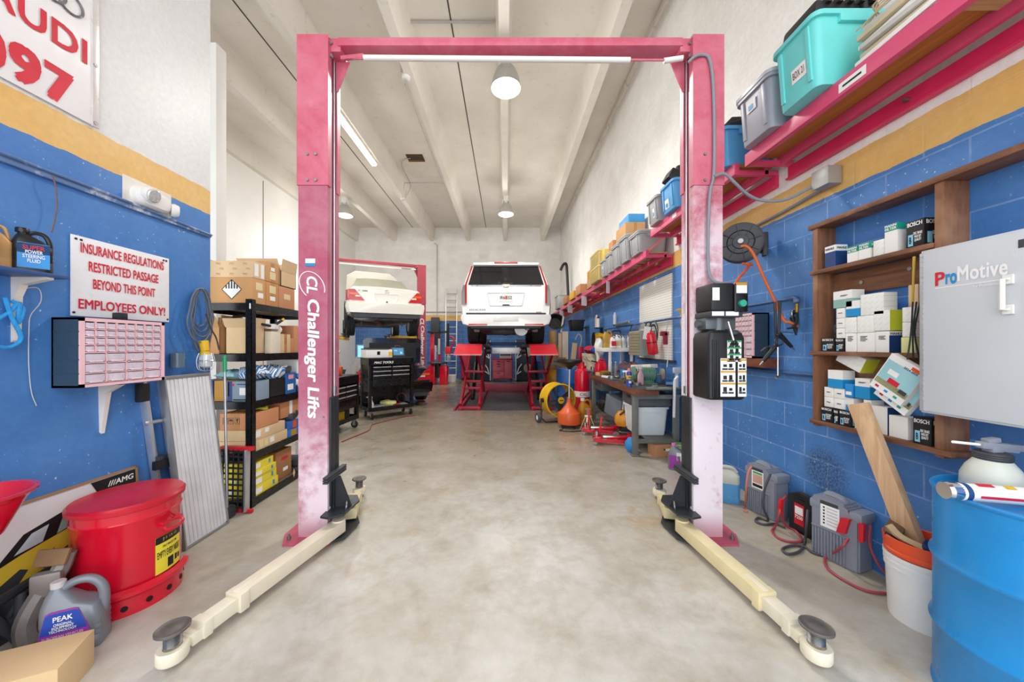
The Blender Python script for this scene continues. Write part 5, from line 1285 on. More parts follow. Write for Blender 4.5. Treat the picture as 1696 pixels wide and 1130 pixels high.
fbox('white and blue box under the all blue box', 1400.5, 1414, .195, 0, None, xf=2.345, bands=[(.45, PEACH), (.3, CYANI), (.25, PEACH)])
fbox('white box with wide blue band, tallest on the bottom stained shelf', 1416, 1441, .13, 0, None, up=.205, bands=[(.6, CYANI), (.4, PEACH)], xf=2.335, texts=[('L', '=2', BLACKI, 0, .3, .5, .08)])
fbox('plain white box under the wide banded box', 1430, 1443, .2, 0, PEACH, xf=2.34)
fbox('white box with navy side beneath the catalogues', 1443, 1470, .17, 0, PEACH, xf=2.345, decals=[('F', DKBLUE, 0, 0, 1, 1)])
fbox('plain white box in front of the black brake boxes near the steel cabinet', 1472, 1504, .13, 0, PEACH, xf=2.34)
fbox('black brake box beside the inner post on the bottom stained shelf', 1512, 1543, .15, 0, BKB, dep=.1, **BOS())
t0_ = carton('parts_box', 'patterned box with yellow edge tilted on top of the banded boxes', 'box', (2.385, 2.34, SH[0] + .41), (.09, .18, .10), HENG, 0, None, '', .002, [('F', bpy.data.materials['lime_print'], 0, 0, 1, 1)]); t0_.rotation_euler = (.45, 0, 0)

# grey steel cabinet hung in front
t = thing('steel_cabinet', 'pale grey steel wall cabinet with white brand lettering and handle', 'cabinet', (0, 0, 0))
CABM = M('cabinet_paint', '#cfd3d8', .42, 0, .05, 2, dirt='#b3b5b8', dthr=.64, dsc=2)
zc0, zc1, yc0, yc1 = 1.147, 1.995, 1.18, 1.80
m = MB(); m.span((2.19, yc0, zc0), (2.30, yc1, zc1), .004); m.build('cabinet_body', CABM, t)
m = MB(); m.span((2.178, yc0, zc0 + .012), (2.19, yc1 - .02, zc1 - .012), .003); dr = m.build('door', CABM, t)
m = MB(); m.tube([(2.176, 1.475, 1.785), (2.145, 1.475, 1.785), (2.145, 1.475, 1.655), (2.176, 1.475, 1.655)], .009, 8); m.box((2.172, 1.475, 1.785), (.01, .03, .04)); m.box((2.172, 1.475, 1.655), (.01, .03, .04)); m.build('handle', WHT, dr)
m = MB(); m.box((2.183, yc1 - .012, (zc0 + zc1) / 2), (.006, .02, zc1 - zc0 - .03)); [m.box((2.181, yc1 - .012, zc0 + .02 + k * .0268), (.01, .012, .018)) for k in range(31)]; m.build('hinge', ALU, t)
u, v = (0, -1, 0), (0, 0, 1); xd = 2.178
txt(dr, 'P', REDI, (xd, 1.711, 1.833), u, v, .038, .068, .03); txt(dr, 'ro', CYANI, (xd, 1.668, 1.826), u, v, .042, .052, .03); txt(dr, 'Motive', PAPER, (xd, 1.562, 1.843), u, v, .165, .073, .03, space=1.05)
decal(dr, 'underline', PAPER, (xd, 1.60, 1.788), u, v, .26, .004); txt(dr, 'by Purolator', PAPER, (xd, 1.545, 1.772), u, v, .09, .018, .02)
decal(dr, 'label_sticker', DKG, (xd, 1.44, 1.93), u, v, .02, .035); txt(dr, 'TM', PAPER, (xd, 1.462, 1.885), u, v, .018, .009)

# catalogues hung on straps, pointer stick
def catalog(label, c, a, seed):
    t = thing('catalogue', label, 'catalogue', c, 0, 'catalogues hanging by the steel cabinet')
    fr_ = Matrix.Rotation(a, 4, 'X')
    m = MB(fr_); m.box((0, 0, -.11), (.032, .19, .23), .002); m.build('page_block', PEACH, t)
    cov = M('cover_%d' % seed, '#f1efec', .4, 0, .02)
    m = MB(fr_); m.box((-.0175, 0, -.11), (.002, .192, .232)); cv = m.build('cover', cov, t)
    def pan(n, mt, y0, y1, z0, z1, o=.0195): q = MB(fr_); q.box((-o, (y0 + y1) / 2, (z0 + z1) / 2), (.001, abs(y1 - y0), abs(z1 - z0))); q.build(n, mt, cv, 0)
    pan('cover_picture', M('sky_print_%d' % seed, '#9fd0d8', .4, 0, .08), .09, -.095, -.03, -.15); pan('cover_picture', M('land_print_%d' % seed, '#9a9a72', .5, 0, .3, 30), .09, -.095, -.15, -.182)
    pan('cover_banner', ORG, -.03, -.09, -.004, -.022); pan('cover_picture', REDI, .03, -.03, -.12, -.15, .0202); pan('cover_picture', PAPER, .055, .0, -.075, -.105, .0202); pan('cover_picture', DKG, -.045, -.085, -.145, -.168, .0202)
    for q in range(3): pan('cover_mark', (REDI, CYANI, TEALI)[q], .07 - q * .055, .05 - q * .055, -.195, -.208)
    u_, v_ = fr_.to_3x3() @ V((0, -1, 0)), fr_.to_3x3() @ V((0, 0, 1))
    txt(cv, '2024-2025', BLACKI, fr_ @ V((-.0185, -.035, -.029)), u_, v_, .075, .012, .02)
    return t
catalog('tool catalogue with red case on its cover hanging crooked by the steel cabinet', (2.235, 1.88, 1.40), math.radians(32), 1)
catalog('second tool catalogue tucked behind and below the crooked one', (2.272, 1.885, 1.34), math.radians(34), 2)
m = MB(); m.cyl(at(1514, 425, 1.87), at(1511, 520, 1.89), .006, .004, 8); solo(m, 'hanging_stick', M('yellow_stick', '#c9a93c', .5), 'thin yellow stick hanging in front of the wrappers', 'stick')
m = MB(); [m.tube([at(1512 + k * 6, 500, 1.845), at(1509 + k * 3, 550, 1.85), at(1503 + k * 10, 596, 1.855)], .004, 6, k=3) for k in range(3)]; solo(m, 'strap_hanger', BLK, 'black straps hanging above the crooked catalogues', 'strap')
# ---------------------------------------------------------------- near the block wall: hose reel, air lines, organiser
t = thing('hose_reel', 'round black air hose reel mounted on the block wall beside the lift column', 'hose reel', (2.20, 3.20, 2.455), math.radians(-34))
m = MB(); R90 = rx(PI / 2)
m.lathe([(0, .075), (.06, .075), (.065, .06), (.165, .055), (.178, .06), (.178, .045), (.16, .04), (.06, .035), (.06, -.035), (.16, -.04), (.178, -.045), (.178, -.06), (.165, -.055), (.06, -.06), (0, -.07)], n=48, M=R90)
m.build('reel_drum', M('reel_black', '#3c4046', .45, 0, .08), t)
m = MB()
for k in range(8): a = k * PI / 4 + .2; m.bar((.07 * math.cos(a), -.062, .07 * math.sin(a)), (.16 * math.cos(a), -.060, .16 * math.sin(a)), .006, .012, up=(0, 1, 0))
m.lathe([(.10, .056), (.106, .066), (.112, .056)], n=40, M=R90); m.build('reel_rib', GUN, t)
m = MB(); m.lathe([(0, .07), (.022, .07), (.022, .10), (0, .10)], n=16, M=R90); m.build('swivel', STEEL, t)
m = MB(); m.lathe([(.1, -.03), (.155, -.03), (.155, .03), (.1, .03)], n=36, M=R90); m.build('wound_hose', ORGR, t)
m = MB(); m.bar((.0, .06, -.02), (.17, .19, -.02), .05, .10); m.box((.19, .17, 0), (.04, .08, .22), .006); m.build('mounting_bracket', BLK, t)
m = MB(); m.tube([at(1227, 408, 3.02), at(1238, 409, 2.99), at(1250, 425, 2.98), at(1266, 462, 2.96), at(1284, 500, 2.94), at(1298, 530, 2.90), at(1308, 534, 2.87), at(1317, 538, 2.86), at(1324, 540, 2.86), at(1330, 528, 2.86), at(1329, 512, 2.87)], .012, 10, k=6)
o = solo(m, 'air_hose', ORGR, 'orange air hose arcing from the reel down to the wall fitting', 'hose')
m = MB(); m.tube([at(1243, 436, 3.15), at(1236, 447, 3.1), at(1226, 458, 3.05), at(1218, 470, 3.0), at(1214, 480, 3.02)], .011, 8, k=4); m.box(at(1238, 438, 3.14), (.10, .02, .02), .006, ry(.15)); solo(m, 'air_hose', M('orange_rubber2', '#e0612c', .5), 'short orange hose end dropping from the reel behind the power unit', 'hose')
# overhead air pipe
PIPEB = M('blue_painted_pipe', '#3d5f93', .45, .1, .2, 8, dirt='#93a5bb', dthr=.58)
p = V((2.405, 2.87, 1.893))
m = MB(); m.cyl((2.405, 3.95, 1.885), p, .016, n=12); m.tube([p, p + V((0, -.03, 0)), p + V((0, -.045, -.012)), p + V((0, -.05, -.04))], .022, 12, k=3)
solo(m, 'air_pipe', PIPEB, 'painted air pipe with grey elbow on the block wall above the air guns', 'pipe')
t = thing('wall_valve', 'brass air fitting with black hose end below the pipe elbow', 'valve', p + V((0, -.05, -.05)))
m = MB(); m.lathe([(0, -.07), (.011, -.07), (.011, -.05), (.015, -.05), (.015, -.03), (.011, -.028), (.013, 0), (0, 0)], n=10); m.build('fitting', M('brass', '#b08a3c', .35, .7), t)
m = MB(); m.tube([V((0, 0, -.07)), V((.0, .0, -.14)), V((-.01, .02, -.19)), V((-.02, .07, -.20))], .01, 8, k=4); m.build('hose_end', BLK, t)
m = MB(); m.cyl((2.43, 3.9, 1.262), (2.43, 2.6, 1.262), .015, n=12); solo(m, 'air_pipe', PIPEB, 'blue painted horizontal pipe on the block wall below the air guns', 'pipe')
def airgun(label, grip, tip, hang, lever, mat=BLK):
    t = thing('air_gun', label, 'air gun', (0, 0, 0))
    g, tp = V(grip), V(tip); d = (tp - g)
    m = MB(); m.tube([g, g + d * .25, g + d * .55, g + d * .8], lambda k: .020 - .006 * k, 10); m.build('gun_grip', mat, t)
    m = MB(); m.cyl(g + d * .8, tp, .008, .005, 8); m.build('nozzle', STEEL, t)
    m = MB(); m.tube([g, V(hang) * .5 + g * .5 + V((0, 0, .0)), V(hang)], .010, 8, k=3); m.build('hose_tail', GUN, t)
    m = MB(); q = V(lever); m.tube([g, (g + q) / 2 + V((-.01, 0, .012)), q], .006, 6, k=3); m.build('trigger', CHROME, t)
    return t
Yg = 2.86
airgun('longest black air gun with chrome trigger, hanging lowest on the block wall', at(1286, 572, Yg), at(1258, 605, Yg), at(1283, 500, Yg + .03), at(1260, 582, Yg))
airgun('black air gun pointing down beside the longest one', at(1290, 553, Yg - .03), at(1316, 580, Yg - .03), at(1292, 498, Yg + .02), at(1313, 552, Yg - .03))
airgun('small black blow gun hanging by the brass fitting', at(1312, 525, Yg + .03), at(1322, 562, Yg + .02), at(1319, 508, Yg + .03), at(1317, 512, Yg + .02))
t = thing('tyre_chuck', 'chrome tyre inflator stem hanging below the round gauge of the air guns', 'tyre chuck', (0, 0, 0))
m = MB(); m.cyl(at(1288, 575, 2.84), at(1288, 622, 2.84), .006, n=8); m.cyl(at(1285, 626, 2.84), at(1291, 622, 2.84), .011, n=8); m.build('stem', CHROME, t)
m = MB(); c0 = at(1290, 566, 2.83); m.tube([c0 + V((.035 * math.cos(a), 0, .03 * math.sin(a))) for a in [k * PI / 10 for k in range(20)]], .006, 6, closed=True); m.build('gauge_ring', GUN, t)
og = organiser('dark drawer organiser with faded pink front on the block wall beside the power unit', (2.364, 3.37, 1.382), (.42, .145, .42), -PI / 2, 'pink fronted drawer organisers')
m = MB(); m.span((2.30, 3.05, 1.30), (2.447, 3.56, 1.378), .004); solo(m, 'timber_block', wood('red_brown_block', '#8a4b2a', '#6c3820', .6, 'Y'), 'red brown timber block under the drawer organiser on the block wall', 'block')

# ---------------------------------------------------------------- jump starters on the floor
PGR = M('pack_grey', '#868b97', .5, 0, .06)
def pack(label, c, a, size, body, dark=False, clamps='both', labelm=PAPER):
    w, d, h = size            # w along the wall (local x), d out from it, front faces local -y
    t = thing('jump_starter', label, 'jump starter', c, a)
    m = MB()
    prof = [(-w/2, 0), (w/2, 0), (w/2, h * .80), (w * .46, h * .88), (w * .30, h * .90), (w * .26, h * .90), (w * .22, h * .97), (w * .05, h), (-w * .40, h), (-w / 2, h * .95)]
    q = MB(); q.prism(prof, (0, -d / 2, 0), (1, 0, 0), (0, 0, 1), d); bmesh.ops.bevel(q.bm, geom=[e for e in q.bm.edges], offset=.010, segments=2, affect='EDGES'); bd = q.build('case', body, t)
    m = MB()
    if not dark:
        for k in range(11): m.box((-w * .44 + k * w * .067, -d / 2 - .004, h * .25), (w * .03, .012, h * .44), .003)
        m.box((-w * .08, -d / 2 - .002, h * .49), (w * .80, .012, .01), .003)
    else:
        m.box((0, -d / 2 - .004, h * .5), (w * .62, .01, h * .8), .004)
    m.build('case_ribs', body, bd)
    m = MB(); m.box((-w * .10, 0, h * .90), (w * .42, d * 1.02, h * .10), .01); m.build('handle_recess', DKG if not dark else BLKM, bd)
    m = MB(); m.tube([(-w * .30, 0, h * .93), (-w * .26, 0, h * 1.01), (w * .04, 0, h * 1.0), (w * .10, 0, h * .92)], d * .16, 8, k=3); m.build('carry_handle', body, bd)
    for s in ((1,) if clamps == 'one' else (1, -1)):
        m = MB(); m.box((s * (w / 2 - .02) if s > 0 else -w / 2 + .025, -.0, h * .84), (.075, d * 1.04, h * .16), .02); m.build('clamp_shroud', body, bd)
    if dark: l_ = decal(t, 'front_label', RED2, (-w * .08, -d / 2 - .0095, h * .52), (1, 0, 0), (0, 0, 1), w * .32, h * .55); decal(l_, 'label_panel', PAPER, (-w * .08, -d / 2 - .011, h * .62), (1, 0, 0), (0, 0, 1), w * .26, h * .2); txt(l_, '7250', PAPER, (-w * .08, -d / 2 - .0115, h * .45), (1, 0, 0), (0, 0, 1), w * .26, h * .09, .03)
    else:
        l_ = decal(t, 'front_label', labelm, (-w * .08, -d / 2 - .001, h * .70), (1, 0, 0), (0, 0, 1), w * .40, h * .36)
    return t, l_
ex = onz(1248, 850); 
t1, l1 = pack('grey jump starter pack next to the lift column on the floor', (2.315, 3.03, 0), -PI / 2 + .25, (.27, .15, .43), PGR)
t2, l2 = pack('black jump starter with red label between the two grey ones', (2.385, 2.69, 0), -PI / 2 + .1, (.25, .10, .30), BLK, True, 'both')
t3, l3 = pack('largest grey jump starter with red clamps and a white instruction sheet', (2.33, 2.375, 0), -PI / 2 + .32, (.27, .15, .43), PGR, False, 'both')
decal(l1, 'label_panel', M('salmon_print', '#d8a894', .5), (-.021, -.0775, .31), (1, 0, 0), (0, 0, 1), .085, .075); decal(l1, 'label_panel', BLACKI, (-.021, -.0775, .25), (1, 0, 0), (0, 0, 1), .09, .025); decal(l1, 'label_panel', GREENI, (-.021, -.0775, .362), (1, 0, 0), (0, 0, 1), .085, .018)
for k in range(6):
    decal(l3, 'pictogram', BLACKI, (-.055, -.0775, .36 - k * .022), (1, 0, 0), (0, 0, 1), .010, .011); decal(l3, 'print_line', LGRY, (-.008, -.0775, .36 - k * .022), (1, 0, 0), (0, 0, 1), .06, .008)
m = MB(); m.loft([[(x, y, z) for x, z in ((.055, .34), (.10, .35), (.075, .24), (.03, .235))] for y in (-.108, -.078)], True); m.build('clamp', RED2, t3)
m = MB(); m.loft([[(x, y, z) for x, z in ((.138, .345), (.165, .345), (.162, .23), (.14, .22))] for y in (-.09, -.06)], True); m.build('clamp', RED2, t3)
def cable(label, pts, r, mat, par=None, k=6):
    m = MB(); m.tube(pts, r, 8, k=k)
    if par is not None:
        m.bm.transform(par.matrix_basis.inverted() if False else (Matrix.Translation(par.location) @ Matrix.Rotation(par.rotation_euler.z, 4, 'Z')).inverted()); return m.build('cable', mat, par)
    return solo(m, 'cable', mat, label, 'cable')
CABR = M('red_cable', '#a8424e', .45); CABB = M('dark_cable', '#46484d', .5); CABS = M('salmon_cable', '#cf7f70', .5)
def fl(px, py, z=.011): return onz(px, py, z)
cable('', [at(1405, 893, 2.25), at(1395, 906, 2.24), fl(1378, 918, .05), fl(1366, 927), fl(1374, 945), fl(1410, 968), fl(1440, 980), fl(1468, 983)], .008, CABR, t3)
cable('', [V((2.37, 2.22, .33)), at(1440, 900, 2.2), at(1455, 935, 2.16), V((2.40, 2.10, .03)), V((2.41, 2.03, .012))], .007, CABR, t3)
cable('', [at(1302, 822, 2.76), at(1295, 832, 2.74), at(1290, 855, 2.72), fl(1284, 872, .02), fl(1279, 880), fl(1290, 892), fl(1312, 898), fl(1328, 895), fl(1318, 880), fl(1300, 870, .05), at(1296, 850, 2.72)], .009, CABR, t2)
cable('', [at(1338, 845, 2.58), at(1336, 868, 2.54), fl(1334, 892, .02), fl(1326, 912), fl(1306, 918), fl(1296, 910), fl(1312, 904), fl(1332, 906), fl(1345, 915), fl(1362, 920)], .009, CABB, t2)
cable('', [at(1245, 772, 3.05), at(1239, 785, 3.04), at(1236, 810, 3.03), fl(1234, 838), fl(1232, 845), fl(1238, 848)], .009, CABS, t1)
cable('', [at(1276, 785, 2.84), at(1266, 812, 2.82), at(1264, 840, 2.82), fl(1272, 862, .02), fl(1256, 858), fl(1252, 864), fl(1266, 869), fl(1284, 868), fl(1300, 874)], .009, CABB, t1)
m = MB(); m.box(at(1293, 840, 2.73), (.03, .03, .13), .008, ry(.1)); m.bm.transform((Matrix.Translation(t2.location) @ Matrix.Rotation(t2.rotation_euler.z, 4, 'Z')).inverted()); m.build('clamp', RED2, t2)
t = thing('fluid_jug', 'translucent jug half full of bright blue fluid behind the lift column foot', 'jug', (2.13, 3.30, 0), math.radians(-25))
m = MB(); A = lambda z, k: [(x, y, z) for x, y in rrect(.21 * k, .15 * k, .03, 4)]
m.loft([A(.185, .955), A(.20, 1), A(.26, .98), A(.29, .7), A(.305, .3)]); m.tube([(-.06, 0, .29), (-.03, 0, .325), (.05, 0, .32), (.085, 0, .28)], .016, 8, k=3); m.build('body', TRANSL, t)
m = MB(); m.loft([A(.0, .92), A(.01, 1), A(.185, 1)]); m.build('fluid', M('blue_fluid', '#5aa6dc', .25, 0, .05), t)
m = MB(); m.lathe([(0, .30), (.024, .30), (.024, .33), (0, .33)], (-.05, 0, 0), 14); m.build('cap', WHT, t)

# ---------------------------------------------------------------- drum, bucket and what they carry
t = thing('steel_drum', 'large blue steel drum standing at the near end of the block wall', 'drum', (2.135, 1.345, 0))
m = MB()
pr = [(0, .006), (.275, .006), (.278, 0), (.29, .0), (.29, .012), (.285, .016)]
for zc_ in (.29, .58): pr += [(.285, zc_ - .022), (.295, zc_ - .008), (.297, zc_), (.295, zc_ + .008), (.285, zc_ + .022)]
pr += [(.285, .862), (.292, .868), (.294, .876), (.291, .882), (.282, .882), (.279, .874), (.277, .862), (0, .862)]
m.lathe(pr, n=72); m.build('drum_body', DRUMB, t)
m = MB(); m.lathe([(0, .862), (.032, .862), (.034, .874), (.02, .878), (0, .878)], (-.17, .12, 0), 20); m.build('bung', LGRY, t)
m = MB(); m.box((-.06, -.16, .8632), (.09, .02, .0012), M=rz(.4)); m.build('paint_chip', PAPER, t)
m = MB(); m.loft([[(.02, -.05, .8625), (.2, -.02, .8625), (.24, -.12, .8625), (.10, -.22, .8625)], [(.02, -.05, .8637), (.2, -.02, .8637), (.24, -.12, .8637), (.10, -.22, .8637)]]); m.build('bare_patch', M('bare_top', '#cfc3ae', .6, 0, .1), t)
a, b = at(1563, 797, 1.405), V((2.30, 1.31, .918))
a = V((at(1563, 797, 1.40).x, 1.40, .905)); b = V((2.22, 1.30, .905)); d = b - a
t = thing('aerosol_can', 'white aerosol can with silver end lying on top of the blue drum', 'can', (0, 0, 0))
m = MB(); m.cyl(a + d * .09, b, .034, n=28); m.build('can_body', M('can_white', '#f0efeb', .3, 0, .02), t)
m = MB(); dn = d.normalized(); m.cyl(a, a + d * .03, .033, .036, 24); m.cyl(a + d * .03, a + d * .1, .036, .034, 24); m.build('can_rim', CHROME, t)
m = MB(); m.cyl(a + d * .12, a + d * .16, .0345, n=28); m.build('label_band', DKBLUE, t)
m = MB(); m.cyl(a + d * .80, a + d * .985, .0346, n=28); m.build('label_band', YEL, t)
sd = dn.cross(V((0, 0, 1))); 
def on_can(pos, ang): return a + d * pos + (sd * math.cos(ang) + V((0, 0, 1)) * math.sin(ang)) * .0352
for pos, ang, w_, mt in ((.28, 1.3, .05, REDI), (.45, 1.2, .03, YEL), (.62, .9, .05, LGRY)):
    n_ = (sd * math.cos(ang) + V((0, 0, 1)) * math.sin(ang)); decal(t, 'label_panel', mt, on_can(pos, ang), dn, n_.cross(dn), w_, .018)
ang = -.15; n_ = (sd * math.cos(ang) + V((0, 0, 1)) * math.sin(ang)); decal(t, 'label_stripe', REDI, on_can(.48, ang), dn, n_.cross(dn), d.length * .55, .010)
ang = .75; n_ = (sd * math.cos(ang) + V((0, 0, 1)) * math.sin(ang)); txt(t, 'EVERC', BLACKI, on_can(.89, ang) + n_ * .0015, n_.cross(dn) * -1, dn, .05, .03, .03)
t = thing('pump_sprayer', 'milky pump sprayer with grey trigger head standing on the blue drum', 'sprayer', (2.14, 1.50, .863))
m = MB(); m.lathe([(0, 0), (.085, 0), (.092, .012), (.09, .06), (.075, .10), (.052, .135), (.047, .14), (.047, .15), (0, .15)], n=32); m.build('bottle', TRANSL, t)
m = MB(); m.lathe([(0, .135), (.053, .135)] + [(.054 + .002 * (k % 2), .14 + k * .004) for k in range(6)] + [(.05, .168), (0, .172)], n=32); m.build('collar', DKG, t)
m = MB(); m.bar((-.06, 0, .20), (.14, 0, .183), .035, .03, .008); m.bar((-.035, 0, .215), (.02, 0, .222), .03, .022, .006); m.bar((.10, 0, .17), (.0, 0, .18), .03, .012, .004); m.box((0, 0, .18), (.05, .04, .03), .008); m.build('trigger_head', GRY, t)
m = MB(); m.cyl((-.06, 0, .200), (-.175, 0, .212), .006, n=8); m.build('nozzle_tube', PAPER, t)

t = thing('white_bucket', 'white plastic pail on the floor between the blue drum and jump starters', 'bucket', (2.268, 1.85, 0))
m = MB(); m.lathe([(0, .004), (.125, .004), (.13, 0), (.133, .01), (.143, .27), (.149, .272), (.149, .285), (.145, .287), (.146, .30), (.151, .302), (.151, .315), (.147, .317), (.148, .33), (.153, .332), (.153, .352), (.146, .352), (.134, .05), (0, .03)], n=48); m.build('pail', M('pail_white', '#ecebe8', .45, 0, .05, 4, dirt='#c9c5bb', dthr=.66), t)
t = thing('orange_bucket', 'orange pail nested in the white one and holding timber offcuts', 'bucket', (2.268, 1.85, .10))
m = MB(); m.lathe([(0, .0), (.11, .0), (.128, .256), (.15, .258), (.151, .275), (.147, .28), (.148, .295), (.152, .297), (.153, .325), (.155, .34), (.15, .345), (.142, .342), (.12, .04), (0, .02)], n=48); m.build('pail', M('pail_orange', '#f0552a', .4, 0, .06), t)
BM = wood('dirty_stud', '#e6c29a', '#cda27a', .6, 'Z', .8, '#9a7656')
m = MB(); m.bar((2.292, 1.83, .16), (2.205, 2.135, 1.135), .10, .042, .003, up=(1, .1, 0)); solo(m, 'timber_stud', BM, 'long rough timber stud leaning out of the orange pail against the stained shelf', 'timber')
t = thing('scrub_brush', 'worn scrubbing brush lying in the top of the orange pail', 'brush', (2.20, 1.93, .43), .6)
m = MB(); m.box((0, 0, .035), (.16, .07, .03), .012, rx(.3)); m.build('brush_block', wood('brush_block', '#8a6a4a', '#5d4632', .6), t)
m = MB(); m.box((0, .0, .012), (.14, .06, .03), .006, rx(.3)); m.build('bristles', BLK, t)
m = MB(); m.tube([(2.13, 1.90, .50), (2.15, 1.86, .455), (2.20, 1.80, .43), (2.27, 1.77, .425)], .02, 4, k=4); solo(m, 'card_strip', CARD2, 'curled strip of pale cardboard sticking out of the orange pail', 'cardboard')
m = MB(); m.lathe([(0, 0), (.04, 0), (.042, .005), (.042, .03), (0, .03)], (0, 0, 0), 20, rx(.5)); solo(m, 'jar_lid', DKBLUE, 'small blue lid lying in the orange pail', 'lid', (2.225, 1.78, .425))
# ---------------------------------------------------------------- workbench and wall above it
BX0, BX1, BY0, BY1, BZ = 1.70, 2.36, 4.52, 7.0, .92
t = thing('workbench', 'cluttered steel framed workbench with thick timber top along the block wall', 'workbench', (0, 0, 0))
BTOP = M('dark_bench_top', '#4a4440', .6, 0, .25, 5)
m = MB(); m.span((BX0, BY0, BZ - .085), (BX0 + .33, BY1, BZ - .003), .004); bt = m.build('timber_edge', BENCHW, t)
m = MB(); m.span((BX0, BY0, BZ - .004), (BX1, BY1, BZ)); m.span((BX0 + .33, BY0 + .02, BZ - .03), (BX1, BY1, BZ - .003)); m.build('bench_top', BTOP, t)
LEGM = M('bench_leg', '#7b7a74', .5, .2, .12, 8)
for x in (BX0 + .05, BX1 - .06):
    for y in (BY0 + .1, BY1 - .2):
        m = MB(); m.box((x, y, BZ / 2 - .04), (.075, .05, BZ - .09), .003); m.box((x, y, .012), (.11, .09, .024), .004); m.build('leg', LEGM, t)
for y in (BY0 + .1, BY1 - .2):
    m = MB(); m.prism([(BX0 - .0, .83), (BX1, .83), (BX1 - .04, .775), (BX0 + .04, .775)], (0, y - .03, 0), (1, 0, 0), (0, 0, 1), .05); m.build('cross_rail', LEGM, t)
    m = MB(); m.box(((BX0 + BX1) / 2, y, .20), (BX1 - BX0 - .1, .04, .05)); m.build('cross_rail', LEGM, t)
m = MB(); m.span((BX0 + .20, BY0 + .08, .222), (BX1 - .03, BY1 - .2, .24)); m.build('lower_shelf', M('lower_shelf_paint', '#6b6c66', .6, 0, .15), t)
for y0, y1, xin in ((BY0 + .16, BY0 + .70, .08), (BY1 - .75, BY1 - .15, .04)):
    m = MB(); m.span((BX0 + xin, y0, .66), (BX1 - .1, y1, .83), .004); d_ = m.build('drawer', M('drawer_grey', '#5b6166', .5, .1, .1), t)
    m = MB(); m.box((BX0 + xin - .008, (y0 + y1) / 2, .76), (.015, .12, .03), .005); m.build('handle', GUN, d_)
ob = lambda px, py, z=BZ: onz(px, py, z)
# spray cans, bottles
def spray_can(label, c, r, h, body, cap, tilt=None, band=None, top=None):
    t = thing('spray_can', label, 'spray can', c, 0)
    m = MB(); m.lathe([(0, 0), (r, 0), (r * 1.03, .004), (r, .008), (r, h * .74), (r * .9, h * .79), (r * .6, h * .82), (0, h * .82)], n=24); m.build('can_body', body, t)
    m = MB(); m.lathe([(0, h * .82), (r * .62, h * .82), (r * .62, h * .9), (r * .45, h), (0, h)], n=18); m.build('cap', cap, t)
    if band: m = MB(); m.lathe([(r + .0005, h * band[1]), (r + .001, h * band[1]), (r + .001, h * band[2]), (r + .0005, h * band[2])], n=24); m.build('label_band', band[0], t)
    if top: m = MB(); m.lathe([(0, -.001), (r * .62, -.001), (r * .62, .001), (0, .001)], (0, -r - .0005, h * .5), 20, rx(PI / 2)); m.build('label_badge', top, t)
    return t
wd = spray_can('blue and yellow spray lubricant can with pink cap at the bench corner', ob(1042, 641), .036, .26, M('can_blue', '#2c46a0', .3), M('pink_cap', '#e58a9a', .4), None, (YEL, .42, .62))
txt(wd, 'WD40', M('can_blue2', '#1f3590', .4), (0, -.038, .135), (1, 0, 0), (0, 0, 1), .05, .022, .03)
decal(wd, 'label_panel', PAPER, (0, -.0365, .07), (1, 0, 0), (0, 0, 1), .035, .03)
def spray_bottle(label, c, body, trig, h=.27, name='spray_bottle', a=0):
    t = thing(name, label, 'spray bottle', c, a)
    m = MB(); R = lambda z, k: [(x, y, z * h) for x, y in rrect(.09 * k, .06 * k, .025, 4)]
    m.loft([R(0, .95), R(.02, 1), R(.45, 1), R(.60, .6), R(.72, .32), R(.76, .32)]); m.build('bottle', body, t)
    m = MB(); m.box((-.01, 0, h * .80), (.045, .035, h * .09), .008); m.box((-.03, 0, h * .91), (.10, .03, h * .13), .01); m.bar((-.055, 0, h * .86), (-.04, 0, h * .66), .018, .012, .004); m.cyl((-.08, 0, h * .92), (-.10, 0, h * .92), .010, n=8); m.build('trigger_head', trig, t)
    return t
spray_bottle('pink tinted spray bottle with white trigger standing by the green grinder', ob(1061, 637), M('pink_liquid', '#e9b9c2', .25, 0, .08, trans=.2), M('white_red_trigger', '#efe3dc', .4), .30)
spray_bottle('white and orange trigger bottle lying tipped behind the pink one', ob(1072, 631), WHT, ORG, .24)
# bench grinder
c = ob(1084, 634); c.x = 2.13; c.y = 5.05
t = thing('bench_grinder', 'old green bench grinder with grey wheel guard on the workbench', 'bench grinder', (2.13, 5.14, BZ), math.radians(-12))
m = MB(); Ry = ry(PI / 2)
m.lathe([(0, -.13), (.07, -.125), (.095, -.10), (.10, 0), (.095, .10), (.07, .125), (0, .13)], (0, 0, .145), 28, Ry); [m.box((-.07 + k * .035, 0, .145), (.008, .205, .205), .003) for k in range(5)]; m.build('motor_body', MACHG, t)
m = MB(); m.lathe([(0, -.03), (.10, -.03), (.115, -.02), (.115, .025), (.10, .03), (0, .03)], (-.20, 0, .14), 28, Ry); m.build('wheel_guard', MACHG, t)
m = MB(); m.lathe([(0, -.022), (.085, -.022), (.09, -.015), (.09, .02), (.085, .024), (0, .024)], (.21, 0, .14), 28, Ry); m.build('grinding_wheel', M('grindstone', '#8d8781', .85, 0, .12, 20, bump=.2), t)
m = MB(); m.cyl((-.24, 0, .14), (.24, 0, .14), .016); m.build('shaft', STEEL, t)
m = MB(); m.loft([[(x, y, z) for x, y in rrect(w_, d_, .02)] for z, w_, d_ in ((0, .26, .20), (.012, .26, .20), (.03, .16, .13), (.06, .13, .11))]); m.build('pedestal', MACHG, t)
t = thing('grinder_plate', 'grey green iron base plate lying in front of the grinder', 'plate', ob(1083, 645) + V((.02, .02, 0)))
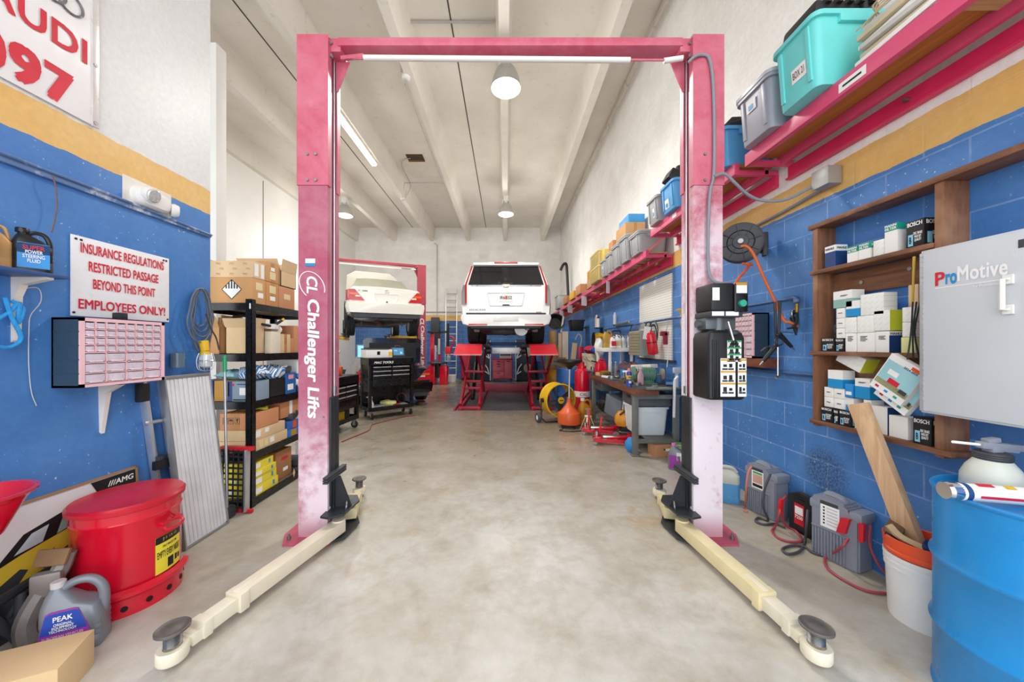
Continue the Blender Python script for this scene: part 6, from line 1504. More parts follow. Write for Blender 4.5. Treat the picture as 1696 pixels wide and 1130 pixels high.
m = MB(); m.loft([[(x, y, z) for x, y in ((-.14, -.07), (.2, -.06), (.19, .05), (.08, .09), (-.08, .08))] for z in (0, .02)]); m.lathe([(.02, .02), (.035, .02), (.035, .05), (.02, .05)], (0, .0, 0), 16); m.build('plate_casting', M('iron_plate', '#7d8a80', .6, .2, .15), t)
m = MB(); m.lathe([(.018, 0), (.03, 0), (.03, .12), (.018, .12)], (0, 0, .03), 16, rx(PI / 2) @ ry(0)); solo(m, 'pipe_fitting', M('blue_steel', '#5b7fb5', .35, .3), 'short blue steel pipe fitting behind the grinder wheel', 'fitting', (2.28, 4.86, BZ), 1.2)
m = MB(); m.lathe([(0, 0), (.05, 0), (.062, .17), (.058, .17), (.046, .006)], n=24); solo(m, 'plastic_cup', BLUEP, 'tall blue plastic cup standing among the parts on the bench', 'cup', (2.02, 5.85, BZ))
t = thing('brake_caliper', 'grey metal caliper and hub parts near the middle of the bench', 'car part', (1.92, 5.55, BZ))
m = MB(); m.lathe([(0, 0), (.10, 0), (.10, .02), (.05, .03), (.045, .07), (.025, .075), (.025, .14), (0, .14)], n=28); m.build('hub', STEEL, t)
m = MB(); m.box((-.02, -.09, .035), (.14, .06, .06), .015, rz(.2)); m.build('caliper', M('cast_grey', '#70706e', .5, .4, .2), t)
t = thing('bearing', 'thick steel ring bearing on the bench beside the pink spray bottle', 'car part', (1.86, 5.10, BZ)); m = MB(); m.lathe([(.028, 0), (.055, 0), (.06, .01), (.06, .045), (.055, .055), (.028, .055)], n=24); m.build('ring', M('brass_steel', '#a89078', .4, .5, .2), t)
for lb, c, s, mt, a in (('pale crumpled paper wedge lying on the bench', (1.83, 6.1, BZ), (.16, .2, .03), PAPER, .3), ('small open white carton on the bench behind the caliper', (2.0, 5.62, BZ + .001), (.10, .12, .16), PAPER, .4), ('yellow labelled box behind the blue spray can', (2.02, 5.35, BZ + .001), (.08, .10, .17), M('label_mix', '#d9b64c', .5), .2), ('flat tan box on the bench edge near the far end', (1.82, 6.5, BZ), (.14, .22, .06), CARD2, .2)):
    m = MB(); m.box((0, 0, s[2] / 2), s, .004); solo(m, 'parts_box', mt, lb, 'box', c, a)
t = thing('starter_motor', 'small yellow and brown electric motor on the far part of the bench', 'car part', (1.85, 6.35, BZ), .5)
m = MB(); m.cyl((-.1, 0, .055), (.06, 0, .055), .05, n=18); m.build('casing', M('brass_casing', '#b88a3a', .4, .4, .3, 12), t)
m = MB(); m.cyl((.06, 0, .055), (.11, 0, .055), .03, n=14); m.cyl((-.06, .05, .085), (.04, .05, .085), .022, n=12); m.build('solenoid', DKG, t)
t = thing('bench_vise', 'dark grey bench vise bolted near the far corner of the bench', 'vise', (1.82, 6.78, BZ))
m = MB(); m.box((.06, 0, .03), (.24, .14, .06), .008); m.box((.02, 0, .10), (.10, .15, .10), .01); m.build('vise_body', M('vise_grey', '#5a5f66', .5, .2, .15), t)
m = MB(); m.box((-.10, 0, .10), (.05, .15, .10), .008); m.cyl((-.12, 0, .07), (-.2, 0, .07), .014); m.cyl((-.2, -.07, .07), (-.2, .07, .07), .007); m.build('vise_jaw', STEEL, t)
bag('heap of dark maroon rags at the back of the bench', (2.18, 6.0, BZ), (.16, .42, .27), RAG, 21, 'rag_pile', 'rags')
m = MB(); m.bar((2.15, 5.72, BZ + .22), (2.28, 5.25, BZ + .26), .14, .06, .01); solo(m, 'white_carton', M('spill_white', '#ebe3de', .5), 'long white and red carton leaning across the rags to the grinder', 'box')
m = MB(); m.lathe([(0, 0), (.05, 0), (.055, .05), (.052, .06), (.045, .02), (0, .015)], n=20); solo(m, 'metal_dish', STEEL, 'shallow metal dish with screws on the bench near the timber edge', 'dish', (1.78, 5.75, BZ))
RN = random.Random(11)
g = 'loose parts scattered on the bench'
for k in range(20):
    m = MB(); s = RN.uniform(.035, .075)
    if k % 3 == 0: m.lathe([(s * .4, 0), (s, 0), (s, s * .7), (s * .4, s * .7)], n=14)
    elif k % 3 == 1: m.tube([(-s, 0, .02), (0, s * .4, .035), (s, 0, .02)], .014, 8, k=3)
    else: m.box((0, 0, s * .3), (s * 1.6, s, s * .6), .006)
    solo(m, 'loose_part', (STEEL, DKG, LGRY, M('oily_brown', '#6b5647', .5, .2, .2) if 'oily_brown' not in bpy.data.materials else bpy.data.materials['oily_brown'])[k % 4], 'small loose metal car part lying among others on the bench', 'car part', (RN.uniform(1.78, 2.0), 4.95 + k * .093, BZ + .001), RN.uniform(0, 3), g)
# white utility shelf at the far end
t = thing('utility_shelf', 'white plastic shelf unit holding oil jugs at the far end of the bench', 'shelf unit', (0, 0, 0))
m = MB(); m.span((1.86, 6.45, 1.375), (2.42, 7.1, 1.45), .008); m.build('shelf_tray', WHT, t)
for x, y in ((1.98, 6.5), (2.39, 6.5), (1.90, 7.05), (2.39, 7.05)):
    m = MB(); m.box((x, y, BZ + .228), (.05, .05, .455), .01); m.build('leg', WHT, t)
def oiljug(label, c, mat, h=.26, cap=BLKM, lab=None, w=.16): return jug('oil_jug', label, c, (w, .10, h), mat, 0, [(lab, 0, .35, .8, .4)] if lab else None, cap, 'oil jugs on the white utility shelf')
GOLD = M('gold_plastic', '#b8923c', .35, .1, .08)
oiljug('tall gold oil jug on the white utility shelf', (1.95, 6.55, 1.451), GOLD, .34, BLKM, None, .19)
oiljug('white oil bottle with red label in front of the gold jug', (2.03, 6.47, 1.451), WHT, .23, RED2, REDI, .11)
oiljug('white oil bottle with tan label, middle of the white utility shelf', (2.15, 6.55, 1.451), WHT, .25, WHT, C2, .12)
for k, lb in enumerate(('grey oil quart, first of the pair on the white utility shelf', 'grey oil quart by the wall on the white utility shelf')): oiljug(lb, (2.26 + k * .10, 6.55, 1.451), LGRY, .24, GRY, None, .085)
t = thing('tool_case', 'dark grey plastic case lying behind the jugs on the utility shelf', 'case', (2.2, 6.9, 1.451)); m = MB(); m.box((0, 0, .14), (.34, .22, .28), .02); m.build('case_body', M('case_grey', '#5a6069', .5), t); m = MB(); m.tube([(-.08, -.1, .28), (-.07, -.1, .33), (.07, -.1, .33), (.08, -.1, .28)], .012, 8, k=3); m.build('handle', BLK, t)
t = thing('fuel_can', 'red plastic fuel can under the white utility shelf', 'fuel can', (1.84, 6.62, BZ), .2); m = MB(); m.loft([[(x, y, z) for x, y in rrect(.20 * k, .16 * k, .03)] for z, k in ((0, .95), (.01, 1), (.20, 1), (.25, .8), (.27, .4))]); m.tube([(-.06, 0, .25), (-.02, 0, .31), (.07, 0, .29), (.09, 0, .22)], .016, 8, k=3); m.build('can_body', RED, t)
m = MB(); m.bar((-.08, 0, .25), (-.2, -.02, .28), .02, .02); m.build('spout', BLKM, t)
g = 'clear bottles under the utility shelf'
for k in range(4):
    t = thing('fluid_bottle', 'clear grey bottle standing in line under the white utility shelf', 'bottle', (2.04 + k * .09, 6.62, BZ), 0, g); m = MB(); m.lathe([(0, 0), (.036, 0), (.038, .01), (.038, .16), (.015, .22), (.015, .24), (0, .24)], n=16); m.build('bottle', M('clear_grey', '#b6b9bc', .3, 0, .1) if k == 0 else bpy.data.materials['clear_grey'], t); m = MB(); m.lathe([(0, .24), (.017, .24), (.017, .265), (0, .265)], n=12); m.build('cap', WHT, t)
# grey slatted box
t = thing('control_box', 'grey metal box with slatted tan side fixed above the bench', 'electrical box', (0, 0, 0))
m = MB(); m.span((2.18, 5.55, 1.33), (2.42, 6.05, 1.74), .006); m.build('box_body', M('box_paint', '#8e9a98', .5), t)
m = MB(); [m.span((2.172, 5.56, 1.335 + k * .05), (2.182, 6.04, 1.372 + k * .05)) for k in range(8)]; m.build('louvre', M('louvre_tan', '#8d8468', .6, 0, .15, 12), t)
# slotted white panels
SLT = None
def _slat():
    t_ = NT('slotted_white'); sp = t_.n('SeparateXYZ'); t_.l(t_.coord(), sp.inputs[0]); w = t_.math('FRACT', t_.math('MULTIPLY', sp.outputs['Z'], 26)); 
    return t_.done(t_.mix(t_.math('LESS_THAN', w, .16), lin('#e6e5de'), lin('#b9b7ad')), .5)
SLT = _slat()
t = thing('slotted_panel', 'tall white slotted wall panel above the workbench', 'wall panel', (0, 0, 0)); m = MB(); m.span((2.425, 5.0, 1.28), (2.448, 6.2, 2.56), .003); m.build('panel_sheet', SLT, t)
m = MB(); m.span((2.40, 4.9, 1.255), (2.448, 6.25, 1.28)); m.build('panel_rail', DKG, t)
m = MB(); m.cyl((2.38, 3.98, 1.885), (2.38, 8.2, 1.885), .018, n=12); hp_ = solo(m, 'air_pipe', PIPEB, 'long painted pipe over the bench used for hanging tools', 'pipe')
t = thing('fire_extinguisher', 'red fire extinguisher hanging crooked in front of the white slotted panel', 'fire extinguisher', (2.30, 5.32, 1.36)); t.rotation_euler = (0, math.radians(-9), 0)
m = MB(); m.lathe([(0, 0), (.07, 0), (.078, .012), (.078, .30), (.06, .335), (.025, .35), (.025, .37), (0, .37)], n=28); m.build('cylinder', RED, t)
m = MB(); m.lathe([(.0785, .18), (.0795, .18), (.0795, .195), (.0785, .195)], n=28); m.build('band', BLKM, t)
m = MB(); m.box((0, 0, .39), (.05, .04, .05), .006); m.bar((-.03, 0, .42), (.08, 0, .44), .02, .012); m.tube([(.0, .0, .41), (.07, 0, .46), (.10, 0, .38), (.095, 0, .25)], .009, 8, k=4); m.build('valve', BLK, t)
m = MB(); m.box((0, 0, 0), (.10, .004, .20), M=ry(.15)); solo(m, 'paper_tag', PAPER, 'white inspection tag hanging beside the fire extinguisher', 'tag', (2.19, 5.30, 1.69))
t = thing('red_gun', 'small dark red air tool hanging on the pipe by the white slotted panel', 'air tool', (2.34, 5.0, 1.60)); m = MB(); m.box((0, 0, 0), (.07, .05, .18), .015); m.box((-.02, 0, .07), (.12, .05, .07), .015); m.build('tool_body', M('dark_red_tool', '#9c2632', .4), t); m = MB(); m.tube([(0, 0, .09), (.03, 0, .2), (.03, .0, .29)], .006, 6, k=3); m.build('hook', STEEL, t)
m = MB(); m.tube([(2.36, 4.98, 1.7), (2.37, 4.98, 1.4), (2.36, 5.0, 1.18)], .006, 6, k=3); solo(m, 'hanging_hose', PAPER, 'thin pale hose hanging down to the grinder', 'hose')
hoses = [('dark green hose looped over the pipe above the bench', M('dark_green_hose', '#2f4a45', .5), 5.45, .16), ('black cable loop hanging from the pipe by the tag', BLK, 5.65, .12), ('grey cable loop hanging from the pipe near the control box', GRY, 5.9, .14), ('brown hose loop hanging from the pipe past the control box', M('brown_hose', '#5a4a42', .5), 6.3, .18)]
for lb, mt, y, r in hoses:
    m = MB(); m.tube([V((2.355, y + r * math.cos(a), 1.885 - r + r * math.sin(a) * (1.0 if math.sin(a) > 0 else 1.5))) for a in [k * PI / 8 for k in range(16)]], .010, 8, closed=True, k=2); solo(m, 'hose_loop', mt, lb, 'hose')
t = spray_bottle('spray bottle with yellow trigger hooked on the pipe beside the lift column', (2.31, 4.42, 1.70), M('amber_clear', '#b9a88c', .3, 0, .1, trans=.2), YEL, .28)
t = thing('grey_pistol', 'grey caulking gun hanging under the slotted panel by the lift column', 'tool', (2.38, 4.75, 1.02)); m = MB(); m.cyl((0, 0, -.12), (0, 0, .1), .025, n=14); m.box((0, 0, .13), (.10, .05, .08), .01); m.build('gun_body', LGRY, t); m = MB(); m.lathe([(0, 0), (.05, 0), (.05, .015), (0, .02)], (0, 0, -.15), 16); m.build('foot', ALU, t)
m = MB(); m.bar((2.20, 4.47, .55), (2.21, 4.47, 1.04), .03, .03, .012); m.bar((2.21, 4.47, 1.04), (2.27, 4.5, 1.09), .03, .03, .01); solo(m, 'pry_bar', WHT, 'white bent bar standing between the bench and the lift column', 'bar')
# below the bench
tote('worn pale plastic tub full of scrap on the lower shelf of the bench', (2.03, 4.98, .241), (.48, .50, .40), M('worn_tub', '#e2e8ea', .6, 0, .08, 5, dirt='#b89c6c', dthr=.68, dsc=5), 0, None, None, None, 'storage_tub', .82)
bag('dark scrap metal filling the pale tub under the bench', (2.03, 4.98, .54), (.19, .18, .10), DKG, 31, 'scrap_metal', 'scrap')
t = thing('sleeved_case', 'grey case with pale blue and white sleeve lying under the bench', 'box', (1.95, 5.80, .29), .35); m = MB(); m.box((0, 0, .17), (.34, .42, .34), .02, rx(.2)); m.build('case_body', M('case_slate', '#74808b', .5), t); m = MB(); m.box((-.04, -.235, .2), (.22, .02, .30), .004, rx(.2)); s_ = m.build('sleeve', PAPER, t); m = MB(); m.box((-.04, -.25, .27), (.22, .006, .12), 0, rx(.2)); m.build('sleeve_band', M('sleeve_blue', '#9cc4d4', .5), s_)
t = thing('orange_helmet_case', 'orange rounded tool case lying on the lower shelf beside the pale tub', 'case', (1.86, 5.36, .241)); m = MB(); m.lathe([(0, 0), (.12, .0), (.15, .05), (.14, .15), (.09, .22), (0, .24)], n=24); m.build('case_body', M('orange_case', '#e0932c', .4, 0, .1), t); m = MB(); m.tube([(-.1, -.08, .18), (0, -.1, .25), (.1, -.08, .18)], .014, 8, k=3); m.build('handle', BLK, t)
t = thing('black_motor', 'round black motor housing under the bench behind the floor jacks', 'motor', (1.86, 6.34, .241)); m = MB(); m.lathe([(0, -.14), (.11, -.14), (.13, -.1), (.13, .1), (.11, .14), (0, .14)], (0, 0, .135), 28, rx(PI / 2)); m.build('housing', BLK, t); m = MB(); m.box((.05, 0, .28), (.2, .25, .06), .01); m.build('junction', GUN, t)
m = MB(); m.lathe([(0, -.11), (.05, -.10), (.09, -.04), (.095, 0), (.09, .04), (.05, .10), (0, .11)], n=24); solo(m, 'blue_ball', BLUEP, 'blue rubber ball shaped float on the floor by the bench leg', 'ball', (1.77, 4.80, .095))
t = carton('carton', 'tan carton with yellow tape on the floor under the bench', 'box', (2.1, 4.66, 0), (.24, .2, .165), C3, .1, None, 'T', decals=[('F', PAPER, .25, .1, .45, .2), ('F', BLACKI, .05, .12, .1, .16)], tapem=YEL)
carton('carton', 'bright green carton on the floor beside the lift column', 'box', (2.27, 4.36, 0), (.16, .30, .22), M('carton_green', '#7fbb4a', .6), -.2, None, '', decals=[('F', PAPER, .2, .15, .5, .5)])
jug('coolant_jug', 'silver jug with violet label on the floor beside the bright green carton', (2.07, 4.12, 0), (.20, .12, .31), SJ, -.6, [(bpy.data.materials['violet_label'], -.1, .32, .6, .5), (PAPER, .15, .55, .3, .3)], M('pink_cap2', '#d77fc4', .4))
t = thing('steering_knuckle', 'rusty steering knuckle car part on the floor by the lift column', 'car part', (2.02, 3.72, 0), .4)
m = MB(); m.tube([(-.12, 0, .04), (-.03, 0, .08), (.02, .02, .22), (.05, .0, .34)], lambda k: .035 - .012 * k, 8, k=4); m.box((-.1, -.02, .03), (.12, .08, .06), .015, rz(.3)); m.build('knuckle', M('rusty_casting', '#80766c', .6, .4, .25, 12), t)
m = MB(); m.lathe([(.04, -.02), (.07, -.02), (.07, .02), (.04, .02)], (0, -.02, .16), 20, rx(PI / 2)); m.bar((.05, 0, .34), (.14, .02, .30), .03, .02); m.build('bearing_ring', STEEL, t)
# floor jacks
def floor_jack(label, c, a):
    t = thing('floor_jack', label, 'floor jack', c, a, 'red floor jacks under the bench')
    m = MB()
    for s in (-1, 1): m.loft([[(x, s * .10 + o, z) for x, z in ((-.30, .05), (.28, .05), (.28, .085), (.0, .105), (-.30, .09))] for o in (-.006, .006)])
    m.box((-.22, 0, .10), (.10, .21, .05), .006); m.build('frame', RED, t)
    m = MB(); m.bar((-.1, 0, .10), (.25, 0, .13), .07, .035, .006); m.lathe([(0, 0), (.05, 0), (.06, .03), (0, .035)], (.26, 0, .14), 16); m.build('lift_arm', RED, t)
    m = MB(); m.bar((-.20, 0, .14), (-.17, 0, .40), .03, .03, .006); m.box((-.165, 0, .41), (.02, .12, .02), .005); m.build('handle_socket', RED2, t)
    m = MB(); m.cyl((-.15, 0, .11), (.05, 0, .11), .035, n=14); m.cyl((-.24, -.03, .13), (-.24, -.03, .20), .025, n=12); m.build('ram', CHROME, t)
    for x, y, r in ((.25, .13, .05), (.25, -.13, .05), (-.27, .08, .035), (-.27, -.08, .035)):
        m = MB(); m.lathe([(0, -.015), (r * .5, -.018), (r, -.015), (r, .015), (r * .5, .018), (0, .015)], (x, y, r), 18, rx(PI / 2)); m.build('wheel', STEEL, t)
    m = MB(); m.cyl((.30, .0, .07), (.62, .0, .07), .022, n=12); m.build('handle_bar', CHROME, t)
    return t
floor_jack('red floor jack lying close to the bench leg', (1.62, 5.15, 0), math.radians(-12))
floor_jack('red floor jack lying behind the other jack, away from the bench leg', (1.58, 5.72, 0), math.radians(-14))
# aisle end of the bench
t = thing('jack_stand', 'small white jack stand on the floor between the orange drain and yellow jug', 'jack stand', (1.455, 6.05, 0), .4)
m = MB()
for sx in (-1, 1):
    for sy in (-1, 1): m.bar((sx * .10, sy * .09, 0), (sx * .03, sy * .03, .24), .035, .008, .002)
m.box((0, 0, .24), (.09, .09, .03), .006); m.build('stand_frame', WHT, t)
m = MB(); m.box((0, 0, .30), (.035, .035, .12), .004); m.box((0, 0, .365), (.10, .04, .02), .005); m.build('ratchet_post', ALU, t)
jug('fluid_jug', 'tall translucent amber jug beside the far bench leg', (1.50, 6.45, .0), (.26, .20, .50), M('amber_jug', '#c8881e', .35, 0, .12), .15, None, WHT, None)
t = thing('red_canister', 'tall red canister with white band at the far corner of the bench', 'canister', (1.64, 7.35, 0))
m = MB(); m.lathe([(0, 0), (.14, 0), (.16, .03), (.16, .9), (.15, .95), (.09, 1.0), (.09, 1.06), (0, 1.06)], n=28); m.build('canister_body', RED, t); m = MB(); m.lathe([(.161, .40), (.163, .40), (.163, .52), (.161, .52)], n=28); bd = m.build('label_band', PAPER, t); cyl_text(bd, 'OIL', REDI, .1645, -PI / 2, .46, .16, .06); m = MB(); m.lathe([(0, 1.06), (.05, 1.06), (.05, 1.14), (0, 1.15)], n=16); m.build('cap', RED2, t)
t = thing('plastic_drum', 'blue plastic drum standing behind the orange oil drain', 'drum', (1.47, 8.1, 0)); m = MB(); m.lathe([(0, 0), (.25, 0), (.27, .04), (.27, .3), (.28, .32), (.27, .34), (.27, .6), (.28, .62), (.27, .64), (.27, .9), (.24, .95), (0, .96)], n=36); m.build('drum_body', M('drum_cobalt', '#1c5ea8', .4, 0, .08), t)
t = thing('oil_drain', 'orange wheeled oil drain with black funnel on a silver pole', 'oil drain', (1.157, 6.25, 0))
m = MB(); m.lathe([(0, .06), (.18, .06), (.205, .08), (.21, .12), (.21, .24), (.20, .27), (.16, .29), (.09, .38), (.045, .44), (.035, .46), (.035, .53), (0, .53)], n=40); m.build('tank', M('drain_orange', '#e0602a', .38, 0, .08), t)
for k in range(4): m = MB(); a = .6 + k * PI / 2; m.lathe([(0, -.012), (.03, -.012), (.032, 0), (.03, .012), (0, .012)], (.15 * math.cos(a), .15 * math.sin(a), .032), 14, rx(PI / 2)); m.box((.15 * math.cos(a), .15 * math.sin(a), .06), (.03, .03, .03)); m.build('caster', RUB, t)
m = MB(); m.cyl((0, 0, .52), (.01, 0, 1.10), .018, n=14); m.build('pole', ALU, t)
m = MB(); m.lathe([(.015, 1.06), (.03, 1.06), (.06, 1.10), (.15, 1.165), (.22, 1.19), (.228, 1.20), (.228, 1.235), (.215, 1.235), (.2, 1.20), (.02, 1.10)], (.01, 0, 0), 40); m.build('funnel', BLK, t)
m = MB(); m.box((-.24, 0, 1.22), (.08, .05, .04), .01); m.build('funnel_handle', GUN, t)
m = MB(); m.tube([(-.15, -.2, .012), (-.22, -.3, .012), (-.05, -.36, .012), (.12, -.33, .012), (.15, -.3, .012)], .008, 8, k=4); m.build('drain_hose', BLK, t)
# drum fan
t = thing('drum_fan', 'yellow drum fan on two grey wheels tilted towards the aisle', 'fan', (1.02, 6.75, 0), math.radians(20))
RF = .315
m = MB(); fx = tr(0, 0, .43) @ rx(PI / 2) 
m.lathe([(RF - .012, -.15), (RF, -.15), (RF + .012, -.145), (RF, -.13), (RF, .13), (RF + .012, .145), (RF, .15), (RF - .012, .15)], n=56, M=fx); m.build('drum_shell', YEL, t)
m = MB()
for k in range(4):
    a = .4 + k * PI / 2
    m.loft([[(r * math.cos(b), r * math.sin(b) * 1.0, z) for r, b, z in ((.05, a, -.04), (.29, a - .28, -.05), (.30, a + .22, .03), (.06, a + .5, .03))], [(r * math.cos(b), r * math.sin(b), z) for r, b, z in ((.05, a, -.032), (.29, a - .28, -.042), (.30, a + .22, .038), (.06, a + .5, .038))]])
m.bm.transform(fx); m.build('blade', DKG, t)
m = MB()
for k in range(7): m.lathe([((k + 1) * .042 - .002, .14), ((k + 1) * .042, .142), ((k + 1) * .042 + .002, .14)], n=40, M=fx)
for k in range(16): a = k * PI / 8; m.m = fx; m.tube([(.06 * math.cos(a), .06 * math.sin(a), .145), (RF * math.cos(a), RF * math.sin(a), .14)], .0022, 5); m.m = Matrix.Identity(4)
m.build('guard', DKG, t)
m = MB(); m.lathe([(0, .14), (.065, .14), (.065, .155), (0, .158)], n=24, M=fx); hb = m.build('hub_badge', YEL, t); decal(hb, 'badge_bar', BLACKI, (0, -.158, .43), (1, 0, 0), (0, 0, 1), .08, .018)
m = MB(); [m.tube([(s * .36, -.02, .09), (s * .36, .0, .43), (s * .30, .0, .47)], .016, 8) for s in (-1, 1)]; m.tube([(-.36, -.02, .09), (-.33, -.14, .03), (.33, -.14, .03), (.36, -.02, .09)], .016, 8); m.build('fan_stand', BLK, t)
for s in (-1, 1):
    m = MB(); m.lathe([(.05, -.035), (.085, -.035), (.095, -.02), (.095, .02), (.085, .035), (.05, .035)], (s * .40, .03, .095), 28, ry(PI / 2)); w_ = m.build('wheel', RUBG, t)
    m = MB(); m.lathe([(0, -.03), (.05, -.03), (.05, .03), (0, .03)], (s * .40, .03, .095), 20, ry(PI / 2)); m.build('wheel_hub', PAPER, w_)
    m = MB(); m.lathe([(0, -.02), (.04, -.02), (.045, .02), (0, .02)], (s * .34, 0, .43), 16, ry(PI / 2)); m.build('tilt_knob', BLK, t)
# ---------------------------------------------------------------- vehicles
def tyre(root, x, y, z, r, w, rim=ALU, name='wheel'):
    m = MB(); m.lathe([(r * .60, -w * .46), (r * .80, -w / 2), (r * .96, -w * .46), (r, -w * .34), (r, -w * .2), (r * .985, -w * .18), (r, -w * .16), (r, -.01), (r * .985, 0), (r, .01), (r, w * .16), (r * .985, w * .18), (r, w * .2), (r, w * .34), (r * .96, w * .46), (r * .80, w / 2), (r * .60, w * .46)], (x, y, z), 40, ry(PI / 2))
    t = m.build(name, RUB, root)
    m = MB(); m.lathe([(0, -w * .3), (r * .5, -w * .38), (r * .62, -w * .44), (r * .62, w * .44), (r * .5, w * .38), (0, w * .3)], (x, y, z), 24, ry(PI / 2)); m.build('wheel_rim', rim, t)
    return t

def body_loft(stations, mi=None):
    """stations: list of (list of (x, z) for the +x side bottom to top, y or function of z)"""
    m = MB(); rings = []
    for pts, y in stations:
        yy = y if callable(y) else (lambda z, y=y: y)
        R = [(x, yy(z), z) for x, z in pts] + [(-x, yy(z), z) for x, z in reversed(pts) if x > 1e-6]
        rings.append(R)
    m.loft(rings, True, False, mi)
    m.bm.verts.ensure_lookup_table()
    n = len(rings[0]); k = len(stations[0][0])
    for base, flip in ((0, False), ((len(rings) - 1) * n, True)):
        vs = [m.bm.verts[base + i] for i in range(n)]
        for i in range(k - 1):
            a, b = vs[i], vs[i + 1]; c, d = vs[n - 1 - i - 1 + (0)], vs[n - 1 - i]
            q = []
            for v in (a, b, c, d):
                if v not in q: q.append(v)
            if len(q) > 2:
                try: m.bm.faces.new(q)
                except ValueError: pass
    return m

# --- white SUV on the scissor lift
SZ = 1.535
t = suv = thing('suv', 'large white SUV seen from behind, raised on the red scissor lift', 'car', (0, 7.72, SZ))
prof = [(.80, .44), (.97, .47), (1.01, .62), (1.03, .90), (1.02, 1.15), (.985, 1.32), (.90, 1.62), (.83, 1.77), (.74, 1.86), (.40, 1.905), (0, 1.91)]
yo = lambda z: .0 if z < 1.3 else (z - 1.3) * .42
def sc(k, dz=0): return [(x * k, z + dz) for x, z in prof]
st = [(sc(.965), lambda z: yo(z) + .0), (sc(1.0), lambda z: .10 + yo(z)), (sc(1.0), 1.0), (sc(1.0), 3.0), ([(x * (1 if z < 1.33 else .97), min(z, 1.62) if z > 1.4 else z) for x, z in prof], 3.6), ([(x * .99, min(z, 1.22)) for x, z in prof], 4.0), ([(x * .95, min(z, 1.12)) for x, z in prof], 5.0), ([(x * .85, min(z, 1.0)) for x, z in prof], 5.18)]
body_loft(st, mi=lambda i, j: 1 if (1 <= i <= 3 and j in (5, 6, 13, 14)) else 0).build('body', [WHTCAR, GLASSD], t, 30)
def rear_panel(name, mat, pts, off, th=.012, par=t, yf=yo):
    m = MB(); m.loft([[(x, yf(z) - off, z) for x, z in pts], [(x, yf(z) - off - th, z) for x, z in pts]]); return m.build(name, mat, par, 30)
gate = rear_panel('tailgate', WHTCAR, [(-.84, .70), (.84, .70), (.86, 1.0), (.85, 1.30), (-.85, 1.30), (-.86, 1.0)], .0, .02)
rear_panel('rear_window', GLASSD, [(-.855, 1.335), (.855, 1.335), (.795, 1.60), (.745, 1.80), (-.745, 1.80), (-.795, 1.60)], .0, .016)
m = MB(); m.span((-.76, .14, 1.815), (.76, .34, 1.875), .02); sp = m.build('roof_spoiler', WHTCAR, t)
m = MB(); m.span((-.27, .13, 1.845), (.27, .15, 1.88), .006); m.build('brake_light', TAILR, sp)
m = MB(); m.span((-.80, -.028, 1.295), (.80, -.012, 1.325), .004); m.build('chrome_trim', M('satin_chrome', '#b9babb', .3, .7), gate)
rear_panel('badge', CHROME, [(-.09, 1.345), (-.05, 1.265), (.05, 1.265), (.09, 1.345)], .016, .012, gate)
rear_panel('badge_crest', M('crest', '#9b8f6a', .3, .5, .2, 40), [(-.055, 1.335), (-.03, 1.28), (.03, 1.28), (.055, 1.335)], .028, .004, gate)
m = MB()
for a, b in (((-.42, 1.15), (.42, 1.15)), ((.42, 1.15), (.36, .86)), ((.36, .86), (-.36, .86)), ((-.36, .86), (-.42, 1.15))): m.bar((a[0], -.022, a[1]), (b[0], -.022, b[1]), .03, .02, .006)
m.build('plate_recess', M('recess_white', '#e2e2e0', .3), gate)
lp = rear_panel('licence_plate', PAPER, [(-.165, .95), (.165, .95), (.165, 1.12), (-.165, 1.12)], .022, .006, gate)
txt(lp, 'IR6 E52', DKG, (0, -.0285, 1.04), (1, 0, 0), (0, 0, 1), .27, .07, .03); rear_panel('plate_emblem', ORG, [(-.02, 1.0), (.02, 1.0), (.02, 1.08), (-.02, 1.08)], .0285, .001, lp)
rear_panel('gate_handle', GUN, [(-.09, .855), (.09, .855), (.07, .885), (-.07, .885)], .03, .012, gate)
txt(gate, 'ESCALADE', GUN, (-.64, -.0215, .765), (1, 0, 0), (0, 0, 1), .36, .035, .03, space=1.3); txt(gate, '4WD', GUN, (.74, -.0215, .71), (1, 0, 0), (0, 0, 1), .12, .025, .03)
m = MB(); m.span((-.90, -.04, .655), (.90, .0, .695), .006); m.build('black_strip', GUN, t)
for s in (-1, 1):
    SR = M('smoked_red', '#a51f2a', .15, coat=.6) if s < 0 else SR
    o = rear_panel('tail_light', TAILC, [(s * .885, .88), (s * 1.0, .88), (s * 1.005, 1.15), (s * .965, 1.33), (s * .90, 1.33)], .0, .028)
    rear_panel('red_strip', SR, [(s * .885, .92), (s * .925, .90), (s * .93, 1.32), (s * .80, 1.80), (s * .765, 1.80), (s * .885, 1.34)], .012, .02, o)
m = MB(); m.loft([[(x * k, y, z) for x, z in ((-1.0, .655), (1.0, .655), (1.02, .58), (.97, .44), (.86, .40), (-.86, .40), (-.97, .44), (-1.02, .58))] for y, k in ((-.06, .94), (-.085, .90), (-.03, 1.0), (.15, 1.01))][1:] if False else [[(x * k, y, z) for x, z in ((-1.0, .655), (1.0, .655), (1.02, .58), (.97, .44), (.86, .40), (-.86, .40), (-.97, .44), (-1.02, .58))] for y, k in ((-.075, .95), (-.04, 1.0), (.25, 1.015))]); bp = m.build('bumper', WHTCAR, t)
m = MB(); m.span((-.28, -.082, .50), (.28, -.07, .62), .005); m.build('tow_cover', M('cover_white', '#e6e6e4', .3), bp)
for s in (-1, 1): m = MB(); m.span((s * .42, -.084, .415), (s * .84, -.07, .445), .004); m.build('reflector', TAILR, bp)
m = MB(); m.span((-.80, -.02, .345), (.80, .4, .405), .02); m.build('valance', DKG, bp)
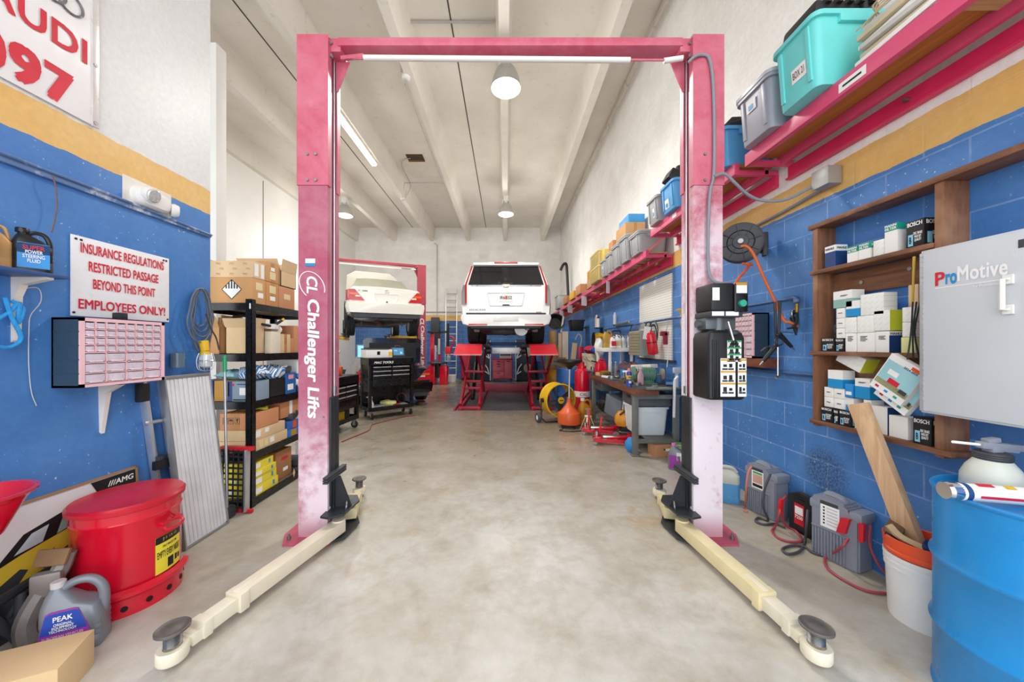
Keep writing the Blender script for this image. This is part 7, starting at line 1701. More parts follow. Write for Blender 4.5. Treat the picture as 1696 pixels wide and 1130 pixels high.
m = MB(); m.span((-.72, .35, .33), (.72, 4.6, .48), .04); m.lathe([(.12, .24), (.36, .235), (.40, .27), (.40, .33), (.12, .33)], (0, .75, 0), 36); und = m.build('underbody', M('underbody_grey', '#55565a', .6, .2, .3, 8), t)
m = MB(); m.cyl((-.8, 1.2, .36), (.8, 1.2, .36), .05, n=14); m.lathe([(0, -.14), (.1, -.12), (.15, 0), (.1, .12), (0, .14)], (0, 1.2, .36), 20, rx(PI / 2)); m.build('rear_axle', M('dusty_iron', '#6f6c68', .6, .3, .2), und)
m = MB(); m.cyl((.35, .1, .33), (.35, .7, .33), .15, n=20); m.cyl((.5, .02, .34), (.42, .2, .34), .035, n=12); m.build('muffler', M('dull_silver', '#a3a3a2', .4, .6, .15), und)
for s in (-1, 1):
    tyre(t, s * .83, 1.18, .40, .40, .285); tyre(t, s * .83, 4.2, .40, .40, .285)
    m = MB(); m.box((s * .70, .55, .36), (.14, .2, .16), .03); m.build('damper', M('damper_grey', '#8d8b88', .5, .4, .2), und)

# --- scissor lift
t = thing('scissor_lift', 'red scissor lift with tilted end flaps under the white SUV', 'scissor lift', (0, 0, 0))
for s in (-1, 1):
    x0, x1 = s * .56, s * 1.14
    m = MB(); m.span((x0, 7.95, 1.45), (x1, 12.6, 1.53), .006); rw = m.build('runway', DKRED, t)
    m = MB(); fl0 = [(x0, 7.95, 1.53), (x1, 7.95, 1.53), (x1 + s * .02, 7.56, 1.30), (x0 - s * .02, 7.56, 1.30)]; m.loft([fl0, [(x, y, z - .02) for x, y, z in fl0]]); m.build('end_flap', RED2 if s > 0 else M('flap_red', '#d83240', .35, 0, .08), t)
    m = MB(); m.span((x0 - s * .02, 7.555, 1.275), (x1 + s * .02, 7.565, 1.302)); m.build('flap_lip', M('flap_lip', '#e88a8a', .4), t)
    for xx_ in (s * .62, s * 1.06):
        m = MB(); m.bar((xx_, 7.98, .10), (xx_, 10.6, 1.42), .05, .09, .006); m.build('scissor_arm', DKRED, t)
        m = MB(); m.bar((xx_ + s * .055, 7.98, 1.42), (xx_ + s * .055, 10.6, .10), .05, .09, .006); m.build('scissor_arm', DKRED, t)
        m = MB(); m.span((xx_ - .03, 7.85, .005), (xx_ + .03, 11.0, .07), .004); m.build('base_rail', DKRED, t)
    for y, z in ((7.9, .05), (10.9, .05), (8.6, .42), (8.9, .56), (9.1, .80)):
        m = MB(); m.bar((s * .60, y, z), (s * 1.10, y, z), .06, .06, .005); m.build('cross_tube', DKRED, t)
    m = MB(); m.cyl((s * .84, 8.6, .15), (s * .84, 9.6, 1.0), .055, n=14); m.cyl((s * .84, 9.6, 1.0), (s * .84, 10.2, 1.38), .03, n=12); m.build('hydraulic_ram', BLK, t)
m = MB(); m.span((-1.20, 7.80, .0), (-1.16, 11.3, .05)); m.build('recess_edge', DKRED, t)
m = MB(); m.span((-1.0, 11.1, .005), (1.0, 11.3, .25), .01); m.build('rear_bumper', M('faded_red_beam', '#b8405a', .45, 0, .15), t)
t = thing('jack_beam', 'silver rolling jack beam slung between the scissor lift runways', 'jack', (0, 9.0, 1.36))
m = MB(); m.span((-.36, -.1, -.08), (.36, .12, .08), .006); m.build('beam_plate', M('brushed_plate', '#c9c9c9', .35, .4, .08), t)
for s in (-1, 1): m = MB(); m.lathe([(0, -.06), (.09, -.06), (.09, .06), (0, .06)], (s * .46, 0, 0), 18, ry(PI / 2)); m.box((s * .46, 0, .14), (.12, .16, .06), .01); m.build('roller', GUN, t)
m = MB(); m.span((-.5, .2, .13), (.5, .34, .22), .01); m.build('top_bar', DKBLUE, t)

# --- ivory and black sedans
def sedan(name, label, loc, a, paint, glass, z0=0, droop=0.0, open_trunk=False):
    t = thing(name, label, 'car', (loc[0], loc[1], z0), a)
    def R(w, zb, gw, zt, lo=.26): return [(w * .80, lo), (w * .96, lo + .06), (w, .52), (w * .99, .74), (w * .95, zb), (gw, zt), (gw * .55, zt + .025), (0, zt + .03)]
    S = [(R(.80, .84, .70, .90), 0.0), (R(.85, .88, .73, .945), .10), (R(.86, .90, .74, .965), .78), (R(.86, .91, .575, 1.36), 1.38), (R(.86, .91, .585, 1.40), 1.9), (R(.86, .91, .58, 1.385), 2.55), (R(.86, .90, .74, .96), 3.35), (R(.82, .76, .68, .82), 4.3), (R(.74, .70, .60, .76), 4.46)]
    def mi(i, j):
        if j in (4, 10) and 2 <= i <= 5: return 1
        if j in (5, 6, 7, 8, 9) and i in (2, 5): return 1
        return 0
    b = body_loft(S, mi).build('body', [paint, glass], t, 32)
    yf = lambda z: 0.0
    rp = lambda n, mt, pts, off, th=.012, par=t: rear_panel(n, mt, pts, off, th, par, yf)
    lid = rp('trunk_panel', paint, [(-.45, .585), (.45, .585), (.68, .87), (-.68, .87)], 0, .012)
    for s in (-1, 1):
        q = MB(); q.loft([[(s * x, y, z) for x, z, y in ((.49, .62, -.03), (.82, .62, -.02), (.81, .87, -.01), (.695, .87, -.02))], [(s * x, y, z) for x, z, y in ((.49, .625, .02), (.87, .625, .24), (.87, .87, .24), (.70, .87, .05))]]); tl = q.build('tail_light', TAILR, t, 30)
        rp('indicator', TAILO, [(s * .61, .74), (s * .80, .74), (s * .80, .79), (s * .64, .79)], .026, .008, tl); rp('reverse_lamp', M('reverse_clear', '#e9e2dc', .2) if 'reverse_clear' not in bpy.data.materials else bpy.data.materials['reverse_clear'], [(s * .56, .70), (s * .68, .70), (s * .68, .735), (s * .59, .735)], .026, .008, tl)
    m = MB(); m.loft([[(x * k, y, z) for x, z in ((-.86, .575), (.86, .575), (.87, .50), (.84, .34), (-.84, .34), (-.87, .50))] for y, k in ((-.10, .94), (-.06, 1.0), (.25, 1.01))]); m.build('bumper', paint, t)
    m = MB(); m.loft([[(x, y, z) for x, z in ((-.80, .345), (.80, .345), (.70, .24), (-.70, .24))] for y in (-.07, .2)]); m.build('valance', DKG, t)
    m = MB(); [m.bar((x0, -.018, z0_), (x1, -.018, z1), .015, .015, .004) for x0, z0_, x1, z1 in ((-.27, .80, .27, .80), (.27, .80, .22, .62), (-.27, .80, -.22, .62))]; m.build('plate_recess', paint, lid)
    m = MB(); m.tube([(.045 * math.cos(k * PI / 8), -.016, .845 + .045 * math.sin(k * PI / 8)) for k in range(16)], .005, 6, closed=True); [m.bar((0, -.016, .845), (.042 * math.sin(q), -.016, .845 + .042 * math.cos(q)), .006, .006) for q in (0, 2.094, 4.189)]; m.build('badge', CHROME, lid)
    m = MB(); m.lathe([(0, 0), (.02, 0), (.02, .008), (0, .008)], (0, -.012, .61), 14, rx(PI / 2)); m.build('trunk_lock', GUN, lid)
    m = MB(); m.span((-.68, .3, .20), (.68, 4.1, .34), .03); un = m.build('underbody', M('sedan_underbody', '#5f605d', .6, .2, .3, 8) if 'sedan_underbody' not in bpy.data.materials else bpy.data.materials['sedan_underbody'], t)
    m = MB(); m.lathe([(0, -.16), (.14, -.14), (.17, 0), (.14, .14), (0, .16)], (-.42, .32, .27), 22, Matrix.Diagonal((1.6, 1, .6, 1)) @ ry(.3)); m.build('muffler', M('muffler_grey', '#8f8e90', .4, .5, .15) if 'muffler_grey' not in bpy.data.materials else bpy.data.materials['muffler_grey'], un)
    m = MB(); m.tube([(-.3, .3, .24), (-.05, .7, .14), (.05, 1.2, .16), (.05, 2.5, .18)], .035, 8, k=4); m.build('exhaust_pipe', M('rust_pipe', '#7c5648', .6, .3, .2) if 'rust_pipe' not in bpy.data.materials else bpy.data.materials['rust_pipe'], un)
    for s in (-1, 1):
        m = MB(); m.bar((s * .15, 1.3, .16), (s * .62, .85, .02 + .15), .05, .05, .01); m.bar((s * .5, .86, .3), (s * .5, .86, .1), .05, .05, .01); m.build('control_arm', M('arm_grey', '#7a7773', .5, .3, .2) if 'arm_grey' not in bpy.data.materials else bpy.data.materials['arm_grey'], un)
        tyre(t, s * .745, .86, .31 - droop, .305, .20); tyre(t, s * .745, 3.55, .31 - droop, .305, .20)
        m = MB(); m.lathe([(.30, -.03), (.36, -.03), (.36, .03), (.30, .03)], (s * .852, .86, .36), 28, ry(PI / 2)); m.build('wheel_arch', DKG, b)
    return t, lid
ca = math.radians(27)
iv, lid = sedan('sedan', 'ivory sedan lifted high on the far lift with its hood open', (-2.80, 8.02), ca, IVORY, GLASSL, 1.90, .17)
txt(lid, 'C 280', GUN, (-.52, -.014, .845), (1, 0, 0), (0, 0, 1), .20, .03, .02)
m = MB(); m.loft([[(x * k, y, z) for x, y, z in ((-.78, 3.45, .95), (.78, 3.45, .95), (.78, 3.47, .95), (-.78, 3.47, .95))] if k == 1 else [(x, y, z) for x, y, z in ((-.74, 3.15, 1.75), (.74, 3.15, 1.75), (.74, 3.17, 1.76), (-.74, 3.17, 1.76))] if k == 2 else [(x, y, z) for x, y, z in ((-.50, 3.12, 1.90), (.50, 3.12, 1.90), (.50, 3.14, 1.91), (-.50, 3.14, 1.91))] for k in (1, 2, 3)]); m.build('open_hood', IVORY, iv)
bk, lid2 = sedan('sedan', 'black sedan with raised trunk lid parked under the ivory one', (-2.62, 8.15), ca, BLKCAR, GLASSD, .02, 0)
m = MB(); m.loft([[(x, y, z) for x, z in ((-.66, 1.02), (.66, 1.02), (.70, 1.60), (.62, 1.66), (-.62, 1.66), (-.70, 1.60))] for y in (.46, .50)]); tl_ = m.build('raised_trunk_lid', BLKCAR, bk)
m = MB(); m.span((-.56, .44, 1.08), (.56, .462, 1.54), .01); m.box((0, .44, 1.60), (.2, .03, .06), .01); m.build('lid_lining', M('lid_felt', '#2a2b2e', .9), tl_)

# ---------------------------------------------------------------- tool carts
def cart(label, c, a, w, d, h, brand=None, two=True, drawers=3):
    t = thing('tool_cart', label, 'tool cart', c, a)
    zt = h; zl = .17
    m = MB()
    for x in (-w/2 + .03, w/2 - .03):
        for y in (-d/2 + .03, d/2 - .03): m.box((x, y, (zl + zt) / 2), (.06, .06, zt - zl), .006)
    m.span((-w/2, -d/2, zl - .04), (w/2, d/2, zl + .05), .006) if False else None
    m.span((-w/2, -d/2, zl), (w/2, d/2, zl + .012)); m.span((-w/2, -d/2, zl), (w/2, -d/2 + .012, zl + .075)); m.span((-w/2, d/2 - .012, zl), (w/2, d/2, zl + .075)); m.span((-w/2, -d/2, zl), (-w/2 + .012, d/2, zl + .075)); m.span((w/2 - .012, -d/2, zl), (w/2, d/2, zl + .075))
    m.span((-w/2, -d/2, zt - .13), (w/2, d/2, zt - .12)); m.span((-w/2 + .05, d/2 - .02, zl), (w/2 - .05, d/2 - .01, zt)); 
    for s in (-1, 1): m.span((s * w/2, -d/2, zt - .13), (s * (w/2 - .012), d/2, zt)); m.span((s * (w/2 - .02), -d/2 + .04, zt * .45), (s * (w/2 - .03), d/2 - .04, zt - .1))
    m.span((-w/2, d/2 - .012, zt - .13), (w/2, d/2, zt)); m.span((-w/2, -d/2, zt - .13), (w/2, -d/2 + .012, zt))
    m.build('frame', BLKM, t)
    m = MB(); m.span((-w/2 - .005, -d/2 - .005, zt), (w/2 + .005, d/2 + .005, zt + .022), .008); m.build('lid', BLK, t)
    zz = zt - .15; nx = 2 if two else 1
    hs = [.085] * drawers + [.16]
    for k, hh in enumerate(hs):
        cols = nx if k < drawers else 1
        for q in range(cols):
            xa = -w/2 + .075 + q * (w - .15) / cols; xb = xa + (w - .15) / cols - .012
            m = MB(); m.span((xa, -d/2 + .002, zz - hh + .008), (xb, d/2 - .05, zz), .004); dr = m.build('drawer', BLKM, t)
            if k < drawers: m = MB(); m.span((xa + .01, -d/2 - .016, zz - .026), (xb - .01, -d/2 + .002, zz - .006), .006); m.build('handle', M('pull_silver', '#b4b6b8', .3, .3) if 'pull_silver' not in bpy.data.materials else bpy.data.materials['pull_silver'], dr)
        zz -= hh
    for x in (-w/2 + .06, w/2 - .06):
        for y in (-d/2 + .06, d/2 - .06):
            m = MB(); m.lathe([(0, -.02), (.045, -.02), (.062, -.015), (.065, 0), (.062, .015), (.045, .02), (0, .02)], (x + .02, y, .066), 22, ry(PI / 2)); cs = m.build('caster', RUB, t)
            m = MB(); m.box((x, y, .145), (.06, .06, .04), .004); m.span((x - .008, y - .025, .05), (x - .002, y + .025, .14)); m.build('caster_fork', STEEL, cs)
    if brand: txt(t, brand, PAPER, (-w * .18, -d/2 - .002, zt - .07), (1, 0, 0), (0, 0, 1), w * .42, .045, .03, .25)
    return t
mc = cart('big black tool cart with chrome drawer pulls standing before the black sedan', (-2.526, 7.27, 0), math.radians(41), .95, .50, 1.22, 'MAC TOOLS')
Mx = lambda x, y, z: Matrix.Translation(mc.location) @ Matrix.Rotation(mc.rotation_euler.z, 4, 'Z') @ V((x, y, z))
am = mc.rotation_euler.z
decal(mc, 'label_sticker', PAPER, (-.47, -.16, 1.15), (0, -1, 0), (0, 0, 1), .08, .07)
t = thing('printer', 'white box shaped printer with black square on the big tool cart', 'printer', Mx(-.22, .02, 1.243), am); m = MB(); m.span((-.27, -.16, 0), (.27, .16, .17), .01); m.build('printer_body', WHT, t)
m = MB(); m.span((-.05, -.163, .06), (.01, -.158, .13)); m.build('black_panel', BLKM, t); m = MB(); m.span((.19, -.163, .03), (.262, -.158, .12)); m.build('yellow_sticker', YEL, t); m = MB(); m.span((-.27, -.165, .165), (.2, .16, .19), .004); m.build('printer_lid', DKG, t)
t = thing('diagnostic_tablet', 'diagnostic tablet with glowing blue screen propped on the big tool cart', 'tablet', Mx(.24, -.02, 1.243), am)
m = MB(tr(0, 0, .0) @ rx(math.radians(-15))); m.box((0, 0, .11), (.29, .03, .21), .012); m.tube([(-.06, 0, .215), (-.05, 0, .255), (.05, 0, .255), (.06, 0, .215)], .010, 8); m.build('tablet_case', DKG, t)
m = MB(rx(math.radians(-15))); m.box((0, -.0165, .115), (.23, .002, .15)); sn = m.build('screen', M('screen_blue', '#3d6f92', .2, 0, .2, 14, emis=.6), t)
m = MB(rx(math.radians(-15))); m.box((.06, -.0182, .09), (.05, .001, .05)); m.box((-.06, -.0182, .14), (.07, .001, .02)); m.build('screen_tile', M('screen_tile', '#6fb4d8', .3, emis=.5), sn)
m = MB(); m.span((-.44, -.2, 1.2425), (.44, .2, 1.2435)); 
for lb, s, mt, x, y, cat in (('silver tray lying in the bottom of the big tool cart', (.26, .22, .07), ALU, -.24, -.02, 'tray'), ('small red box in the bottom tray of the big tool cart', (.10, .12, .06), RED2, .18, -.05, 'box'), ('flat grey case in the bottom tray of the big tool cart', (.16, .2, .05), GRY, .33, -.02, 'case')):
    m2 = MB(); m2.box((0, 0, s[2] / 2), s, .006); solo(m2, cat + '_item' if cat == 'box' else ('metal_tray' if cat == 'tray' else 'tool_case'), mt, lb, cat, Mx(x, y, .184), am)
m.bm.free()
bag('pale yellow rag heap in the bottom of the big tool cart', Mx(.03, .02, .186), (.18, .14, .14), M('yellow_rag', '#d8d48a', .95, 0, .15, bump=.3), 41, 'rag_pile', 'rags')
spray_bottle('white spray bottle in the bottom tray corner of the big tool cart', Mx(-.38, -.12, .186), WHT, WHT, .28)
m = MB(); c_ = Mx(.36, .12, .33); m.tube([c_ + V((.10 * math.cos(a), .02, .10 * math.sin(a))) for a in [k * PI / 10 for k in range(20)]], .008, 6, closed=True); solo(m, 'hose_coil', M('red_brown_hose', '#7a4038', .5), 'small coil of red brown hose inside the big tool cart', 'hose')
lc = cart('narrow black tool cart beside the lift column facing the aisle', (-2.96, 5.84, 0), math.radians(82), .84, .46, .95, None, True, 3)
lc.rotation_euler.z = math.radians(84)
Lx = lambda x, y, z: Matrix.Translation(lc.location) @ Matrix.Rotation(lc.rotation_euler.z, 4, 'Z') @ V((x, y, z))
g = 'tools piled on the narrow tool cart'
for k, (lb, x, y, s, mt, r) in enumerate((('grey steel power tool lying on the narrow tool cart', .22, .05, (.22, .12, .14), STEEL, .3), ('orange battery pack on the narrow tool cart', .10, -.05, (.09, .08, .16), ORG, .2), ('black plastic case on the narrow tool cart', -.1, .05, (.22, .2, .12), BLK, .1), ('red plastic case at the near end of the narrow tool cart', -.3, 0, (.2, .22, .1), RED2, -.2))):
    m = MB(); m.box((0, 0, s[2] / 2), s, .02); m.cyl((-s[0] * .4, 0, s[2] * .5), (s[0] * .62, 0, s[2] * .6), s[1] * .22, n=12) if k == 0 else None; solo(m, ('power_tool', 'battery_pack', 'tool_case', 'tool_case')[k], mt, lb, 'tool', Lx(x, y, .973), lc.rotation_euler.z + r)
m = MB(); m.bar(Lx(-.25, .0, 1.02), Lx(.38, .12, 1.40), .05, .03, .01); solo(m, 'wooden_bar', wood('ash_bar', '#b7a58a', '#8b7a62', .6), 'long pale bar sticking up out of the narrow tool cart', 'bar')
for lb, x, s, mt in (('yellow and red tool case in the bottom of the narrow tool cart', .1, (.18, .2, .16), YEL), ('dark power drill in the bottom of the narrow tool cart', .27, (.16, .2, .18), DKG), ('red tool case at the near end of the narrow cart bottom', -.25, (.25, .25, .12), RED2)):
    m = MB(); m.box((0, 0, s[2] / 2), s, .02); solo(m, 'tool_case', mt, lb, 'case', Lx(x, 0, .184), lc.rotation_euler.z)
m = MB(); m.tube([fl(688, 688), fl(672, 690), fl(650, 695), fl(630, 700), fl(616, 704), fl(612, 712), fl(600, 718), fl(585, 724), fl(566, 732)], .008, 6, k=6); solo(m, 'air_hose', M('dark_red_hose', '#8c3a3a', .5), 'thin dark red hose snaking over the floor in front of the tool carts', 'hose')

# ---------------------------------------------------------------- mechanic behind the lift column
def skin(name, V_, E_, mat, parent, sub=2):
    me = bpy.data.meshes.new(name); me.from_pydata([v[0] for v in V_], E_, [])
    o = bpy.data.objects.new(name, me); COL.objects.link(o)
    md = o.modifiers.new('s', 'SKIN'); md.use_smooth_shade = True
    for i, v in enumerate(V_):
        r = v[1]; me.skin_vertices[0].data[i].radius = (r, r) if not isinstance(r, tuple) else r
    me.skin_vertices[0].data[0].use_root = True
    s = o.modifiers.new('u', 'SUBSURF'); s.levels = sub; s.render_levels = sub
    dg = bpy.context.evaluated_depsgraph_get(); nm_ = bpy.data.meshes.new_from_object(o.evaluated_get(dg))
    o.modifiers.clear(); o.data = nm_; nm_.materials.clear(); nm_.materials.append(mat); nm_.shade_smooth(); nm_.name = name
    bpy.data.meshes.remove(me); o.parent = parent
    return o
pt = thing('person', 'person in pale green shirt and red cap leaning over work behind the lift column', 'person', (-3.83, 7.55, 0), math.radians(-100))
# local: facing -y; x to the person's own left
hipz, shz = .93, 1.36
BV = [((0, .06, hipz), .13), ((0, .02, 1.08), (.15, .11)), ((0, -.05, 1.24), (.16, .11)), ((0, -.10, shz), (.13, .09)), ((0, -.15, 1.45), .055), ((0, -.18, 1.50), .05),
      ((.10, .05, .88), .10), ((.12, .02, .48), .065), ((.13, .06, .09), .04), ((.13, -.10, .035), .035),
      ((-.10, .05, .88), .10), ((-.12, .02, .48), .065), ((-.13, .06, .09), .04), ((-.13, -.10, .035), .035),
      ((.19, -.12, 1.35), .058), ((.24, -.22, 1.10), .044), ((.20, -.42, 1.02), .034), ((.19, -.47, 1.005), .03),
      ((-.19, -.12, 1.35), .058), ((-.25, -.24, 1.12), .044), ((-.20, -.44, 1.05), .034), ((-.19, -.49, 1.04), .03)]
BE = [(0, 1), (1, 2), (2, 3), (3, 4), (4, 5), (0, 6), (6, 7), (7, 8), (8, 9), (0, 10), (10, 11), (11, 12), (12, 13), (3, 14), (14, 15), (15, 16), (16, 17), (3, 18), (18, 19), (19, 20), (20, 21)]
hand0 = []
for sd_, wi in ((1, 17), (-1, 21)):
    wx, wy, wz = BV[wi][0]
    BV.append(((wx, wy - .06, wz - .01), (.036, .018))); pi_ = len(BV) - 1; BE.append((wi, pi_))
    for k in range(4):
        x = wx + sd_ * (-.030 + .020 * k); L = (.07, .08, .075, .06)[k]
        a_ = len(BV); BV.append(((x, wy - .10, wz - .015), .010)); BV.append(((x, wy - .10 - L * .5, wz - .03), .009)); BV.append(((x, wy - .10 - L * .75, wz - .06), .008)); BE += [(pi_, a_), (a_, a_ + 1), (a_ + 1, a_ + 2)]
    a_ = len(BV); BV.append(((wx - sd_ * .045, wy - .045, wz - .02), .011)); BV.append(((wx - sd_ * .055, wy - .085, wz - .04), .009)); BE += [(wi, a_), (a_, a_ + 1)]
bd = skin('body', BV, BE, SKIN, pt)
# head: one surface with brow, nose, chin, in the same mesh as the body
hm = MB(tr(0, -.20, 1.60) @ rx(.25))
rings = []
for i in range(13):
    ph = -PI / 2 + PI * i / 12; z = .125 * math.sin(ph); rr = math.cos(ph); ring = []
    for k in range(24):
        th = 2 * PI * k / 24; x = .078 * rr * math.cos(th); y = .098 * rr * math.sin(th)
        if math.sin(th) < -.5 and z < 0: y *= 1 + .10 * (-z / .12)
        f = max(0, -math.sin(th) - .93) / .07
        if -.05 < z < .02: y -= .022 * f * (1 - abs(z + .02) / .04)
        if .015 < z < .045: y -= .004 * max(0, -math.sin(th))
        ring.append((x, y, z))
    rings.append(ring)
hm.loft(rings)
for s in (-1, 1): hm.lathe([(0, -.008), (.022, -.006), (.028, 0), (.02, .008), (0, .006)], (s * .08, .01, -.005), 14, ry(PI / 2))
hd = hm.build('head_tmp', SKIN)
me2 = bmesh.new(); me2.from_mesh(bd.data); me2.from_mesh(hd.data); me2.to_mesh(bd.data); me2.free(); bpy.data.objects.remove(hd); bd.data.shade_smooth()
hf = tr(0, -.20, 1.60) @ rx(.25)
m = MB(hf); [m.lathe([(0, -.008), (.010, -.004), (.011, .0), (0, .004)], (s * .03, -.092, .018), 10, rx(PI / 2)) for s in (-1, 1)]; m.build('eyes', PAPER, bd)
m = MB(hf); m.box((0, -.098, -.062), (.045, .008, .009), .003); m.build('mouth', M('lip', '#9a5a50', .5), bd)
m = MB(hf); m.lathe([(.088, .02), (.091, .035), (.086, .075), (.06, .115), (.02, .135), (0, .137)], (0, .006, 0), 24, Matrix.Diagonal((.92, 1.14, 1, 1))); m.loft([[(x, y, .03 + q) for x, y in ((-.07, -.085), (-.06, -.14), (0, -.165), (.06, -.14), (.07, -.085))] for q in (0, .008)]); m.build('cap', RED2, bd)
m = MB(hf); m.lathe([(.084, -.05), (.089, -.02), (.089, .03), (.082, .03), (.078, -.05)], (0, .014, 0), 20, Matrix.Diagonal((.94, 1.08, 1, 1))); 
for v in [v for v in m.bm.verts if (hf.inverted() @ v.co).y < -.045]: m.bm.verts.remove(v)
m.build('hair', M('dark_hair', '#2a211c', .8), bd)
SV = [((0, .06, .92), (.155, .125)), ((0, .02, 1.08), (.17, .13)), ((0, -.05, 1.24), (.18, .13)), ((0, -.10, 1.365), (.14, .10)), ((0, -.14, 1.425), .07), ((.185, -.12, 1.355), .075), ((.235, -.20, 1.16), .066), ((-.185, -.12, 1.355), .075), ((-.24, -.21, 1.17), .066)]
skin('shirt', SV, [(0, 1), (1, 2), (2, 3), (3, 4), (3, 5), (5, 6), (3, 7), (7, 8)], SHIRT, pt)
JV = [((0, .06, .93), (.15, .12)), ((.10, .05, .86), .112), ((.12, .02, .48), .082), ((.13, .06, .10), .065), ((-.10, .05, .86), .112), ((-.12, .02, .48), .082), ((-.13, .06, .10), .065)]
skin('trousers', JV, [(0, 1), (1, 2), (2, 3), (0, 4), (4, 5), (5, 6)], JEANS, pt)
for s in (-1, 1): m = MB(); m.box((s * .13, -.03, .045), (.10, .29, .09), .03); m.build('shoe', BLK, pt)

# ---------------------------------------------------------------- back wall
t = thing('extension_ladder', 'tall aluminium ladder leaning upright on the back wall', 'ladder', (-2.42, 14.9, 0))
for s in (-1, 1): m = MB(); m.bar((s * .24, .0, .0), (s * .24, .36, 4.05), .035, .07, .004); m.build('rail', ALU, t)
for k in range(13): m = MB(); m.cyl((-.24, .012 + .36 * (k * .3 + .2) / 4.05, .2 + k * .3), (.24, .012 + .36 * (k * .3 + .2) / 4.05, .2 + k * .3), .018, n=8); m.build('rung', ALU, t)
t = thing('tyre_changer', 'red tyre changing machine with tall posts by the back wall', 'tyre changer', (-2.62, 13.2, 0))
for x in (-.22, .24): m = MB(); m.box((x, 0, .36), (.28, .6, .72), .03); m.build('cabinet', RED, t)
m = MB(); m.lathe([(0, .72), (.12, .72), (.12, .78), (.36, .80), (.38, .83), (.36, .86), (0, .86)], (0, -.1, 0), 28); m.box((0, -.1, .5), (.14, .14, .5), .02); m.build('turntable', GUN, t)
m = MB(); m.box((-.28, .25, 1.3), (.14, .16, 1.5), .02); m.box((.0, .25, 1.2), (.10, .12, 1.4), .02); m.build('column', RED, t)
m = MB(); m.box((-.05, .1, 2.02), (.75, .12, .09), .02); m.cyl((.05, -.05, 2.1), (.05, -.05, 1.1), .03, n=12); m.cyl((.36, .1, 2.35), (.36, .1, 1.2), .05, n=12); m.build('swing_arm', BLK, t)
m = MB(); m.cyl((-.1, .0, 1.5), (-.1, .0, .95), .045, n=14); m.cyl((.05, -.05, 1.75), (.05, -.05, 1.15), .05, n=14); m.build('air_cylinder', ALU, t)
m = MB(); m.box((.38, .05, 1.3), (.22, .2, .3), .04); m.tube([(.42, 0, 1.2), (.55, -.05, 1.5), (.62, -.05, 1.75), (.45, -.05, 1.85)], .03, 8, k=4); m.build('bead_roller', RED2, t)
jug('fluid_jug', 'grey squeeze bottle with yellow cap on the tyre machine', (-2.18, 13.0, .865), (.14, .12, .3), GRY, 0, None, YEL)
m = MB(); m.lathe([(0, 0), (.13, 0), (.16, .26), (.17, .27), (.15, .27), (.12, .02), (0, .02)], n=28); solo(m, 'white_pail', PAPER, 'white pail on the floor at the foot of the tall ladder', 'bucket', (-2.2, 14.0, 0))
m = MB(); m.box((0, 0, .11), (.2, .25, .22), .02); solo(m, 'red_box', RED, 'small red box with cream base beside the white pail', 'box', (-2.55, 14.2, 0))
t = thing('red_cabinet', 'plain red steel cabinet against the back wall behind the scissor lift', 'cabinet', (-1.62, 14.9, 0)); m = MB(); m.span((-.30, -.3, .06), (.32, .3, 1.15), .02); m.build('cabinet_body', DKRED, t); m = MB(); m.span((-.26, -.31, .12), (.28, -.3, 1.1)); m.build('door', M('red_door', '#b72a44', .35, 0, .1), t); m = MB(); m.span((-.3, -.28, 0), (.32, .28, .06)); m.build('plinth', BLK, t)
t = thing('tool_chest', 'faded pink red tool chest on casters at the back between the lift runways', 'tool chest', (-.14, 14.1, 0))
PK = M('chest_pink', '#c9606f', .4, 0, .1)
m = MB(); m.span((-.41, -.25, .12), (.41, .25, .92), .012); m.span((-.45, -.27, .92), (.45, .27, .95), .006); m.build('chest_body', DKRED, t)
for z0, z1, x0, x1 in ((.80, .90, -.39, .06), (.69, .79, -.39, .06), (.42, .68, -.39, .06), (.15, .41, -.39, .06), (.15, .90, .08, .39)):
    m = MB(); m.span((x0, -.265, z0), (x1, -.25, z1), .005); dr = m.build('drawer' if x0 < 0 else 'door', PK, t); m = MB(); m.box(((x0 + x1) / 2, -.27, z1 - .05), (.14, .012, .03), .004); m.build('handle', BLKM, dr)
for s in (-1, 1): m = MB(); m.lathe([(0, -.02), (.055, -.02), (.055, .02), (0, .02)], (s * .34, -.18, .056), 16, ry(PI / 2)); m.box((s * .34, -.18, .10), (.05, .06, .03)); m.build('caster', BLK, t)
for s in (-1, 1): m = MB(); m.span((s * .36, -.1, .95), (s * .40, .1, 1.25), .006); m.build('side_post', DKRED, t)
t = thing('printer', 'pale grey printer standing on the pink red tool chest', 'printer', (-.02, 14.1, .951)); m = MB(); m.span((-.24, -.17, 0), (.24, .17, .2), .02); m.build('printer_body', LGRY, t); m = MB(); m.span((-.22, -.19, .13), (.22, -.1, .19), .004); m.build('paper_slot', DKG, t)
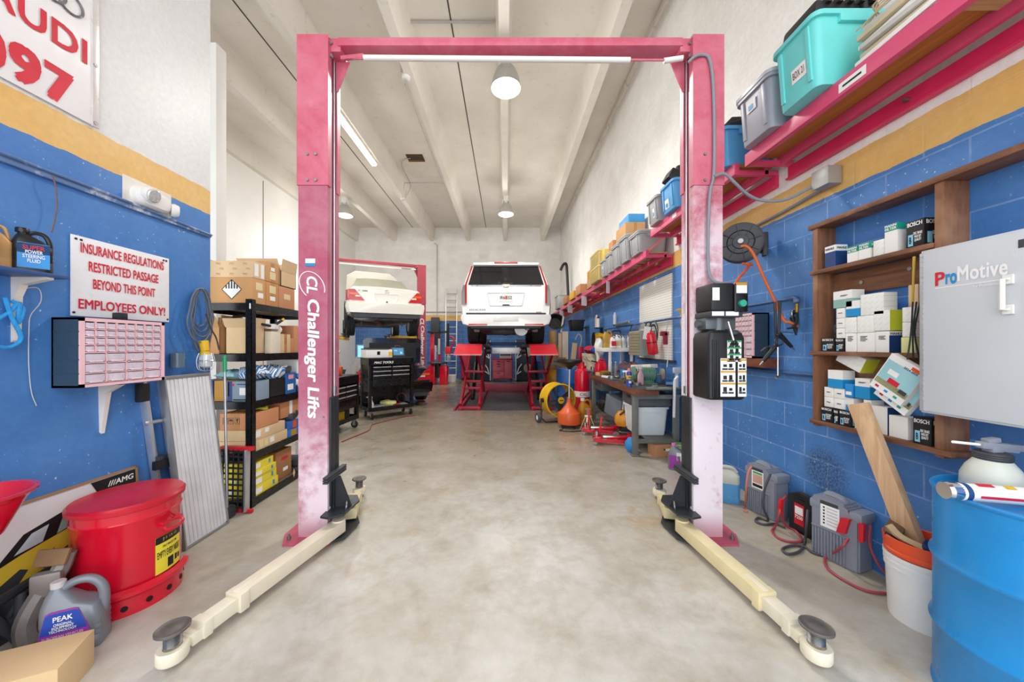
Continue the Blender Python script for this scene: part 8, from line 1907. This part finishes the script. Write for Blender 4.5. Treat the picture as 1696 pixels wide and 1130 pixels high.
for s, lb in ((-1, 'dark cabinet holding silver wheel clamps, on the ladder side of the pink chest'), (1, 'dark cabinet holding silver wheel clamps, on the rack side of the pink chest')):
    t = thing('clamp_stand', lb, 'stand', (-.12 + s * .95, 14.3, 0), 0, None)
    m = MB(); m.span((-.42, -.2, .02), (.42, .2, 1.75), .02); m.build('stand_panel', M('stand_navy', '#2b3442', .5, 0, .15) if 'stand_navy' not in bpy.data.materials else bpy.data.materials['stand_navy'], t)
    for k in range(2):
        z = .55 + .66 * k
        m = MB(); m.lathe([(0, 0), (.17, 0), (.19, .02), (.17, .04), (0, .05)], (s * .08, -.2, z), 20, rx(PI / 2)); m.build('clamp_target', M('target_grey', '#9a978c', .6) if 'target_grey' not in bpy.data.materials else bpy.data.materials['target_grey'], t)
        m = MB(); m.bar((-s * .38, -.24, z - .25), (-s * .30, -.24, z + .02), .03, .04); m.bar((-s * .30, -.24, z + .02), (-s * .18, -.24, z + .18), .03, .04); m.bar((-s * .38, -.24, z - .25), (-s * .2, -.24, z - .12), .03, .04); m.build('wheel_clamp', ALU, t)
    m = MB(); m.bar((-s * .42, -.22, .05), (-s * .42, -.22, 1.7), .03, .03); m.build('stand_rail', ALU, t)
m = MB(); m.span((-3.35, 15.22, 1.5), (-2.98, 15.31, 2.75), .01); solo(m, 'dark_rack', GUN, 'narrow dark rack hanging on the back wall behind the far lift column', 'rack')
t = thing('wall_monitor', 'small bright screen on the wall behind the big tool cart', 'monitor', (-3.72, 8.95, 1.34), .5); m = MB(); m.box((0, 0, 0), (.36, .04, .36), .01); m.build('monitor_case', LGRY, t); m = MB(); m.box((0, -.022, 0), (.31, .004, .30)); m.build('screen', M('bright_screen', '#7fc6e6', .3, 0, .3, 14, emis=.9), t); m = MB(); m.cyl((0, .02, -.1), (0, .03, -1.34), .03); m.box((0, .03, -1.33), (.3, .3, .02)); m.build('monitor_post', DKG, t)
# ---------------------------------------------------------------- back corner clutter by the block wall
t = thing('parts_table', 'low grey steel table past the workbench carrying pails and rags', 'table', (0, 0, 0)); m = MB(); m.span((1.86, 7.75, .90), (2.42, 9.3, .94), .006); m.build('table_top', GRY, t)
for x, y in ((1.9, 7.8), (2.38, 7.8), (1.9, 9.25), (2.38, 9.25)): m = MB(); m.box((x, y, .45), (.05, .05, .90)); m.build('leg', GRY, t)
PAIL = M('tan_pail', '#d9cbb0', .5, 0, .06)
def pail(label, c, r, h, mat, g=None):
    t = thing('pail', label, 'bucket', c, 0, g); m = MB(); m.lathe([(0, 0), (r * .86, 0), (r, h * .8), (r * 1.05, h * .82), (r * 1.05, h * .9), (r * 1.02, h * .9), (r * 1.04, h), (r * .97, h), (r * .84, .02), (0, .02)], n=28); m.build('pail_body', mat, t); m = MB(); m.tube([(-r, 0, h * .86), (-r * .8, -r * .7, h * .6), (0, -r * 1.1, h * .5), (r * .8, -r * .7, h * .6), (r, 0, h * .86)], .006, 6, k=4); m.build('bail', STEEL, t)
pail('tan pail beside the aisle on the grey parts table', (2.02, 8.0, .941), .15, .36, PAIL); pail('second tan pail behind the first on the grey parts table', (2.05, 8.5, .941), .15, .36, M('tan_pail2', '#e2d6bd', .5))
bag('red and blue rags heaped on the tan pails', (2.03, 8.2, 1.302), (.16, .26, .18), M('red_rag', '#b52440', .9, 0, .2), 51, 'rag_pile', 'rags')
bag('white rag hanging over the pail by the utility shelf', (2.09, 7.62, 1.20), (.12, .12, .42), PAPER, 52, 'hanging_rag', 'rags')
bag('blue rag between the red and white rags', (2.02, 7.78, 1.30), (.09, .1, .16), M('blue_rag', '#2a57a6', .9), 53, 'rag_pile', 'rags')
t = thing('wide_funnel', 'black funnel with yellow cup hanging on the wall over the rags', 'funnel', (2.36, 8.5, 1.62)); m = MB(); m.lathe([(.02, 0), (.05, .05), (.2, .16), (.21, .18), (.19, .18), (.03, .06)], n=28, M=ry(-PI / 2)); m.build('funnel', BLK, t); m = MB(); m.lathe([(0, 0), (.09, 0), (.11, .2), (.10, .2), (.08, .02)], (-.1, -.22, -.05), 22, rx(.4)); m.build('cup', YEL, t)
t = thing('red_polisher', 'red hand held polisher lying on the far end of the parts table', 'power tool', (1.98, 9.05, .941)); m = MB(); m.box((0, 0, .30), (.16, .14, .46), .05); m.cyl((0, -.05, .1), (0, .2, .2), .05, n=14); m.lathe([(0, 0), (.12, 0), (.12, .06), (0, .08)], (0, 0, 0), 20); m.build('tool_body', DKRED, t); m = MB(); m.tube([(0, .05, .5), (.05, .1, .75), (-.02, .2, .85), (-.1, .2, .7)], .02, 8, k=4); m.build('cord', GRY, t)
for lb, px, Y, w_, z0, z1, mt, tilt in (('tall pale board leaning upright in the back corner', 936, 9.9, .17, 0, 1.90, M('pale_board', '#d8c7ae', .6, 0, .08), 0), ('narrow greyish board beside the tall pale one', 927.5, 10.1, .09, 0, 1.86, C2, 0), ('short tan board leaning against the tall pale board', 947, 10.0, .14, 0, 1.56, CARD2, .12), ('brown corner of folded card behind the pale boards', 931, 9.75, .22, 0, 1.15, CARD3, 0)):
    x = (px - CX) / F * Y; m = MB(); m.box((0, 0, (z0 + z1) / 2), (w_, .03, z1 - z0), .003, M=ry(tilt)); solo(m, 'board', mt, lb, 'board', (x, Y, .01 if tilt else 0))
m = MB(); m.lathe([(0, 0), (.13, 0), (.13, 1.95), (.11, 1.95), (.11, .1), (0, .1)], n=24); solo(m, 'card_tube', M('tube_tan', '#d1a870', .7, 0, .08), 'thick tan cardboard tube standing in the back corner', 'tube', (1.46, 10.6, 0))
t = thing('black_drum_lid', 'big black rubber tub hanging on the wall above the tan tube', 'tub', (1.55, 10.75, 2.18)); m = MB(); m.lathe([(0, 0), (.2, 0), (.26, .16), (.28, .17), (.25, .17), (.18, .02), (0, .02)], n=30, M=rx(1.2)); m.build('tub_body', BLK, t); m = MB(); [m.bar((-.15 + .06 * k, -.2, .1), (.02 + .06 * k, -.24, -.1), .012, .012) for k in range(2)]; m.build('rib', GUN, t)
m = MB(); m.box((0, 0, 0), (.05, .02, .5), M=ry(.15)); solo(m, 'hanging_strip', PAPER, 'white paper strip hanging beside the black rubber tub', 'paper', (1.75, 10.6, 2.15))
t = thing('wall_bin', 'open black bin fixed on the block wall in the back corner', 'bin', (2.12, 10.3, 1.93)); m = MB(); m.tote(.42, .5, .32, .03, .8); m.build('bin_body', BLK, t); m = MB(); m.bar((.2, -.2, .1), (.33, -.2, .1), .03, .03); m.bar((.2, .2, .1), (.33, .2, .1), .03, .03); m.build('bin_bracket', GUN, t)
t = thing('floor_scrubber', 'yellow and blue floor scrubber with dark hose behind the drum fan', 'floor scrubber', (1.36, 9.4, 0)); m = MB(); m.lathe([(0, .02), (.26, .02), (.26, .42), (.24, .46), (0, .46)], n=30); m.build('base_tank', BLUEP, t); m = MB(); m.lathe([(0, .46), (.27, .46), (.28, .5), (.26, .72), (.2, .8), (0, .82)], n=30); m.build('motor_head', M('mustard_shell', '#c98a1e', .4, 0, .1), t); m = MB(); m.tube([(.1, -.2, .3), (.3, -.35, .5), (.34, -.3, .2), (.2, -.45, .06)], .05, 10, k=5); m.build('vacuum_hose', GUN, t); m = MB(); m.tube([(-.27, 0, .5), (-.33, 0, .8), (0, 0, .98), (.30, 0, .8), (.27, 0, .5)], .02, 8, k=4); m.build('lift_handle', GRY, t)
m = MB(); m.box((0, 0, .75), (.55, .03, 1.5), .004); solo(m, 'plywood_sheet', M('ply_yellow', '#d6bb84', .6, 0, .08), 'yellowish plywood sheet standing behind the scrubber', 'board', (1.58, 11.3, 0), .1)
t = thing('can_shelf', 'little black wall shelf holding two spray cans far along the block wall', 'shelf', (2.37, 8.72, 1.93)); m = MB(); m.span((-.09, -.14, 0), (.075, .14, .02)); m.box((.07, 0, -.08), (.012, .24, .16)); m.build('shelf_board', BLK, t)
spray_can('white and red spray can on the little black wall shelf', (2.34, 8.80, 1.951), .045, .33, M('can_redwhite', '#d9b0a8', .4), PAPER); spray_can('shorter white spray can with dark cap on the little black wall shelf', (2.34, 8.66, 1.951), .042, .28, WHT, BLKM)
spray_can('pale caulk tube standing on the pipe bracket of the block wall', (2.38, 7.45, 1.955), .035, .26, LGRY, LGRY)
m = MB(); m.box((2.40, 7.45, 1.935), (.09, .12, .03)); solo(m, 'wall_bracket', GUN, 'small steel bracket under the pale caulk tube', 'bracket')
m = MB(); m.bar((2.30, 6.35, 1.93), (2.36, 7.35, 1.93), .04, .05, .01); solo(m, 'grey_level', STEEL, 'long grey spirit level resting along the pipe', 'level')

# tidy the tree: nothing deeper than thing > part > sub-part
def depth(o): return 0 if o.parent is None else 1 + depth(o.parent)
for o in list(COL.objects):
    while depth(o) > 2: o.parent = o.parent.parent
